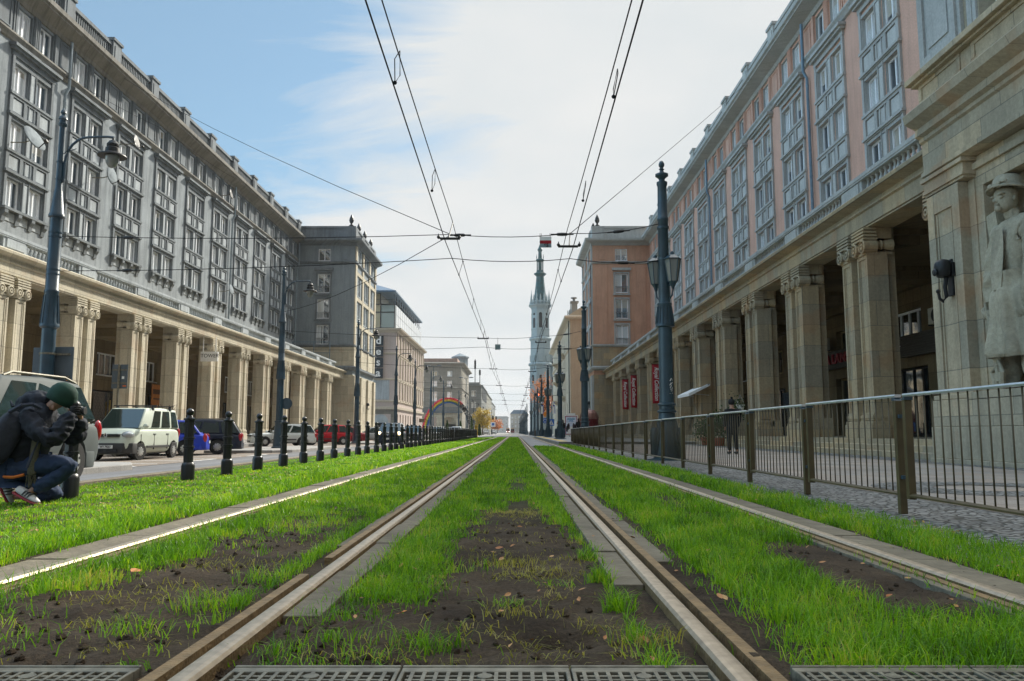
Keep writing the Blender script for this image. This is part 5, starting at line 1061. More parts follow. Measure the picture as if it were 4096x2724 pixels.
# ---------------------------------------------------------------- cars
def lerp(a,b,t): return tuple(a[i]+(b[i]-a[i])*t for i in range(3))
_rims={}
def car(name,label,cat,loc,head,L,W,H,belt,st,gh,pm,wb,wr=.31,wins=((.04,.33),(.37,.66),(.70,.96)),rails=False,plate=None,badge=None,lights=False,group=None,darkbump=False,tail_z=None,steer=0,detail=True):
    T=thing(name,label,cat,loc,head,group)
    fx,rx=wb[0],wb[1]
    # lower body
    mb=MB(); ring_n=12; zb=.22
    for x,zt,wf in st:
        w=W/2*wf; zm=zb+(zt-zb)*.55
        half=[(w*.82,zb),(w*.965,zb+.1),(w,zm),(w*.985,zt-.10),(w*.90,zt-.012)]
        mb.v+=[(x,0,zb)]+[(x,a,b) for a,b in half]+[(x,0,zt+.018)]+[(x,-a,b) for a,b in half[::-1]]
    n=len(st)
    for j in range(n-1):
        for i in range(ring_n): mb.f.append([j*ring_n+i,j*ring_n+(i+1)%ring_n,(j+1)*ring_n+(i+1)%ring_n,(j+1)*ring_n+i]); mb.mi.append(0)
    mb.f.append(list(range(ring_n))[::-1]); mb.f.append(list(range((n-1)*ring_n,n*ring_n))); mb.mi+=[0,0]
    body=mb.build('body',pm,T,smooth='all',sub=2)
    for x in (fx,rx):                                   # wheel arches cut from the body
        cm_=MB(); cm_.lathe([(wr+.065,-W),(wr+.065,W)],(x,0,wr),28,ax='y'); ct=cm_.build('c',pm,T)
        b=body.modifiers.new('b','BOOLEAN'); b.operation='DIFFERENCE'; b.object=ct; b.solver='EXACT'
    dg=bpy.context.evaluated_depsgraph_get(); nm=bpy.data.meshes.new_from_object(body.evaluated_get(dg)); body.modifiers.clear(); body.data=nm; nm.name='body'; nm.polygons.foreach_set('use_smooth',[True]*len(nm.polygons)); nm.set_sharp_from_angle(angle=R(35))
    for o in list(T.children):
        if o.name.startswith('c') and o is not body: bpy.data.objects.remove(o)
    mb=MB(); mb.box(rx-wr-.1,fx+wr+.1,-W/2+.2,W/2-.2,.2,.75); mb.build('underbody',M['plastic'],T)
    # greenhouse
    A,B,C,D=gh; wb_=W/2*.93; wt=W/2*.76; zb2=belt-.05
    P=lambda s,t,side:(lambda b,t_:lerp(b,t_,t))(lerp((D[0],side*wb_,zb2),(A[0],side*wb_,zb2),s),lerp((C[0],side*wt,C[1]),(B[0],side*wt,B[1]),s))
    mb=MB(); v=[(D[0],-wb_,zb2),(A[0],-wb_,zb2),(A[0],wb_,zb2),(D[0],wb_,zb2),(C[0],-wt,C[1]),(B[0],-wt,B[1]),(B[0],wt,B[1]),(C[0],wt,C[1])]
    mid=[((B[0]+C[0])/2,-wt*1.01,max(B[1],C[1])+.03),((B[0]+C[0])/2,wt*1.01,max(B[1],C[1])+.03)]
    mb.add(v+mid,[(0,1,2,3),(0,1,5,8,4),(2,3,7,9,6),(1,2,6,5),(3,0,4,7),(4,8,9,7),(8,5,6,9)]); mb.build('roof',pm,T,smooth=True,bev=.075)
    def panel(q,name,mat,off,inset=0):
        c=[sum(p[i] for p in q)/len(q) for i in range(3)]; a_,b_,c_=[Vector(p) for p in q[:3]]; nn=(b_-a_).cross(c_-a_).normalized()
        if nn.dot(Vector(c)-Vector((0,0,.6)))<0: nn=-nn
        m=MB(); m.add([tuple(Vector(p)+nn*off) for p in q]+[tuple(Vector(p)-nn*.02) for p in q],[tuple(range(len(q)))]+[(i,(i+1)%len(q),len(q)+(i+1)%len(q),len(q)+i) for i in range(len(q))]); return m.build(name,mat,T)
    for side in(-1,1):
        for s0,s1 in wins: panel([P(s0,.07,side),P(s1,.07,side),P(s1,.88,side),P(s0,.88,side)],'side_window',M['carglass'],.012)
    fw=lambda s,t:lerp(lerp((A[0],-wb_,zb2),(A[0],wb_,zb2),s),lerp((B[0],-wt,B[1]),(B[0],wt,B[1]),s),t)
    rw=lambda s,t:lerp(lerp((D[0],-wb_,zb2),(D[0],wb_,zb2),s),lerp((C[0],-wt,C[1]),(C[0],wt,C[1]),s),t)
    panel([fw(.035,.04),fw(.965,.04),fw(.95,.94),fw(.05,.94)],'windscreen',M['carglass'],.014); panel([rw(.08,.12),rw(.92,.12),rw(.9,.88),rw(.1,.88)],'rear_window',M['carglass'],.014)
    # wheels
    for x in(fx,rx):
        for side in(-1,1):
            y=side*(W/2-.10); o=link('wheel',None,T,(x,y,wr),(0,0,(0 if side>0 else PI)+(steer if x==fx else 0)))
            if wr not in _rims:
                mb=MB(); mb.lathe([(wr*.62,.10),(wr*.93,.10),(wr,.06),(wr,-.07),(wr*.93,-.1),(wr*.6,-.1)],(0,0,0),24,ax='y'); a=mb.build('tyre',M['rubber'],smooth=True)
                mb=MB(); mb.lathe([(wr*.66,.085),(wr*.63,.10),(wr*.6,.07),(.02,.075)],(0,0,0),24,ax='y')
                mb.lathe([(wr*.60,.085),(wr*.52,.102),(wr*.2,.108),(.0,.11)],(0,0,0),24,ax='y'); mb.m=1
                for k in range(9): q=2*PI*k/9; mb.lathe([(wr*.065,.0),(wr*.065,.112)],(wr*.46*math.cos(q),0,wr*.46*math.sin(q)),8,ax='y')
                b=mb.build('rim',[M['alloy'],M['plastic']],smooth=True)
                mb=MB(); 
                _rims[wr]=(a.data,b.data); bpy.data.objects.remove(a); bpy.data.objects.remove(b)
            link('tyre',_rims[wr][0],o); link('rim',_rims[wr][1],o)
    xf,xr=st[-1][0],st[0][0]; hz=st[-3][1]-.14
    wf=lambda i:W/2*st[i][2]
    for side in(-1,1):
        mb=MB(); mb.ball((xf-.27,side*W*.365,hz+.015),1,14,(.25,.20,.125)); h=mb.build('headlight',emis('lit_headlamp',(1,.80,.45),3.5) if lights else M['headl'],T,smooth='all')
        tz=tail_z or belt-.2; mb=MB(); mb.ball((xr+.09,side*W*.445,tz),1,10,(.09,.065,.19)); mb.build('tail_light',M['redl'],T,smooth='all')
        mb=MB(); mb.ball((A[0]-.12,side*(W/2+.10),belt+.05),1,8,(.09,.11,.085)); mb.box(A[0]-.16,A[0]-.1,min(side*(W/2-.08),side*(W/2+.06)),max(side*(W/2-.08),side*(W/2+.06)),belt-.01,belt+.03); mb.build('wing_mirror',pm,T,smooth=True)
        if detail:
            for s in (.36,.68):
                p=P(s,0,side); mb=MB(); mb.box(p[0]-.09,p[0]+.09,*sorted((side*W*.47,side*(W/2+.012))),belt-.25,belt-.215); mb.build('door_handle',pm if not darkbump else M['plastic'],T,bev=.006)
            mb=MB(); mb.box(rx+wr+.12,fx-wr-.12,*sorted((side*W*.49,side*(W/2+.012))),.42,.5); mb.build('side_trim',M['plastic'],T,bev=.005)
            mb=MB()
            for s in (.345,.68,.985): p=P(s,0,side); mb.box(p[0]-.0025,p[0]+.0025,*sorted((side*W*.47,side*(W/2+.001))),.36,belt-.24)
            mb.build('door_seam',M['plastic'],T)
    bm_=M['plastic'] if darkbump else pm
    for sgn,x,i in((1,xf,-1),(-1,xr,0)):
        w0=W/2*.97; mb=MB(); pts=[(x-sgn*.55,-w0-.012),(x-sgn*.25,-w0*.985),(x-sgn*.02,-w0*.72),(x+sgn*.05,0),(x-sgn*.02,w0*.72),(x-sgn*.25,w0*.985),(x-sgn*.55,w0+.012)]
        mb.prism(pts,'z',.24,.60 if darkbump else .52); mb.build('bumper',bm_,T,bev=.03,smooth=True)
    mb=MB(); mb.box(xf-.1,xf+.045,-W*.24,W*.24,.30,.40); mb.box(xf-.2,xf+.03,-W*.26,W*.26,hz-.05,hz+.045); mb.build('grille',M['iron'],T,bev=.01)
    mb=MB(); mb.box(xf+.03,xf+.065,-.26,.26,.42,.53); p=mb.build('number_plate',M['plate'],T,bev=.004)
    if plate:
        mb=MB(); mb.box(xf+.064,xf+.067,-.26,-.205,.42,.53); mb.build('plate_band',M['eublue'],p); text(plate,.105,M['platefont'],p,(xf+.068,.03,.475),(R(90),0,R(90)),.001,bold=.004,sx=.82)
    mb=MB(); mb.box(xr-.055,xr-.03,-.26,.26,.5,.61); mb.build('number_plate',M['plate'],T)
    if badge=='diamond':
        mb=MB(); y0=0; 
        for a,b in(((0,.075),(.055,0)),((.055,0),(0,-.075)),((0,-.075),(-.055,0)),((-.055,0),(0,.075))): mb.tube([(xf+.05,a[0],hz+a[1]),(xf+.05,b[0],hz+b[1])],.014,5)
        mb.build('badge',M['chrome'],T)
    if badge=='ring':
        mb=MB(); pts=[(xf+.05,.085*math.cos(q*PI/10),hz+.085*math.sin(q*PI/10)) for q in range(21)]; mb.tube(pts,.011,5); b=mb.build('badge',M['chrome'],T); text('V',.085,M['chrome'],b,(xf+.05,0,hz+.035),(R(90),0,R(90)),.004); text('W',.085,M['chrome'],b,(xf+.05,0,hz-.035),(R(90),0,R(90)),.004)
    if rails=='bars':
        mb=MB()
        for x in(B[0]-.45,C[0]+.55):
            mb.box(x-.03,x+.03,-W*.47,W*.47,H+.10,H+.135)
            for sd_ in(-1,1): mb.prism([(x-.09,H-.05),(x+.09,H-.05),(x+.03,H+.11),(x-.03,H+.11)],'y',*sorted((sd_*W*.36,sd_*W*.40)))
        mb.build('roof_bar',M['iron'],T,bev=.01)
    elif rails:
        mb=MB()
        for sd_ in(-1,1): y=sd_*W*.36; mb.tube([(B[0]-.1,y,B[1]-.01),(B[0]-.3,y,H+.075),(C[0]+.4,y,H+.075),(C[0]+.05,y,C[1]-.01)],.02,6)
        mb.build('roof_rail',M['galv'],T,smooth=True)
    return T
def shape(L,W,H,belt,hood,A,B,C,D,nose=.62):
    f,r=L/2,-L/2
    return [(r,belt*.76,.86),(r+.06,belt-.06,.94),(r+.4,belt,.985),(r+1.1,belt,1),(A-.25,belt-.01,1),(A+.08,belt-.035,.99),((A+f)/2,(hood+belt)/2-.01,.975),(f-.3,hood,.93),(f-.1,hood-.09,.84),(f,nose,.68)],[(A,belt),(B,H),(C,H-.02),(D,belt)]
G='cars parked along the left road'
mint=paint('pale_mint_metallic',(.50,.55,.47)); 
s_,g_=shape(4.0,1.66,1.82,1.13,1.0,1.28,.52,-1.88,-1.98,.7)
K=car('parked_van','pale mint metallic van with a roof bar, parked nose toward the camera','van',(-13.72,28.9,-.3),R(-90)-R(.5),4.0,1.66,1.80,1.13,s_,g_,mint,(1.22,-1.38),.30,((.05,.22),(.27,.49),(.54,.74)),'bars','WY 79256','diamond',False,G,True,steer=-.25)
s_,g_=shape(4.2,1.75,1.45,.93,.86,.85,.15,-1.45,-1.85)
car('parked_car','bright blue hatchback behind the mint van, its red tail lamp showing','car',(-14.9,33.1,-.3),R(180)+R(17),3.95,1.70,1.46,.93,s_,g_,paint('blue_paint',(.012,.04,.42)),(1.25,-1.25),.30,((.04,.30),(.34,.62),(.66,.95)),False,None,None,False,G)
s_,g_=shape(4.55,1.77,1.49,.95,.88,.85,.2,-1.85,-2.2)
car('parked_car','dark navy estate car with roof rails and silver wheel covers','car',(-14.35,35.2,-.3),R(180)+R(17),4.5,1.77,1.47,.95,s_,g_,paint('navy_paint',(.006,.012,.03)),(1.35,-1.25),.32,((.03,.25),(.29,.56),(.60,.96)),True,None,None,False,G)
s_,g_=shape(4.4,1.73,1.48,.95,.87,.95,.25,-1.8,-2.12)
car('parked_car','white estate car parked behind the second lamp post','car',(-16.0,55.0,-.3),R(180)+R(30),4.4,1.73,1.46,.95,s_,g_,paint('white_car_paint',(.58,.62,.62)),(1.3,-1.2),.31,((.03,.27),(.31,.58),(.62,.95)),True,None,None,False,G)
s_,g_=shape(3.65,1.66,1.5,.98,.92,.95,.3,-1.35,-1.72)
car('parked_car','bright red small hatchback parked beside the white estate','car',(-14.3,60.4,-.3),R(180)+R(24),3.65,1.66,1.5,.98,s_,g_,paint('red_paint',(.48,.008,.02)),(1.1,-1.2),.30,((.05,.30),(.34,.66),(.7,.95)),False,None,None,False,G)
s_,g_=shape(4.3,1.68,1.42,.93,.86,.75,.1,-.95,-1.5)
car('parked_car','dark red sedan behind the bollards, right of the red hatchback','car',(-14.7,67.5,-.3),R(180)+R(14),4.3,1.68,1.42,.93,s_,g_,paint('maroon_paint',(.20,.01,.015)),(1.25,-1.25),.30,((.08,.40),(.45,.92)),False,None,None,False,G)
car('parked_car','silver car partly hidden between the dark red sedan and the oncoming car','car',(-13.9,77.5,-.3),R(200),4.3,1.68,1.42,.93,s_,g_,paint('silver_paint',(.42,.44,.45)),(1.25,-1.25),.30,((.08,.40),(.45,.92)),False,None,None,False,G,detail=False)
s_,g_=shape(3.9,1.65,1.47,.97,.92,.85,.15,-1.4,-1.8)
car('oncoming_car','dark blue oncoming hatchback with lit headlamps and a round badge','car',(-8.05,52.2,-.22),R(-90)+R(2),3.9,1.65,1.47,.97,s_,g_,paint('ink_paint',(.012,.022,.04)),(1.2,-1.25),.30,((.05,.32),(.36,.64),(.68,.95)),False,None,'ring',True)
s_,g_=shape(4.7,1.92,1.68,1.06,1.0,1.0,.2,-1.85,-2.2,.7)
car('parked_car','greyish beige estate car with roof rails behind the kneeling photographer','car',(-8.18,11.72,-.17),R(-90)-R(1),4.7,1.92,1.66,1.06,s_,g_,plain('grey_beige_paint',(.125,.14,.14),.6,0,var=.06,sc=2,spec=.08),(1.45,-1.4),.36,((.03,.24),(.27,.56),(.59,.86)),True,None,None,False,G)
for i,(x,y,c,l,hd) in enumerate([(-9.2,72,(.012,.02,.05),'dark blue car following the oncoming hatchback, mostly behind bollards',-90),(-8.4,88,(.5,.52,.52),'white car behind the dense row of bollards',-90),(-11.6,92,(.02,.08,.1),'teal car with a red tail light behind the bollards',90),(-8.2,112,(.4,.45,.47),'silver van with a sunlit windscreen behind the far bollards',-90),(-9.8,126,(.03,.05,.08),'dark far car under the rainbow arch',-90),(-7.6,215,(.6,.62,.62),'white far car right of the yellow tree',-90),(-12.5,235,(.55,.57,.56),'white van in the distance left of the pedestrians',-90),(-6.9,262,(.45,.5,.52),'pale far car behind the two pedestrians',-90)]):
    s_,g_=shape(4.3,1.7,1.5,.95,.88,.85,.15,-1.45,-1.9); car('far_car',l,'car',(x,y,-.28 if y<110 else -.08),R(hd),4.3,1.7,1.5,.95,s_,g_,paint('far_car_paint',c),(1.25,-1.25),.31,((.04,.30),(.34,.62),(.66,.95)),False,None,None,False,'cars in the distance on the left road',detail=False)
# trams
def tram(x,y,c,l,lit):
    T=thing('tram',l,'tram',(x,y,0),0,'trams far down the tracks'); pm=paint('tram_red',c); cr=paint('tram_cream',(.6,.5,.28))
    mb=MB(); mb.prism([(-1.2,.35),(1.2,.35),(1.2,1.5),(1.16,1.52),(1.12,3.0),(.8,3.3),(-.8,3.3),(-1.12,3.0),(-1.16,1.52),(-1.2,1.5)],'y',0,13.5); mb.build('body',pm,T,bev=.06)
    mb=MB(); mb.box(-1.0,1.0,-.03,.03,1.6,2.75); mb.build('windscreen',M['carglass'],T)
    mb=MB(); mb.box(-.9,.9,-.04,.02,2.85,3.15); mb.build('destination_box',cr,T)
    mb=MB(); mb.box(-1.15,1.15,.2,13.3,.05,.35); mb.build('bogie',M['iron'],T)
    for sx in(-.75,.75): mb=MB(); mb.lathe([(.15,0),(.12,-.06)],(sx,0,.85),12,ax='y'); mb.build('headlight',emis('tram_lamp',(1,.95,.85),12) if lit else M['headl'],T)
    mb=MB(); mb.tube([(-.5,3,3.3),(0,4.2,4.3),(0,3.2,5.1)],.04,5); mb.tube([(.5,3,3.3),(0,4.2,4.3)],.04,5); mb.tube([(-.8,3.2,5.1),(.8,3.2,5.1)],.05,5); mb.build('pantograph',M['iron'],T)
tram(-4.55,530,(.35,.02,.02),'red and cream tram with lit headlamps coming up the street far away',True); tram(-1.5,540,(.16,.02,.03),'dark red tram driving away, right of the oncoming tram',False)
# ---------------------------------------------------------------- kneeling photographer (local: +x = picture right, y = depth)
PH=thing('person','kneeling photographer in a dark jacket, green beanie and jeans, aiming a camera to the right','person',(-4.95,8.35,-.075))
cloth=lambda n,c,b=.5,sc=25: plain(n,c,.85,var=.25,sc=9,bump=b,bsc=sc)
jk=cloth('dark_jacket',(.010,.014,.024)); jn=cloth('blue_jeans',(.014,.034,.085),.4); bn=cloth('green_wool',(.003,.036,.022),.25,110); shoe_m=plain('white_trainer',(.6,.6,.6),.55); sole_m=plain('shoe_red',(.3,.03,.04),.6); sc_m=cloth('striped_scarf',(.10,.095,.06),.8,70)
# one continuous body: pelvis, spine, neck, head, arms, legs
bv=[(-.16,0,.42),(-.12,0,.62),(-.05,0,.83),(.05,0,.97),(.14,-.01,1.04),(.20,-.01,1.08),(.24,-.01,1.14),
    (-.02,-.19,.86),(.28,-.24,.66),(.35,-.06,.95),(-.02,.19,.86),(.26,.22,.68),(.37,.06,.93),
    (-.22,.1,.38),(.12,.12,.08),(-.26,.12,.08),(-.33,.12,.06),(-.20,-.1,.38),(.43,-.12,.42),(.03,-.16,.14),(.06,-.17,.07)]
be=[(0,1),(1,2),(2,3),(3,4),(4,5),(5,6),(2,7),(7,8),(8,9),(2,10),(10,11),(11,12),(0,13),(13,14),(14,15),(15,16),(0,17),(17,18),(18,19),(19,20)]
br=[.13,.12,.12,.06,.062,.085,.09,.065,.045,.032,.065,.045,.032,.09,.06,.04,.03,.09,.06,.04,.03]
skin('body',bv,be,br,M['skin'],PH)
jv=[(-.155,0,.36),(-.145,0,.52),(-.09,0,.72),(-.02,0,.86),(.04,0,.95),(-.03,-.2,.87),(.12,-.235,.75),(.27,-.24,.645),(.32,-.16,.80),(.355,-.07,.93),(-.03,.2,.87),(.12,.23,.76),(.26,.22,.66),(.32,.14,.80),(.36,.07,.91)]
je=[(0,1),(1,2),(2,3),(3,4),(3,5),(5,6),(6,7),(7,8),(8,9),(3,10),(10,11),(11,12),(12,13),(13,14)]
jv[4]=(.10,0,1.02); crumple(skin('jacket',jv,je,[(.21,.21),(.2,.2),(.2,.2),(.155,.16),.085,.105,.1,.092,.083,.066,.105,.1,.09,.08,.066],jk,PH),.028,9.,1.,1.5)
crumple(skin('hood',[(-.24,0,.94),(-.15,0,1.03),(-.03,0,1.05),(.07,0,1.01)],[(0,1),(1,2),(2,3)],[(.06,.1),(.09,.15),(.10,.15),(.085,.12)],jk,PH),.022,11.,4.)
crumple(skin('jeans',[(-.16,0,.36),(-.16,.1,.35),(-.05,.12,.2),(.16,.12,.09),(-.05,.13,.075),(-.24,.13,.09),(-.13,-.09,.37),(.14,-.11,.41),(.425,-.12,.415),(.25,-.13,.27),(.05,-.15,.165)],[(0,1),(1,2),(2,3),(3,4),(4,5),(0,6),(6,7),(7,8),(8,9),(9,10)],[(.18,.19),.13,.105,.085,.075,.07,.13,.115,.095,.08,.072],jn,PH),.014,12.,2.)
mb=MB(); mb.lathe([(.128,-.03),(.131,.02),(.126,.07),(.1,.12),(.055,.15),(.005,.158)],(0,0,0),18); mb.xf(Matrix.Translation((.195,-.01,1.09))@Matrix.Rotation(R(30),4,'Y')@Matrix.Diagonal((1.14,.98,1.12,1))); mb.build('beanie',bn,PH,smooth='all')
# face features
mb=MB(); mb.add([(.285,-.01,1.0),(.285,-.03,.965),(.285,.01,.965),(.32,-.01,.97)],[(0,1,3),(0,3,2),(1,2,3)]); mb.ball((.262,-.045,1.005),.012,8); mb.ball((.262,.025,1.005),.012,8); mb.ball((.255,-.01,.935),.02,8,(.6,1.2,.45)); mb.build('face',M['skin'],PH,smooth='all')
mb=MB(); mb.ball((.165,-.095,1.0),.022,10,(.7,.3,1)); mb.build('ear',M['skin'],PH,smooth='all')
# gloved hands with fingers round the camera
gl=cloth('dark_glove',(.008,.009,.011))
for sy in(-1,1):
    mb=MB(); mb.ball((.37,sy*.075,.965),.045,10,(.9,.7,1.15))
    for k in range(4): z=.995-.022*k; mb.tube([(.37,sy*.09,z),(.405,sy*.085,z+.01),(.425,sy*.055,z+.008),(.425,sy*.028,z)],[.0125,.012,.011,.009],6)
    mb.tube([(.35,sy*.06,.95),(.34,sy*.035,.975),(.345,sy*.015,.985)],[.014,.012,.01],6); mb.build('hand',gl,PH,smooth='all')
mb=MB(); mb.prism([(-.24,.345),(.02,.30),(.02,.325),(-.24,.375)],'y',-.215,-.185) if 0 else mb.tube([(-.37,.02,.36),(-.34,-.12,.325),(-.24,-.2,.295),(-.12,-.215,.29),(-.02,-.2,.315)],.016,6); mb.build('shirt_hem',plain('orange_shirt',(.6,.16,.02),.8),PH,smooth=True)
skin('scarf',[(.06,-.06,.93),(.08,-.14,.8),(.07,-.19,.62),(.06,-.2,.42),(.055,-.2,.3)],[(0,1),(1,2),(2,3),(3,4)],[(.05,.04),(.05,.035),(.045,.03),(.045,.03),(.05,.03)],sc_m,PH)
mb=MB()
for k in range(16): x=.015+k*.006; mb.tube([(x,-.2+rnd.uniform(-.02,.02),.31),(x+rnd.uniform(-.01,.01),-.2+rnd.uniform(-.03,.03),.2+rnd.uniform(-.02,.03))],.004,4)
mb.build('scarf_fringe',sc_m,PH)
# shoes
def shoe(name,loc,M3):
    me=MB(); mb=MB(); sec=[(-.13,.035,.02,.075),(-.11,.042,.005,.085),(-.03,.042,0,.085),(.04,.046,0,.07),(.10,.045,0,.052),(.145,.035,.008,.04),(.16,.02,.015,.03)]
    for x,w,z0,z1 in sec: mb.v+=[(x,-w,z0),(x,-w*1.02,(z0+z1)*.5),(x,-w*.6,z1),(x,w*.6,z1),(x,w*1.02,(z0+z1)*.5),(x,w,z0)]
    n=len(sec)
    for j in range(n-1):
        for i in range(6): mb.f.append([j*6+i,j*6+(i+1)%6,(j+1)*6+(i+1)%6,(j+1)*6+i]); mb.mi.append(0)
    mb.f+=[list(range(6))[::-1],list(range((n-1)*6,n*6))]; mb.mi+=[0,0]; mb.xf(Matrix.Translation(loc)@M3); s_=mb.build(name,shoe_m,PH,smooth='all',sub=1)
    mb=MB(); 
    for q in range(3): x=-.03+q*.032; mb.prism([(x,.02),(x+.014,.02),(x+.034,.075),(x+.02,.075)],'y',-.0465,.0465)
    mb.xf(Matrix.Translation(loc)@M3); mb.build('stripe',M['plastic'],s_)
    mb=MB(); mb.prism([(-.135,-.012),(-.1,-.018),(.1,-.018),(.165,-.004),(.16,.012),(.1,.004),(-.1,.004),(-.137,.01)],'y',-.045,.045); mb.xf(Matrix.Translation(loc)@M3); mb.build('sole',sole_m,s_,bev=.006)
shoe('shoe',(-.385,.08,.135),Matrix.Rotation(R(66),4,'Y')@Matrix.Rotation(R(10),4,'Z'))
shoe('shoe',(.0,-.18,.085),Matrix.Rotation(R(24),4,'Y')@Matrix.Rotation(R(-8),4,'Z'))
# backpack and camera stay things of their own
BP=thing('backpack','dark blue grey backpack with a strap on the kneeling photographer\'s back','backpack',(-5.17,8.17,.25),R(38))
bp=cloth('backpack_cloth',(.012,.016,.026),.5); 
mb=MB(); sec=[(-.26,.13,.10),(-.2,.165,.13),(0,.175,.14),(.18,.16,.13),(.28,.11,.09),(.30,.06,.05)]
for z,w,d in sec:
    for k in range(16): a=2*PI*k/16; c,s_=math.cos(a),math.sin(a); mb.v.append((-.05+d*math.copysign(abs(c)**.55,c),w*math.copysign(abs(s_)**.55,s_),z))
for j in range(5):
    for i in range(16): mb.f.append([j*16+i,j*16+(i+1)%16,(j+1)*16+(i+1)%16,(j+1)*16+i]); mb.mi.append(0)
mb.f+=[list(range(16))[::-1],list(range(80,96))]; mb.mi+=[0,0]
T_=Matrix.Translation((.0,0,.33))@Matrix.Rotation(R(24),4,'Y'); mb.xf(T_); mb.build('bag',bp,BP,smooth='all',sub=1)
mb=MB(); 
for z,w,d in [(-.2,.13,.05),(-.12,.14,.075),(.05,.13,.07),(.12,.1,.03)]:
    for k in range(12): a=2*PI*k/12; c,s_=math.cos(a),math.sin(a); mb.v.append((-.19+d*math.copysign(abs(c)**.6,c),w*math.copysign(abs(s_)**.6,s_),z))
for j in range(3):
    for i in range(12): mb.f.append([j*12+i,j*12+(i+1)%12,(j+1)*12+(i+1)%12,(j+1)*12+i]); mb.mi.append(0)
mb.f+=[list(range(12))[::-1],list(range(36,48))]; mb.mi+=[0,0]; mb.xf(T_); mb.build('front_pocket',bp,BP,smooth='all',sub=1)
mb=MB(); st_=[(-.02,-.12,.62),(.08,-.2,.69),(.17,-.21,.70),(.25,-.20,.66)]
for a,b in zip(st_,st_[1:]): mb.tube([a,b],.022,6)
mb.tube([(.24,-.27,.34),(.19,-.27,.2),(.15,-.265,.06)],.014,6); mb.build('strap',cloth('strap_web',(.03,.038,.06)),BP,smooth=True)
mb=MB(); mb.tube([(.02,-.05,.68),(.0,0,.73),(.02,.05,.68)],.012,6); mb.build('handle',bp,BP,smooth=True)
CM=thing('camera_body','black camera held to the kneeling photographer\'s face','camera',(-4.59,8.35,.89))
mb=MB(); mb.box(-.03,.035,-.07,.07,-.045,.05); mb.box(-.03,.03,-.025,.03,.05,.08); mb.build('body',M['plastic'],CM,bev=.008)
mb=MB(); mb.lathe([(.036,.03),(.038,.05),(.034,.06),(.04,.065),(.04,.09),(.036,.095)],(0,0,-.003),18,ax='x'); l=mb.build('lens',M['plastic'],CM,smooth=True); mb=MB(); mb.cyl((.09,0,-.003),.033,.003,18,'x'); mb.build('glass',M['carglass'],l)
# ---------------------------------------------------------------- walkers
def walker(label,x,y,z,head,h,coat,trous,hat=None,stride=.18,hair=None,long=False,group=None,holdbag=False):
    T=thing('person',label,'person',(x,y,z),head,group); k=h/1.75
    V=lambda L:[(a*k,b*k,c*k) for a,b,c in L]
    s_=stride
    skin('body',V([(0,0,.92),(0,0,1.15),(0,0,1.38),(.01,0,1.5),(.02,0,1.58),(.03,0,1.68),(0,.19,1.40),(-.05,.25,1.1),(.06,.24,.86),(.09,.24,.76),(0,-.19,1.40),(.05,-.25,1.1),(.12,-.22,.88),(.15,-.21,.78),(0,.1,.88),(s_*.6,.1,.48),(s_,.1,.08),(s_+.13,.1,.03),(0,-.1,.88),(-s_*.3,-.1,.48),(-s_,-.1,.10),(-s_+.12,-.1,.03)]),
        [(0,1),(1,2),(2,3),(3,4),(4,5),(2,6),(6,7),(7,8),(8,9),(2,10),(10,11),(11,12),(12,13),(0,14),(14,15),(15,16),(16,17),(0,18),(18,19),(19,20),(20,21)],
        [q*k for q in (.12,.11,.12,.055,.075,.08,.06,.045,.033,.03,.06,.045,.033,.03,.085,.055,.04,.035,.085,.055,.04,.035)],M['skin'],T)
    cv=[(0,0,.82 if not long else .6),(0,0,1.0),(0,0,1.2),(0,0,1.39),(.01,0,1.48),(0,.2,1.40),(-.05,.27,1.12),(.05,.25,.88),(0,-.2,1.40),(.05,-.27,1.12),(.11,-.23,.9)]
    skin('coat',V(cv),[(0,1),(1,2),(2,3),(3,4),(3,5),(5,6),(6,7),(3,8),(8,9),(9,10)],[((.17*k,.21*k)),(.16*k,.2*k),(.15*k,.2*k),(.13*k,.18*k),.09*k,.085*k,.07*k,.055*k,.085*k,.07*k,.055*k],coat,T)
    skin('trousers',V([(0,0,.9),(0,.1,.85),(s_*.6,.1,.48),(s_,.1,.1),(0,-.1,.85),(-s_*.3,-.1,.48),(-s_,-.1,.12)]),[(0,1),(1,2),(2,3),(0,4),(4,5),(5,6)],[q*k for q in(.13,.105,.078,.065,.105,.078,.065)],trous,T)
    for sx,sy in((s_+.06,.1),(-s_+.06,-.1)):
        mb=MB(); mb.ball((sx*k,sy*k,.045*k),1,10,(.14*k,.05*k,.05*k)); mb.build('shoe',M['plastic'],T,smooth='all')
    hm=hair or hat
    mb=MB(); mb.ball((.025*k,0,1.69*k),.112*k,12,(1.05,.95,1.08))
    if hat: mb.ball((.0,0,1.83*k),.045*k,8)
    if hair: mb.ball((-.03*k,0,1.55*k),.11*k,10,(.8,1,1.5))
    mb.build('hat' if hat else 'hair',hm,T,smooth='all')
    mb=MB(); mb.add([(.12*k,-.012*k,1.66*k),(.12*k,.012*k,1.66*k),(.15*k,0,1.635*k),(.125*k,0,1.625*k)],[(0,1,2),(0,2,3),(1,3,2)]); mb.ball((.118*k,.03*k,1.675*k),.01,6); mb.ball((.118*k,-.03*k,1.675*k),.01,6); mb.build('face',M['skin'],T)
    return T
bk=cloth('black_coat',(.006,.006,.007)); dk=cloth('dark_trousers',(.007,.008,.012)); djn=cloth('dark_jeans',(.012,.022,.045))
walker('walker in black with a pompom hat behind the steel fence, on the pink slabs',6.62,24.3,.01,R(96),1.62,bk,dk,hat=bk,stride=.06,long=True)
br_=cloth('brown_hair',(.03,.012,.006))
walker('woman with brown hair and jeans walking away on the platform, between two lantern poles',5.6,70,.14,R(90),1.68,bk,djn,hair=br_,stride=.1)
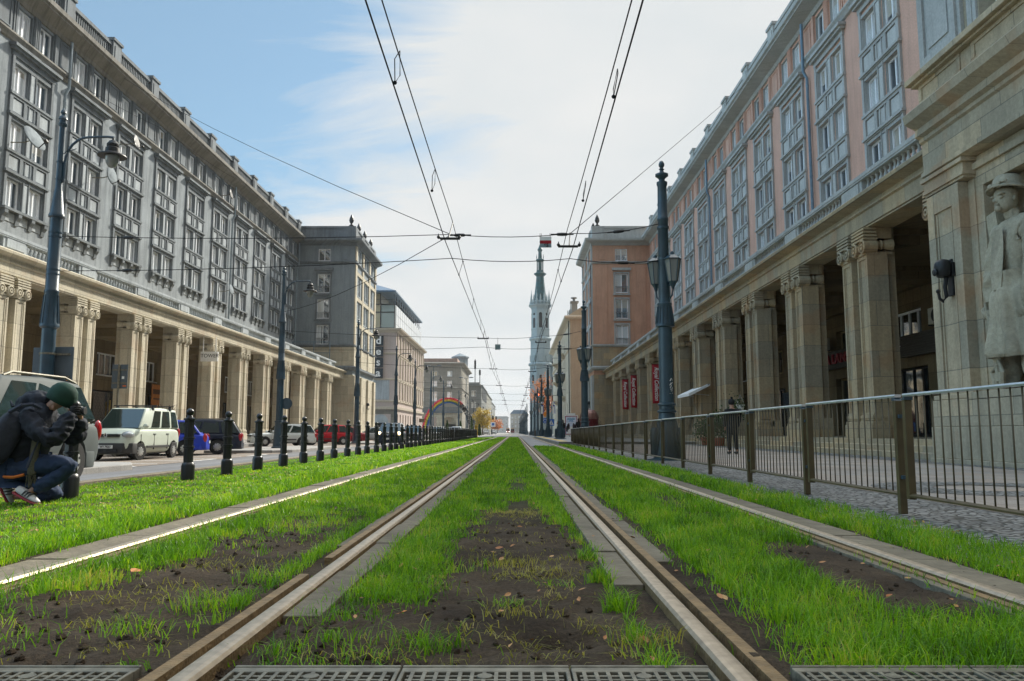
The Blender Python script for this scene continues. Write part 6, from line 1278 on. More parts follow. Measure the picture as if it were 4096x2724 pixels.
walker('person in dark clothes half hidden by a lantern pole on the platform',4.75,79,.14,R(95),1.7,bk,djn,hair=br_,stride=.12)
walker('left pedestrian in black crossing the tracks in the distance',-7.6,228,-.3,R(10),1.8,bk,dk,hair=br_,stride=.25); walker('right pedestrian in black striding over the far crossing',-6.6,228,-.3,R(15),1.8,bk,dk,hair=br_,stride=.32)
walker('small dark figure waiting near the far traffic signs',5.3,160,0,R(200),1.7,bk,dk,hair=br_,stride=.05)
# ---------------------------------------------------------------- trees
def leafm(n,a,b,c): return grassmat(n,[(.1,a),(.5,b),(.9,c)],.3)
def tree(name,label,x,y,h,cr,c0,mat,nl,ls,seed,group=None,bare=0.,cz=.6,squash=.8):
    T=thing(name,label,'tree',(x,y,-.05),0,group); r=random.Random(seed); mb=MB(); tips=[]
    tr=max(.05,h*.022); hb=c0
    mb.tube([(0,0,0),(r.uniform(-.05,.05)*h*.3,0,hb*.6),(r.uniform(-.05,.05)*h*.3,0,hb),(0,0,h*.8)],[tr*1.4,tr,tr*.85,tr*.2],8)
    for k in range(26):
        a=r.uniform(0,6.28); z0=hb+(h*.75-hb)*r.random(); L=cr*(.5+.6*r.random())*(1-.45*abs((z0-hb)/(h-hb)-.35)); e=(L*math.cos(a),L*math.sin(a),z0+L*r.uniform(.25,.8)); m=(e[0]*.5,e[1]*.5,z0+(e[2]-z0)*.35)
        mb.tube([(0,0,z0),m,e],[tr*.42,tr*.25,tr*.06],5); tips+=[m,e]
        for q in range(5): f=(e[0]*r.uniform(.5,1)+r.uniform(-.4,.4)*cr*.5,e[1]*r.uniform(.5,1)+r.uniform(-.4,.4)*cr*.5,e[2]+r.uniform(-.3,.6)*cr*.4); mb.tube([m,f],[tr*.14,tr*.03],4); tips.append(f)
    mb.build('trunk',M['bark'],T,smooth=True)
    tp=np.array(tips); n=nl; idx=RG.integers(0,len(tp),n); P=tp[idx]+RG.normal(0,1,(n,3))*np.array([cr*.17,cr*.17,cr*.14])
    a=RG.random((n,3))-.5; a/=np.linalg.norm(a,axis=1)[:,None]; b=np.cross(a,RG.random((n,3))-.5); b/=np.linalg.norm(b,axis=1)[:,None]; s_=ls*(.6+.8*RG.random(n))[:,None]
    v=np.stack([P-a*s_,P-b*s_*.6,P+a*s_,P+b*s_*.6],1).reshape(-1,3); i=np.arange(n)*4; f=np.stack([i,i+1,i+2,i+3],-1); link('crown',npmesh('crown',v,f,mat),T); return T
M['lyel']=leafm('yellow_leaves',(.16,.13,.015),(.38,.27,.03),(.55,.38,.05)); M['lor']=leafm('orange_leaves',(.30,.09,.04),(.50,.18,.08),(.6,.28,.14)); M['lgr']=leafm('conifer_green',(.010,.03,.006),(.025,.06,.012),(.05,.09,.02))
tree('street_tree','yellow leafed round tree at the far end of the bollard row',-8.0,200,6.3,2.3,1.6,M['lyel'],5200,.13,3)
tree('street_tree','thin orange leafed tree in front of the church tower',6.9,206,16.5,3.4,5,M['lor'],2600,.16,5)
tree('street_tree','hazy orange tree further behind the yellow tree',-8.2,330,6.0,2.6,1.6,M['lor'],1300,.22,6); tree('street_tree','brownish tree at the far end of the street before the white block',-12,560,8,3.5,2.5,M['lor'],700,.4,8,)
for i,(x,y,h,l) in enumerate([(-10.0,118,2.5,'small clipped conifer in front of the portal, behind the bollards'),(-8.35,123,2.4,'small conifer left of the burnt end of the rainbow arch'),(-6.9,128,3.2,'dark conifer just right of the rainbow arch\'s burnt foot'),(-5.8,131,2.0,'lowest conifer below the yellow tree')]):
    T=thing('conifer',l,'conifer',(x,y,-.05),0,'small conifers beyond the bollards'); mb=MB(); mb.cyl((0,0,0),.06,.5,6); mb.build('trunk',M['bark'],T)
    n=1500; zz=RG.random(n)**1.3; rr=.42*(1-zz)**.8*np.sqrt(RG.random(n))*1.05+.03; a=RG.random(n)*6.28; P=np.stack([rr*np.cos(a),rr*np.sin(a),.15+zz*(h-.2)],-1); d=np.stack([np.cos(a)*.6,np.sin(a)*.6,np.ones(n)],-1)*.10; w_=np.stack([-np.sin(a),np.cos(a),np.zeros(n)],-1)*.035
    v=np.stack([P-w_,P+w_,P+d+w_*.3,P+d-w_*.3],1).reshape(-1,3); i_=np.arange(n)*4; link('crown',npmesh('crown',v,np.stack([i_,i_+1,i_+2,i_+3],-1),M['lgr']),T)
# shrubs at the steps
for x,y,h,l in[(9.75,38.2,1.3,'leafy shrub in a red pot beside the column steps'),(9.7,40.6,1.0,'lower leafy shrub by the column steps, next to the potted one')]:
    T=thing('potted_shrub',l,'shrub',(x,y,.0),0,'shrubs at the column steps'); mb=MB(); mb.lathe([(.2,0),(.27,.35),(.29,.36),(.29,.4)],(0,0,0),12); mb.build('pot',plain('terracotta',(.3,.09,.05),.7),T,smooth=True)
    n=700; P=RG.normal(0,1,(n,3))*np.array([.26,.26,.28])+np.array([0,0,.4+h*.45]); a=RG.random((n,3))-.5; b=np.cross(a,RG.random((n,3))-.5); a/=np.linalg.norm(a,axis=1)[:,None]; b/=np.linalg.norm(b,axis=1)[:,None]
    v=np.stack([P-a*.07,P-b*.04,P+a*.07,P+b*.04],1).reshape(-1,3); i_=np.arange(n)*4; link('foliage',npmesh('foliage',v,np.stack([i_,i_+1,i_+2,i_+3],-1),M['lgr']),T)
    mb=MB(); 
    for k in range(6): mb.tube([(0,0,.35),(rnd.uniform(-.25,.25),rnd.uniform(-.25,.25),h)],.012,4)
    mb.build('stem',M['bark'],T)
hb=thing('hanging_basket','white hanging flower pot with trailing green on the column behind the walker','flower pot',(10.2,36.0,1.75)); mb=MB(); mb.lathe([(.12,-.1),(.19,.1),(.2,.14)],(0,0,0),12); mb.tube([(-.19,0,.12),(0,0,.6),(.19,0,.12)],.008,4); mb.build('pot',M['white'],hb,smooth=True)
n=260; P=RG.normal(0,1,(n,3))*np.array([.18,.18,.3])+np.array([-.15,0,-.1]); a=RG.random((n,3))-.5; b=np.cross(a,RG.random((n,3))-.5); a/=np.linalg.norm(a,axis=1)[:,None]; b/=np.linalg.norm(b,axis=1)[:,None]; v=np.stack([P-a*.06,P-b*.03,P+a*.06,P+b*.03],1).reshape(-1,3); i_=np.arange(n)*4; link('foliage',npmesh('foliage',v,np.stack([i_,i_+1,i_+2,i_+3],-1),M['lgr']),hb)
# ---------------------------------------------------------------- rainbow arch
RB_=thing('rainbow_arch','rainbow coloured flower arch with its right end burnt down to the black frame','arch',(-16,190,0))
cols=[(.55,.012,.06),(.55,.05,.02),(.55,.30,.02),(.45,.36,.03),(.04,.14,.05),(.02,.07,.28)]
def arcp(a,r): return (-15.75+ (5.0+r)*math.cos(a),190+1.8*math.cos(a),(7.7+r)*math.sin(a))
for i,c in enumerate(cols):
    m_=plain('flower_band',c,.9,var=.5,sc=5,bump=1.,bsc=5); r=1.0-i*.2; mb=MB(); m0=len(mb.v)
    aa=[R(q) for q in range(58 if i<2 else 62,181,4)]
    for yy in (-.45,0,.45): mb.tube([(lambda p:(p[0],p[1]+yy,p[2]))(arcp(a,r)) for a in aa],.17,7)
    mb.v=[(x+rnd.uniform(-.04,.04),y+rnd.uniform(-.05,.05),z+rnd.uniform(-.04,.04)) for x,y,z in mb.v]; mb.build('flower_band',m_,RB_,w=True)
mb=MB(); P4=lambda a:[tuple(np.array(arcp(a,r))+np.array([0,yy,0])) for r in(0,1.05) for yy in(-.6,.6)]
an=[R(q) for q in range(0,74,5)]
for a,b in zip(an,an[1:]):
    p,q=P4(a),P4(b)
    for u in range(4): mb.tube([p[u],q[u]],.06,4)
    for u,w_ in((0,1),(0,2),(1,3),(2,3)): mb.tube([p[u],p[w_]],.045,4)
    for u,w_ in((0,3),(1,2),(0,2),(2,0),(1,3),(2,3)): mb.tube([p[u],q[w_]],.04,4)
mb.build('burnt_frame',M['iron'],RB_,w=True)
mb=MB()
for q in range(48,72,4): 
    for _ in range(5): a=R(q+rnd.uniform(-2,2)); mb.ball(tuple(np.array(arcp(a,rnd.uniform(.1,1)))+np.array([0,rnd.uniform(-.5,.5),0])),rnd.uniform(.15,.35),6)
mb.build('charred_flowers',M['iron'],RB_,w=True)
# ---------------------------------------------------------------- overhead wires
def sagpts(a,b,s,n=8): return [tuple(a[i]+(b[i]-a[i])*k/n-(s*4*(k/n)*(1-k/n) if i==2 else 0) for i in range(3)) for k in range(n+1)]
sup=[-6,19.5,41,61,83,101,122,141,165,190,216,242,268,300,340,380,420,470,520]
for x,zc,zm,l in((-1.64,5.42,5.98,'tram overhead wires above the left track'),(1.35,5.22,5.72,'tram overhead wires above the right track')):
    T=thing('overhead_wire',l,'overhead wire',(x,19.5,zc),0,'tram overhead wires'); mb=MB(); mo=.06 if x<0 else -.03; off=[.10*(-1)**k*(1 if x<0 else -1) for k in range(len(sup))]
    pts=[(x+o,y,zc) for o,y in zip(off,sup)]; mb.tube(pts,.011,6); mb.build('contact_wire',M['wire'],T,w=True)
    mb=MB(); p=[]
    for k in range(len(sup)-1): p+=sagpts((x+mo,sup[k],zm),(x+mo,sup[k+1],zm),.22,6)[:-1]
    mb.tube(p,.009,6); mb.build('messenger_wire',M['wire'],T,w=True)
    for k in range(1,9):
        for f in (.2,.5,.8):
            y=sup[k]+(sup[k+1]-sup[k])*f; zz=zm-.22*4*f*(1-f); xx=x+off[k]+(off[k+1]-off[k])*f; mb=MB(); mb.tube([(xx,y,zc),(x+mo,y,zz)],.007,4); mb.ball((xx,y,zc),.025,6); mb.ball((x+mo,y,zz),.025,6); mb.build('dropper',M['wire'],T,w=True)
    for y in (10.4,15.3):
        mb=MB(); mb.tube([(x,y,zc),(x+.03,y+.25,zc+.22),(x+.06,y,zm-.1),(x+.03,y-.25,zc+.22),(x,y,zc)],.007,4); mb.ball((x,y,zc),.03,6); mb.build('dropper',M['wire'],T,w=True)
    for y in sup[1:8]:
        mb=MB(); mb.tube([(x-.28,y-.12,zc+.05),(x+.28,y-.12,zc+.05)],.022,5); mb.tube([(x-.25,y+.2,zc+.10),(x+.25,y+.2,zc+.10)],.018,5); mb.tube([(x,y-.2,zc+.05),(x+.06,y+.3,zm)],.016,5)
        for q in(-.26,.26): mb.ball((x+q,y-.12,zc+.08),.045,6); mb.tube([(x+q,y-.12,zc+.03),(x+q,y-.12,zc+.16)],.012,4)
        mb.build('wire_clamp',M['iron'],T,w=True)
def wire(label,pts,r=.010,sag=.08,ins=(),group='span wires over the tracks'):
    T=thing('span_wire',label,'wire',pts[0],0,group); mb=MB(); p=[]
    for a,b in zip(pts,pts[1:]): p+=sagpts(a,b,sag,6)[:-1]
    mb.tube(p+[pts[-1]],r,5); mb.build('cable',M['wire'],T,w=True)
    for i,f in ins:
        a,b=Vector(pts[i]),Vector(pts[i+1]); c=a.lerp(b,f); d=(b-a).normalized()*.16; c=c-Vector((0,0,sag*4*f*(1-f))); mb=MB(); mb.tube([c-d*1.8,c-d*.9,c-d*.7,c,c+d*.7,c+d*.9,c+d*1.8],[.02,.02,.04,.045,.04,.02,.02],6); mb.build('insulator',M['iron'],T,w=True)
wire('upper span wire from the nearest goose-neck lamp to the big lantern pole',[(-12.17,20.9,5.9),(-1.6,19.6,5.62),(1.4,19.5,5.62),(3.6,19.5,5.86)],ins=[(0,.18),(2,.55),(1,.93),(1,.07)])
wire('lower span wire from the nearest goose-neck lamp to the big lantern pole',[(-12.17,20.9,4.95),(-1.6,19.8,5.05),(1.4,19.7,5.02),(3.6,19.5,4.93)],ins=[(0,.18),(2,.6)])
wire('second pair\'s upper span wire, carrying the small square plate',[(-12.2,41.7,6.0),(-1.6,40.6,5.48),(1.4,40.8,5.6),(3.5,41,5.9)],ins=[(2,.6)]); wire('second pair\'s lower span wire, just under the square plate',[(-12.2,41.7,5.0),(-1.6,41,5.05),(1.4,41,5.0),(3.5,41,5.05)],ins=[(2,.6)])
for k,(y,l) in enumerate([(61,'third span wire down the street'),(83,'fourth span wire down the street'),(101,'fifth span wire down the street'),(122,'sixth span wire down the street'),(141,'seventh span wire, near the crossing')]): wire(l,[(-12.1,y,6.0),(-1.6,y,5.5),(1.4,y,5.5),(3.45,y,5.9)],.012)
wire('long stay wire from the grey building\'s cornice to the left track\'s wires',[(-25.5,49.5,23.6),(-1.66,19.6,5.64)],.010,.35); wire('short stay wire from the left track\'s wires back to the second goose-neck lamp',[(-1.66,19.6,5.58),(-12.2,41.6,7.0)],.010,.3); wire('long stay wire rising from the right track\'s wires to the pink building\'s cornice',[(1.42,19.6,5.66),(15.5,50.5,23.8)],.010,.05)
wire('thin dark wire crossing in front of the grey building\'s upper windows',[(-25.6,41,20.6),(-25.5,56,22.6),(-25.5,70,23.6)],.012,.2)
# hanging plates
sg=thing('number_sign','white, red and grey square plate reading 65, hung on the upper span wire','sign',(.77,19.3,5.35))
mb=MB(); mb.box(-.14,.14,0,.015,.045,.14); p=mb.build('plate',M['white'],sg); p['label']='pale grey plate face'; mb=MB(); mb.box(-.14,.14,0,.015,-.04,.045); mb.build('red_band',M['redban'],sg); mb=MB(); mb.box(-.14,.14,0,.015,-.135,-.04); p2=mb.build('plate',M['plate_grey'],sg); text('65',.115,M['platefont'],p2,(.01,-.006,-.088),(R(90),0,0),.002,bold=.004)
mb=MB(); 
for q in(-.11,.11): mb.tube([(q,.008,.13),(q,.15,.26)],.007,4)
mb.build('hanger',M['wire'],sg)
sq=thing('hanging_plate','small plain grey square plate hanging on the second span wire','sign',(-.87,40.5,5.0)); mb=MB(); mb.box(-.14,.14,0,.02,-.14,.14); mb.build('plate',M['plate_grey'],sq,bev=.005); mb=MB(); mb.tube([(0,.01,.14),(0,.05,.5)],.008,4); mb.build('hanger',M['wire'],sq)
# ---------------------------------------------------------------- banners, signs and shop fittings
for xr,xl,y,z0,z1,l in((10.8,10.15,58.6,2.75,5.65,'largest red banner with white lettering, just left of the big lantern pole'),(10.8,10.25,70.2,2.8,5.66,'middle one of the three red banners on the right columns'),(10.8,10.2,75.4,2.8,5.64,'smallest red banner, leftmost of the three on the right columns')):
    T=thing('banner',l,'banner',(xr,y,z0),0,'red banners on the right columns'); mb=MB(); n=10
    for k in range(n+1):
        z=(z1-z0)*k/n; 
        for xx in np.linspace(xl-xr,0,4): mb.v.append((xx,.04*math.sin(k*.8+xx*3),z)); 
    for k in range(n):
        for i in range(3): a=k*4+i; mb.f.append([a,a+1,a+5,a+4]); mb.mi.append(0)
    c=mb.build('cloth',M['redban'],T,smooth='all'); mo=c.modifiers.new('s','SOLIDIFY'); mo.thickness=.012
    mb=MB(); mb.tube([(xl-xr-.08,0,z1-z0+.02),(.12,0,z1-z0+.02)],.022,6); mb.tube([(-.25,0,-.0),(.12,0,-.08)],.012,5); mb.build('rod',M['iron'],T)
    text('Royal Collection',.42,M['letter'],c,((xl-xr)/2-.02,-.065,(z1-z0)/2),(R(90),R(90),0),.006,shear=.25,bold=.006,sx=(z1-z0)/3.35)
T=thing('hanging_sign','white box sign hanging on rods between the left columns','sign',(-20.35,52.6,5.35)); mb=MB(); mb.box(-.52,.62,-.08,.08,-.02,.62); p=mb.build('sign_box',M['white'],T,bev=.01); text('TOWER',.34,M['platefont'],p,(.1,-.085,.34),(R(90),0,0),.003); text('ul. 1 piętro',.11,M['platefont'],p,(.06,-.085,.10),(R(90),0,0),.003) if 0 else None
mb=MB(); 
for q in(-.38,.45): mb.tube([(q,0,.62),(q,0,1.6)],.025,6)
mb.build('hanger',M['white'],T)
# awning
T=thing('awning','slanted white awning stretched out between the right columns','awning',(11.0,47.5,2.9)); mb=MB(); mb.prism([(-.95,0),(-.95,-.16),(-.9,-.16),(.25,.42),(.3,.52),(.2,.52)],'y',-1.6,1.6); mb.build('canopy',M['white'],T); mb=MB(); mb.tube([(.2,-1.6,.5),(.2,1.6,.5)],.05,8); mb.tube([(.3,-1.2,-.1),(-.85,-1.2,.0)],.02,5); mb.tube([(.3,1.2,-.1),(-.85,1.2,.0)],.02,5); mb.build('roller',M['alloy'],T)
# shop letters and louvred fascias under the right arcade
red=plain('red_letter',(.28,.02,.03),.4)
T=thing('shop_sign','red raised letters on a dark louvred fascia behind the right columns','sign',(16.2,39.4,4.0)); mb=MB(); mb.box(.0,.2,-3.3,3.3,-.15,.75)
for k in range(9): mb.box(-.05,0,-3.3,3.3,-.14+k*.1,-.09+k*.1)
mb.build('fascia',plain('dark_louvre',(.05,.045,.035),.6),T); text('A LANSE',.66,red,T,(-.09,-.1,.3),(R(90),0,R(-90)),.05,bold=.012,sx=1.35)
T=thing('shop_fascia','plain dark louvred fascia above the glass shop door at the right','fascia',(16.2,31.1,3.9)); mb=MB(); mb.box(.0,.2,-2.1,2.1,-.15,.75)
for k in range(9): mb.box(-.05,0,-2.1,2.1,-.14+k*.1,-.09+k*.1)
mb.build('louvre',plain('dark_louvre2',(.06,.052,.04),.6),T)
def acunit(l,x,y,z,s=-1):
    T=thing('air_conditioner',l,'air conditioner',(x,y,z),0,'air conditioners under the arcades'); mb=MB(); mb.box(-.16,.16,-.42,.42,0,.62); mb.build('casing',plain('ac_beige',(.36,.33,.26),.6),T,bev=.02)
    mb=MB(); mb.lathe([(.24,0),(.24,-.02),(.21,-.03)],(-.16,-.08,.31),18,ax='x'); mb.lathe([(.07,-.03),(.05,-.05)],(-.16,-.08,.31),10,ax='x'); mb.build('fan',M['iron'],T)
    for q in(-.38,.38): mb=MB(); mb.box(-.18,.16,q-.02,q+.02,-.05,-.001); mb.build('bracket',M['iron'],T)
acunit('air conditioner beside the window above the plain louvred fascia',16.0,29.75,4.75); acunit('air conditioner above the red letters, left of the window',16.0,40.9,4.85); acunit('air conditioner behind the third pair of right columns',16.0,50.3,4.7)
# iron gate in the right arcade
T=thing('iron_gate','black wrought iron lattice gate standing between the right columns','gate',(13.2,38.4,.48)); mb=MB(); mb.box(-.02,.02,-.75,-.70,0,2.1); mb.box(-.02,.02,.70,.75,0,2.1); mb.box(-.02,.02,-.75,.75,2.05,2.1); mb.box(-.02,.02,-.75,.75,0,.05); mb.build('frame',M['iron'],T); mb=MB()
for k in range(-5,10):
    for sg in(1,-1): mb.tube([(0,max(-.75,-.75+k*.2) if sg>0 else min(.75,.75-k*.2),max(0,-k*.28)),(0,sg*min(.75,(-.75+k*.2)+1.5),min(2.1,2.1))] if 0 else [(0,sg*(-.72),.05+.14*(k+5)),(0,sg*(-.72+min(1.44,(2.05-(.05+.14*(k+5)))/1.2)),min(2.05,.05+.14*(k+5)+1.44*1.2))],.012,4)
mb.build('lattice',M['iron'],T)
# left arcade odds
T=thing('poster','orange notice poster in a shop window under the left colonnade','poster',(-26.1,58.0,2.0)); mb=MB(); mb.box(0,.03,-.9,.9,0,2.1); p=mb.build('sheet',plain('orange_sheet',(.5,.17,.02),.7),T); text('TO LET',.36,M['shopdark'],p,(.035,0,1.55),(R(90),0,R(90)),.002) if 0 else None
mb=MB(); mb.box(.03,.034,-.7,.7,1.4,1.75); mb.box(.03,.034,-.6,.6,1.0,1.12); mb.box(.03,.034,-.65,-.1,.3,.6); mb.box(.03,.034,.2,.75,.15,.65); mb.build('print',plain('brown_print',(.12,.05,.02),.7),T)
for y,l in((52.5,'dark lattice shutter with brass edges under the left colonnade, behind the traffic sign'),):
    T=thing('lattice_shutter',l,'shutter',(-26.0,y,.1)); mb=MB()
    for k in range(18):
        a=-1.7+k*.2; mb.tube([(0,a,0),(0,min(a+1.6,1.75),min(3.2,(min(a+1.6,1.75)-a)*2))],.012,4); mb.tube([(0,-a,0),(0,max(-a-1.6,-1.75),min(3.2,(-a-max(-a-1.6,-1.75))*2))],.012,4)
    mb.build('lattice',M['iron'],T); mb=MB(); mb.box(-.02,.05,-1.45,-1.35,.1,2.6); mb.box(-.02,.05,1.35,1.45,.1,2.6); mb.build('edge',plain('brass',(.5,.36,.08),.35,.7),T)
# graffiti on the stone, thin strokes of paint with their own thickness
def graf(l,P0,U,c,n,seed,sz):
    r=random.Random(seed); mb=MB(); 
    for k in range(n):
        x,z=r.uniform(-.5,.5),r.uniform(0,1); pts=[]
        for q in range(7): pts.append((P0[0]+U[0]*x*sz,P0[1]+U[1]*x*sz,P0[2]+z*sz)); x+=r.uniform(-.25,.25); z+=r.uniform(-.22,.22)
        mb.tube(pts,.014,4)
    tag(mb.build('graffiti',plain('graffiti_paint',c,.7)),l,'graffiti')
graf('black scribbled graffiti on the pier beside the kneeling photographer\'s camera',(-21.0,36.58-5.6,.9),(1,0),(.03,.03,.03),6,4,1.1)
graf('dark red graffiti on the shaded pier side behind the blue car',(-20.95,47.78-.28,.8),(1,0),(.15,.03,.03),9,6,1.3)
graf('faint orange graffiti low on the column pair above the van roof bar',(-20.48,37.05,1.0),(0,1),(.5,.2,.08),5,8,.8)
graf('black scribble on the corner block behind the red kiosk',(10.5,95.1,.9),(1,0),(.02,.02,.02),6,9,1.2)
# traffic signs seen from behind at the left
T=thing('traffic_sign','grey back of a double traffic sign on a thin post behind the photographer','traffic sign',(-15.62,31.3,-.42)); T.scale=(1.27,1.27,1.27); mb=MB(); mb.cyl((0,0,0),.035,2.95,10); mb.build('post',M['galv'],T,smooth=True)
for s0,s1,z0,z1,mm in((-.24,-.01,2.2,2.95,'rwhite'),(.01,.25,2.2,2.95,'rwhite')):
    mb=MB(); mb.box(s0,s1,.04,.06,z0,z1); p=mb.build('sign_panel',M[mm],T,bev=.006); mb=MB(); mb.box(s0+.02,s1-.02,.02,.04,2.35,2.39); mb.box(s0+.02,s1-.02,.02,.04,2.76,2.8); mb.build('bracket',M['galv'],p)
mb=MB(); mb.box(.12,.22,.03,.04,2.26,2.3); mb.build('orange_label',plain('orange_label',(.7,.15,.03),.5),T); mb=MB(); mb.box(.08,.15,.03,.04,2.5,2.58); mb.build('white_label',M['letter'],T)
T=thing('traffic_sign','large grey sign back strapped to the nearest goose-neck lamp','traffic sign',(-11.9,20.9,1.0)); mb=MB(); mb.box(-.40,.13,.2,.225,.88,1.93); mb.box(-.95,-.45,.2,.225,.86,1.91); p=mb.build('sign_panel',M['rwhite'],T,bev=.006)
mb=MB(); mb.lathe([(.20,0),(.20,.05)],(-.45,0,1.1),14); mb.lathe([(.2,0),(.2,.05)],(-.45,0,1.7),14); mb.box(-.4,.05,.12,.2,1.1,1.15); mb.box(-.4,.05,.12,.2,1.7,1.75); mb.build('strap',M['galv'],T); mb=MB(); mb.box(-.02,.09,.185,.2,1.02,1.07); mb.build('orange_label',M['amber'],T)
# round sign back on lamp two
T=thing('traffic_sign','round dark sign back on the second goose-neck lamp','traffic sign',(-11.95,41.7,1.7)); mb=MB(); mb.lathe([(.3,0),(.3,.02)],(0,0,.45),20,ax='y'); mb.box(-.25,0,.02,.05,.4,.5); mb.build('sign_panel',M['pole_l'],T)
# kiosk, poster board
T=thing('telephone_kiosk','dark red kiosk with a ribbed domed roof behind the second lantern pole','kiosk',(5.35,57.5,-.0)); kr=plain('kiosk_red',(.11,.012,.014),.4,var=.15); mb=MB(); mb.lathe([(.62,0),(.62,1.45),(.68,1.47),(.68,1.6),(.64,1.62)],(0,0,0),20)
for k in range(20): a=2*PI*k/20; mb.cyl((.63*math.cos(a),.63*math.sin(a),.1),.025,1.35,5)
mb.build('body',kr,T,smooth=True); mb=MB(); mb.lathe([(.68,1.6),(.66,1.75),(.56,2.0),(.36,2.2),(.01,2.3)],(0,0,0),20)
for k in range(20): a=2*PI*k/20; mb.tube([(r_*math.cos(a),r_*math.sin(a),z_) for r_,z_ in((.69,1.62),(.67,1.76),(.57,2.01),(.37,2.22),(.03,2.31))],.018,4)
mb.build('dome',plain('dome_brown',(.20,.10,.08),.3,.3),T,smooth=True); mb=MB(); mb.obox((-.2,-.66,1.05),(.24,.02,.62)); mb.build('blue_panel',plain('phone_blue',(.02,.16,.5),.4),T)
T=thing('poster_board','white advertising board with a red bordered poster in front of the tan gable wall','poster board',(6.0,85,-.0)); mb=MB(); mb.box(-.72,.72,0,.12,.3,2.45); mb.box(-.66,-.58,.02,.1,0,.3); mb.box(.58,.66,.02,.1,0,.3); mb.box(-.45,.45,.02,.1,2.45,2.65); mb.build('board',M['white'],T,bev=.01)
mb=MB(); mb.box(-.64,.64,-.01,0,.4,2.37); mb.build('poster_border',M['redban'],T); mb=MB(); mb.box(-.57,.57,-.018,-.01,.47,2.3); p=mb.build('poster_sheet',plain('pale_blue_sheet',(.62,.66,.78),.6),T)
text('STOL',.22,plain('blue_print',(.03,.25,.55),.6),p,(0,-.02,1.83),(R(90),0,0),.001,bold=.01); mb=MB(); mb.box(-.4,.4,-.022,-.018,1.98,2.1); mb.build('blue_band',plain('cyan_print',(.05,.3,.5),.6),p)
mb=MB(); mb.add([(-.5,-.022,.5),(.5,-.022,.5),(.15,-.022,1.25),(-.15,-.022,1.25)],[(0,1,2,3)]); mb.build('table_shape',M['letter'],p); mb=MB()
for k in range(7): x=-.48+k*.16; 
for x,z in((-.45,1.0),(-.36,1.2),(-.25,1.3),(.25,1.3),(.37,1.2),(.46,1.0)): mb.lathe([(.08,0),(.08,.004)],(x,-.024,z+.22),10,ax='y'); mb.box(x-.1,x+.1,-.024,-.02,z-.3,z+.15)
mb.build('figures',plain('figure_print',(.05,.03,.04),.6),p)
T=thing('electric_box','low dark cabinet at the foot of the tan gable wall','cabinet',(9.6,119,0)); mb=MB(); mb.box(-1.2,1.4,-.5,.5,0,1.25); mb.build('cabinet',M['pole'],T,bev=.03)
# signs at the crossing
T=thing('sign_post','thin post with an orange yield triangle over a blue roundabout sign','traffic sign',(6.1,161,0)); mb=MB(); mb.cyl((0,0,0),.06,3.9,8); mb.build('post',M['galv'],T); mb=MB(); mb.prism([(-.72,4.7),(.72,4.7),(0,3.5)],'y',-.09,-.06); mb.build('triangle',plain('sign_orange',(.8,.25,.02),.4),T)
bs=plain('sign_blue',(.015,.12,.45),.4); mb=MB(); mb.lathe([(.55,0),(.55,.03)],(0,-.1,2.95),20,ax='y'); p=mb.build('disc',bs,T); mb=MB()
for k in range(3):
    a0=R(90+120*k+15); pts=[(.3*math.cos(a0+R(q)),-.12,2.95+.3*math.sin(a0+R(q))) for q in range(0,86,17)]; mb.tube(pts,.05,5)
mb.build('arrows',M['letter'],p)
T=thing('sign_post','square blue pedestrian crossing sign with a white triangle by the far lantern poles','traffic sign',(7.3,160,0)); mb=MB(); mb.cyl((0,0,0),.06,2.2,8); mb.build('post',M['galv'],T); mb=MB(); mb.box(-.62,.62,-.09,-.06,1.9,3.25); p=mb.build('panel',bs,T); mb=MB(); mb.prism([(-.5,2.1),(.5,2.1),(0,3.05)],'y',-.105,-.09); mb.build('triangle',M['letter'],p); mb=MB(); mb.tube([(0,-.11,2.75),(0,-.11,2.5),(-.14,-.11,2.15)],.05,4); mb.tube([(0,-.11,2.5),(.14,-.11,2.15)],.05,4); mb.ball((0,-.11,2.85),.07,6); mb.build('walking_figure',M['platefont'],p)
T=thing('sign_post','orange warning triangle on the platform beside a lantern pole','traffic sign',(5.0,91,.14)); mb=MB(); mb.cyl((0,0,0),.04,1.6,8); mb.build('post',M['galv'],T); mb=MB(); mb.prism([(-.26,1.45),(.26,1.45),(0,1.95)],'y',-.07,-.05); mb.build('triangle',plain('sign_amber',(.75,.3,.02),.4),T)
for i,(x,y,z,l) in enumerate([(2.85,82.6,3.1,'white timetable strips on the left of the fourth lantern pole'),(4.05,82.6,3.1,'white timetable strips on the right of the fourth lantern pole')]):
    T=thing('stop_sign',l,'sign',(x,y,z),0,'tram stop boards'); mb=MB(); mb.box(-.14,.14,0,.03,-.55,.35); mb.build('board',M['letter'],T); mb=MB(); mb.box(-.14,.14,-.01,0,.5,.68); mb.build('header',M['letter'],T); mb=MB(); mb.box(-.1,.1,-.015,0,.22,.34); mb.box(.09,.14,-.012,0,-.55,.2); mb.box(-.0,.1,-.015,-.01,.54,.64); mb.build('print',M['eublue'],T)
    mb=MB(); mb.box(-.02,.4 if i==0 else .02,.03,.06,.1,.15); mb.box(-.42 if i else -.02,.02,.03,.06,.1,.15); mb.box(-.02,.02,.03,.06,.1,.6); mb.build('bracket',M['iron'],T)
T=thing('traffic_light','red lit signal head hanging over the far crossing','traffic light',(4.95,178,9.0)); mb=MB(); mb.box(-.5,.5,-.15,.15,-.28,.28); mb.build('housing',M['iron'],T); mb=MB(); mb.lathe([(.2,0),(.2,-.03)],(.25,-.15,0),14,ax='y'); mb.build('lens',emis('red_signal',(1,.12,.04),8),T); mb=MB(); mb.tube([(0,0,.28),(0,0,.45),(2,0,.5)],.05,5); mb.build('arm',M['iron'],T)
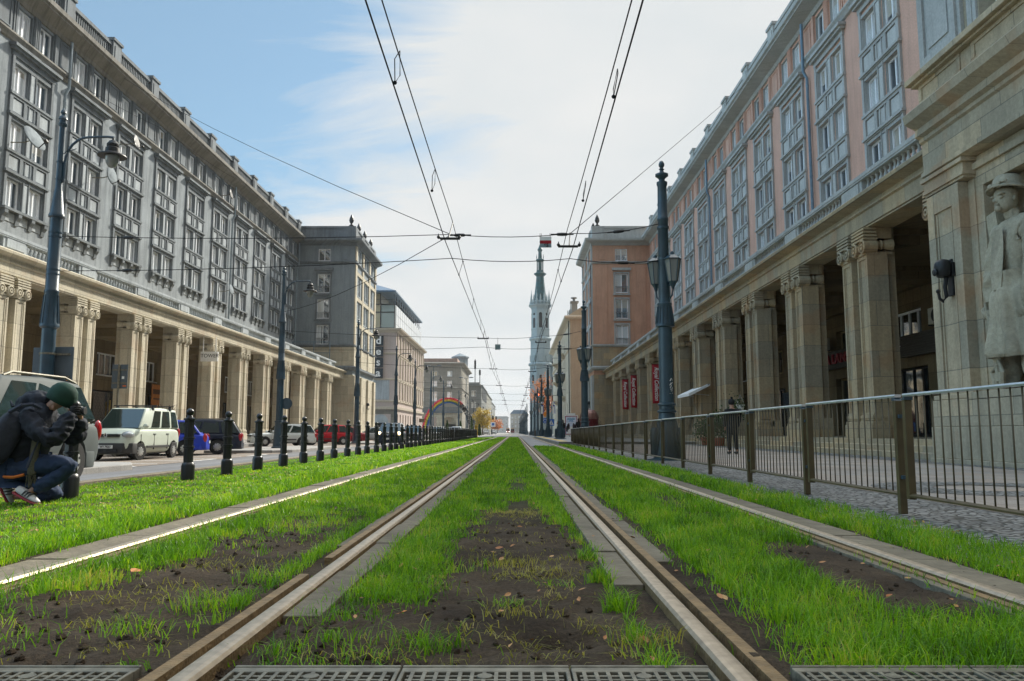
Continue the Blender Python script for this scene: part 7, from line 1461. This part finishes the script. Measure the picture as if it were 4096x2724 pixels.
T=thing('mast_sign','mast with a bus stop plate and signal heads right of the yellow tree','sign',(-5.6,190,0)); mb=MB(); mb.tube([(0,0,0),(0,0,5.8),(.6,0,6.2),(1.2,0,6.0)],.06,6); mb.build('mast',M['pole'],T); mb=MB(); mb.box(-.1,1.0,-.1,-.05,1.9,3.0); mb.build('plate',M['letter'],T); mb=MB(); mb.box(.15,.75,-.13,-.1,2.2,2.8); mb.build('pictogram',bs,T); mb=MB(); mb.box(.2,.6,-.1,.1,3.6,4.5); mb.box(1.0,1.3,-.1,.1,3.6,4.4); mb.build('signal_head',M['iron'],T)
T=thing('parking_meter','yellow post standing at the end of the bollard row','post',(-5.3,110,-.05)); mb=MB(); mb.box(-.2,.2,-.1,.1,0,1.5); mb.lathe([(.2,0),(.2,.2)],(0,-.1,1.5),12,ax='y'); mb.build('post',plain('yellow_post',(.65,.42,.03),.5),T)
T=thing('wooden_sign','small brown shop sign on the pink building\'s street front','sign',(-19.0,160,2.6)); mb=MB(); mb.box(-.1,.9,0,.1,0,.7); mb.build('panel',plain('brown_panel',(.10,.06,.02),.6),T)
T=thing('litter','crumpled white plastic bag at the foot of the third lantern pole','bag',(4.9,60.6,.14)); mb=MB()
for k in range(7): mb.ball((rnd.uniform(-.5,.6),rnd.uniform(-.2,.2),.12),rnd.uniform(.14,.24),8,(1.3,1,.8))
mb.v=[(x+rnd.uniform(-.03,.03),y+rnd.uniform(-.03,.03),z+rnd.uniform(-.03,.03)) for x,y,z in mb.v]; mb.build('plastic',M['white'],T)
# far twin-arm lights beside the square
def twin(l,x,y,h):
    T=thing('twin_lamp',l,'street lamp',(x,y,0),0,'twin-arm lamps on the round square'); mb=MB(); mb.tube([(0,0,0),(0,0,h)],[.14,.08],6); mb.tube([(-1.4,0,h+.15),(0,0,h),(1.4,0,h+.15)],.05,5); mb.build('mast',M['pole'],T); mb=MB(); mb.ball((-1.3,0,h+.2),.5,8,(1.2,.5,.3)); mb.ball((1.3,0,h+.2),.5,8,(1.2,.5,.3)); mb.build('lamp_head',M['rwhite'],T)
twin('tall twin-arm lamp above the left side of the rainbow arch',-18.2,178,15.3); twin('tall twin-arm lamp above the right side of the rainbow arch',-12.1,198,14.0); twin('tall twin-arm lamp in front of the church tower',9.0,197,17.0)
# satellite dishes
def dish(l,x,y,z,sz,yaw,tilt,mat):
    T=thing('satellite_dish',l,'satellite dish',(x,y,z),0,'satellite dishes on the grey building'); mb=MB(); mb.lathe([(.0,0),(.2,.03),(.38,.10),(.45,.15),(.45,.16),(.0,.02)],(0,0,0),20,cap=False); Tm=Matrix.Translation((.55,0,0))@Matrix.Rotation(yaw,4,'Z')@Matrix.Rotation(tilt,4,'Y')@Matrix.Diagonal((sz,sz,sz,1)); mb.xf(Tm); mb.build('reflector',mat,T,smooth='all')
    mb=MB(); mb.tube([(-.5,0,-.1),(.2,0,-.1),(.55,0,0)],.03,6); mb.build('wall_arm',M['galv'],T); mb=MB(); mb.tube([(0,0,0),(.05,0,.0)],.02,5); mb.tube([(.38,0,.12),(.3,0,.45)],.018,5); mb.box(.25,.35,-.05,.05,.42,.5); mb.xf(Tm); mb.build('feed_arm',M['plastic'],T)
dish('big pale satellite dish at the left picture edge, seen from its edge',-26.0,40.3,15.9,1.6,R(-5),R(62),M['dish']); dish('round pale satellite dish between two window strips',-26.0,48.3,16.6,1.35,R(0),R(82),M['dish']); dish('dark satellite dish just right of the nearest lamp head',-26.0,51.3,19.9,1.1,R(5),R(80),M['iron']); dish('small dark dish on the attic storey in front of the second downpipe',-26.2,69.5,21.9,1.0,R(5),R(80),M['iron']); dish('small white dish by the lowest windows of a middle strip',-26.1,70.2,13.3,1.1,R(0),R(80),M['dish'])
# terrace railing at the left corner block
T=thing('terrace_railing','blue grey metal railing frame on the terrace before the left corner block','railing',(-24,93.6,7.95)); mb=MB()
for k in range(26): x=-2.2+k*.17; mb.box(x-.015,x+.015,-.02,.02,.8,2.0)
for x in(-2.3,.2,2.1): mb.box(x-.04,x+.04,-.04,.04,0,3.4)
for z in(.8,2.0,3.3): mb.box(-2.3,2.1,-.03,.03,z,z+.06)
mb.build('rails',M['pipe'],T)
# bare drain pipe and cable ladder on the salmon block
mb=MB(); 
for k in range(60): mb.box(9.28,9.34,95.6,95.95,8.6+k*.21,8.63+k*.21)
mb.box(9.27,9.31,95.58,95.62,8.5,21); mb.box(9.27,9.31,95.93,95.97,8.5,21); mb.build('wall_ladder',M['iron'],PR,w=True)
for s_,x,y in((1,-19.15,96.6),(1,-19.15,103),(-1,9.15,97.2)):
    dup(tb,(x,y,3.9),PI if s_>0 else 0,label='far torch bracket on the %s corner block'%('grey' if s_>0 else 'salmon') + (', nearer one' if y==96.6 else ', farther one' if s_>0 else ''))
# bollards by the left columns
for x,y in((-17.3,44.3),(-17.3,46.2),(-17.3,36.5)): dup(bl,(x,y,-.13),0,label='thin black bollard on the far pavement before the left columns, %s'%({44.3:'left of a pair',46.2:'right of a pair',36.5:'nearest to the van'}[y]))

# ---------------------------------------------------------------- haze
mb=MB(); mb.box(-460,460,-80,1340,-1.7,70); hz_=bpy.data.materials.new('haze_air'); hz_.use_nodes=True; nt=hz_.node_tree; nt.nodes.remove(nt.nodes['Principled BSDF']); pv=nt.nodes.new('ShaderNodeVolumePrincipled'); pv.inputs['Color'].default_value=(.86,.91,.95,1); pv.inputs['Density'].default_value=.00017; pv.inputs['Anisotropy'].default_value=.3
nt.links.new(pv.outputs[0],nt.nodes['Material Output'].inputs['Volume']); o=mb.build('haze',hz_); o['kind']='stuff'; SC.cycles.volume_bounces=0
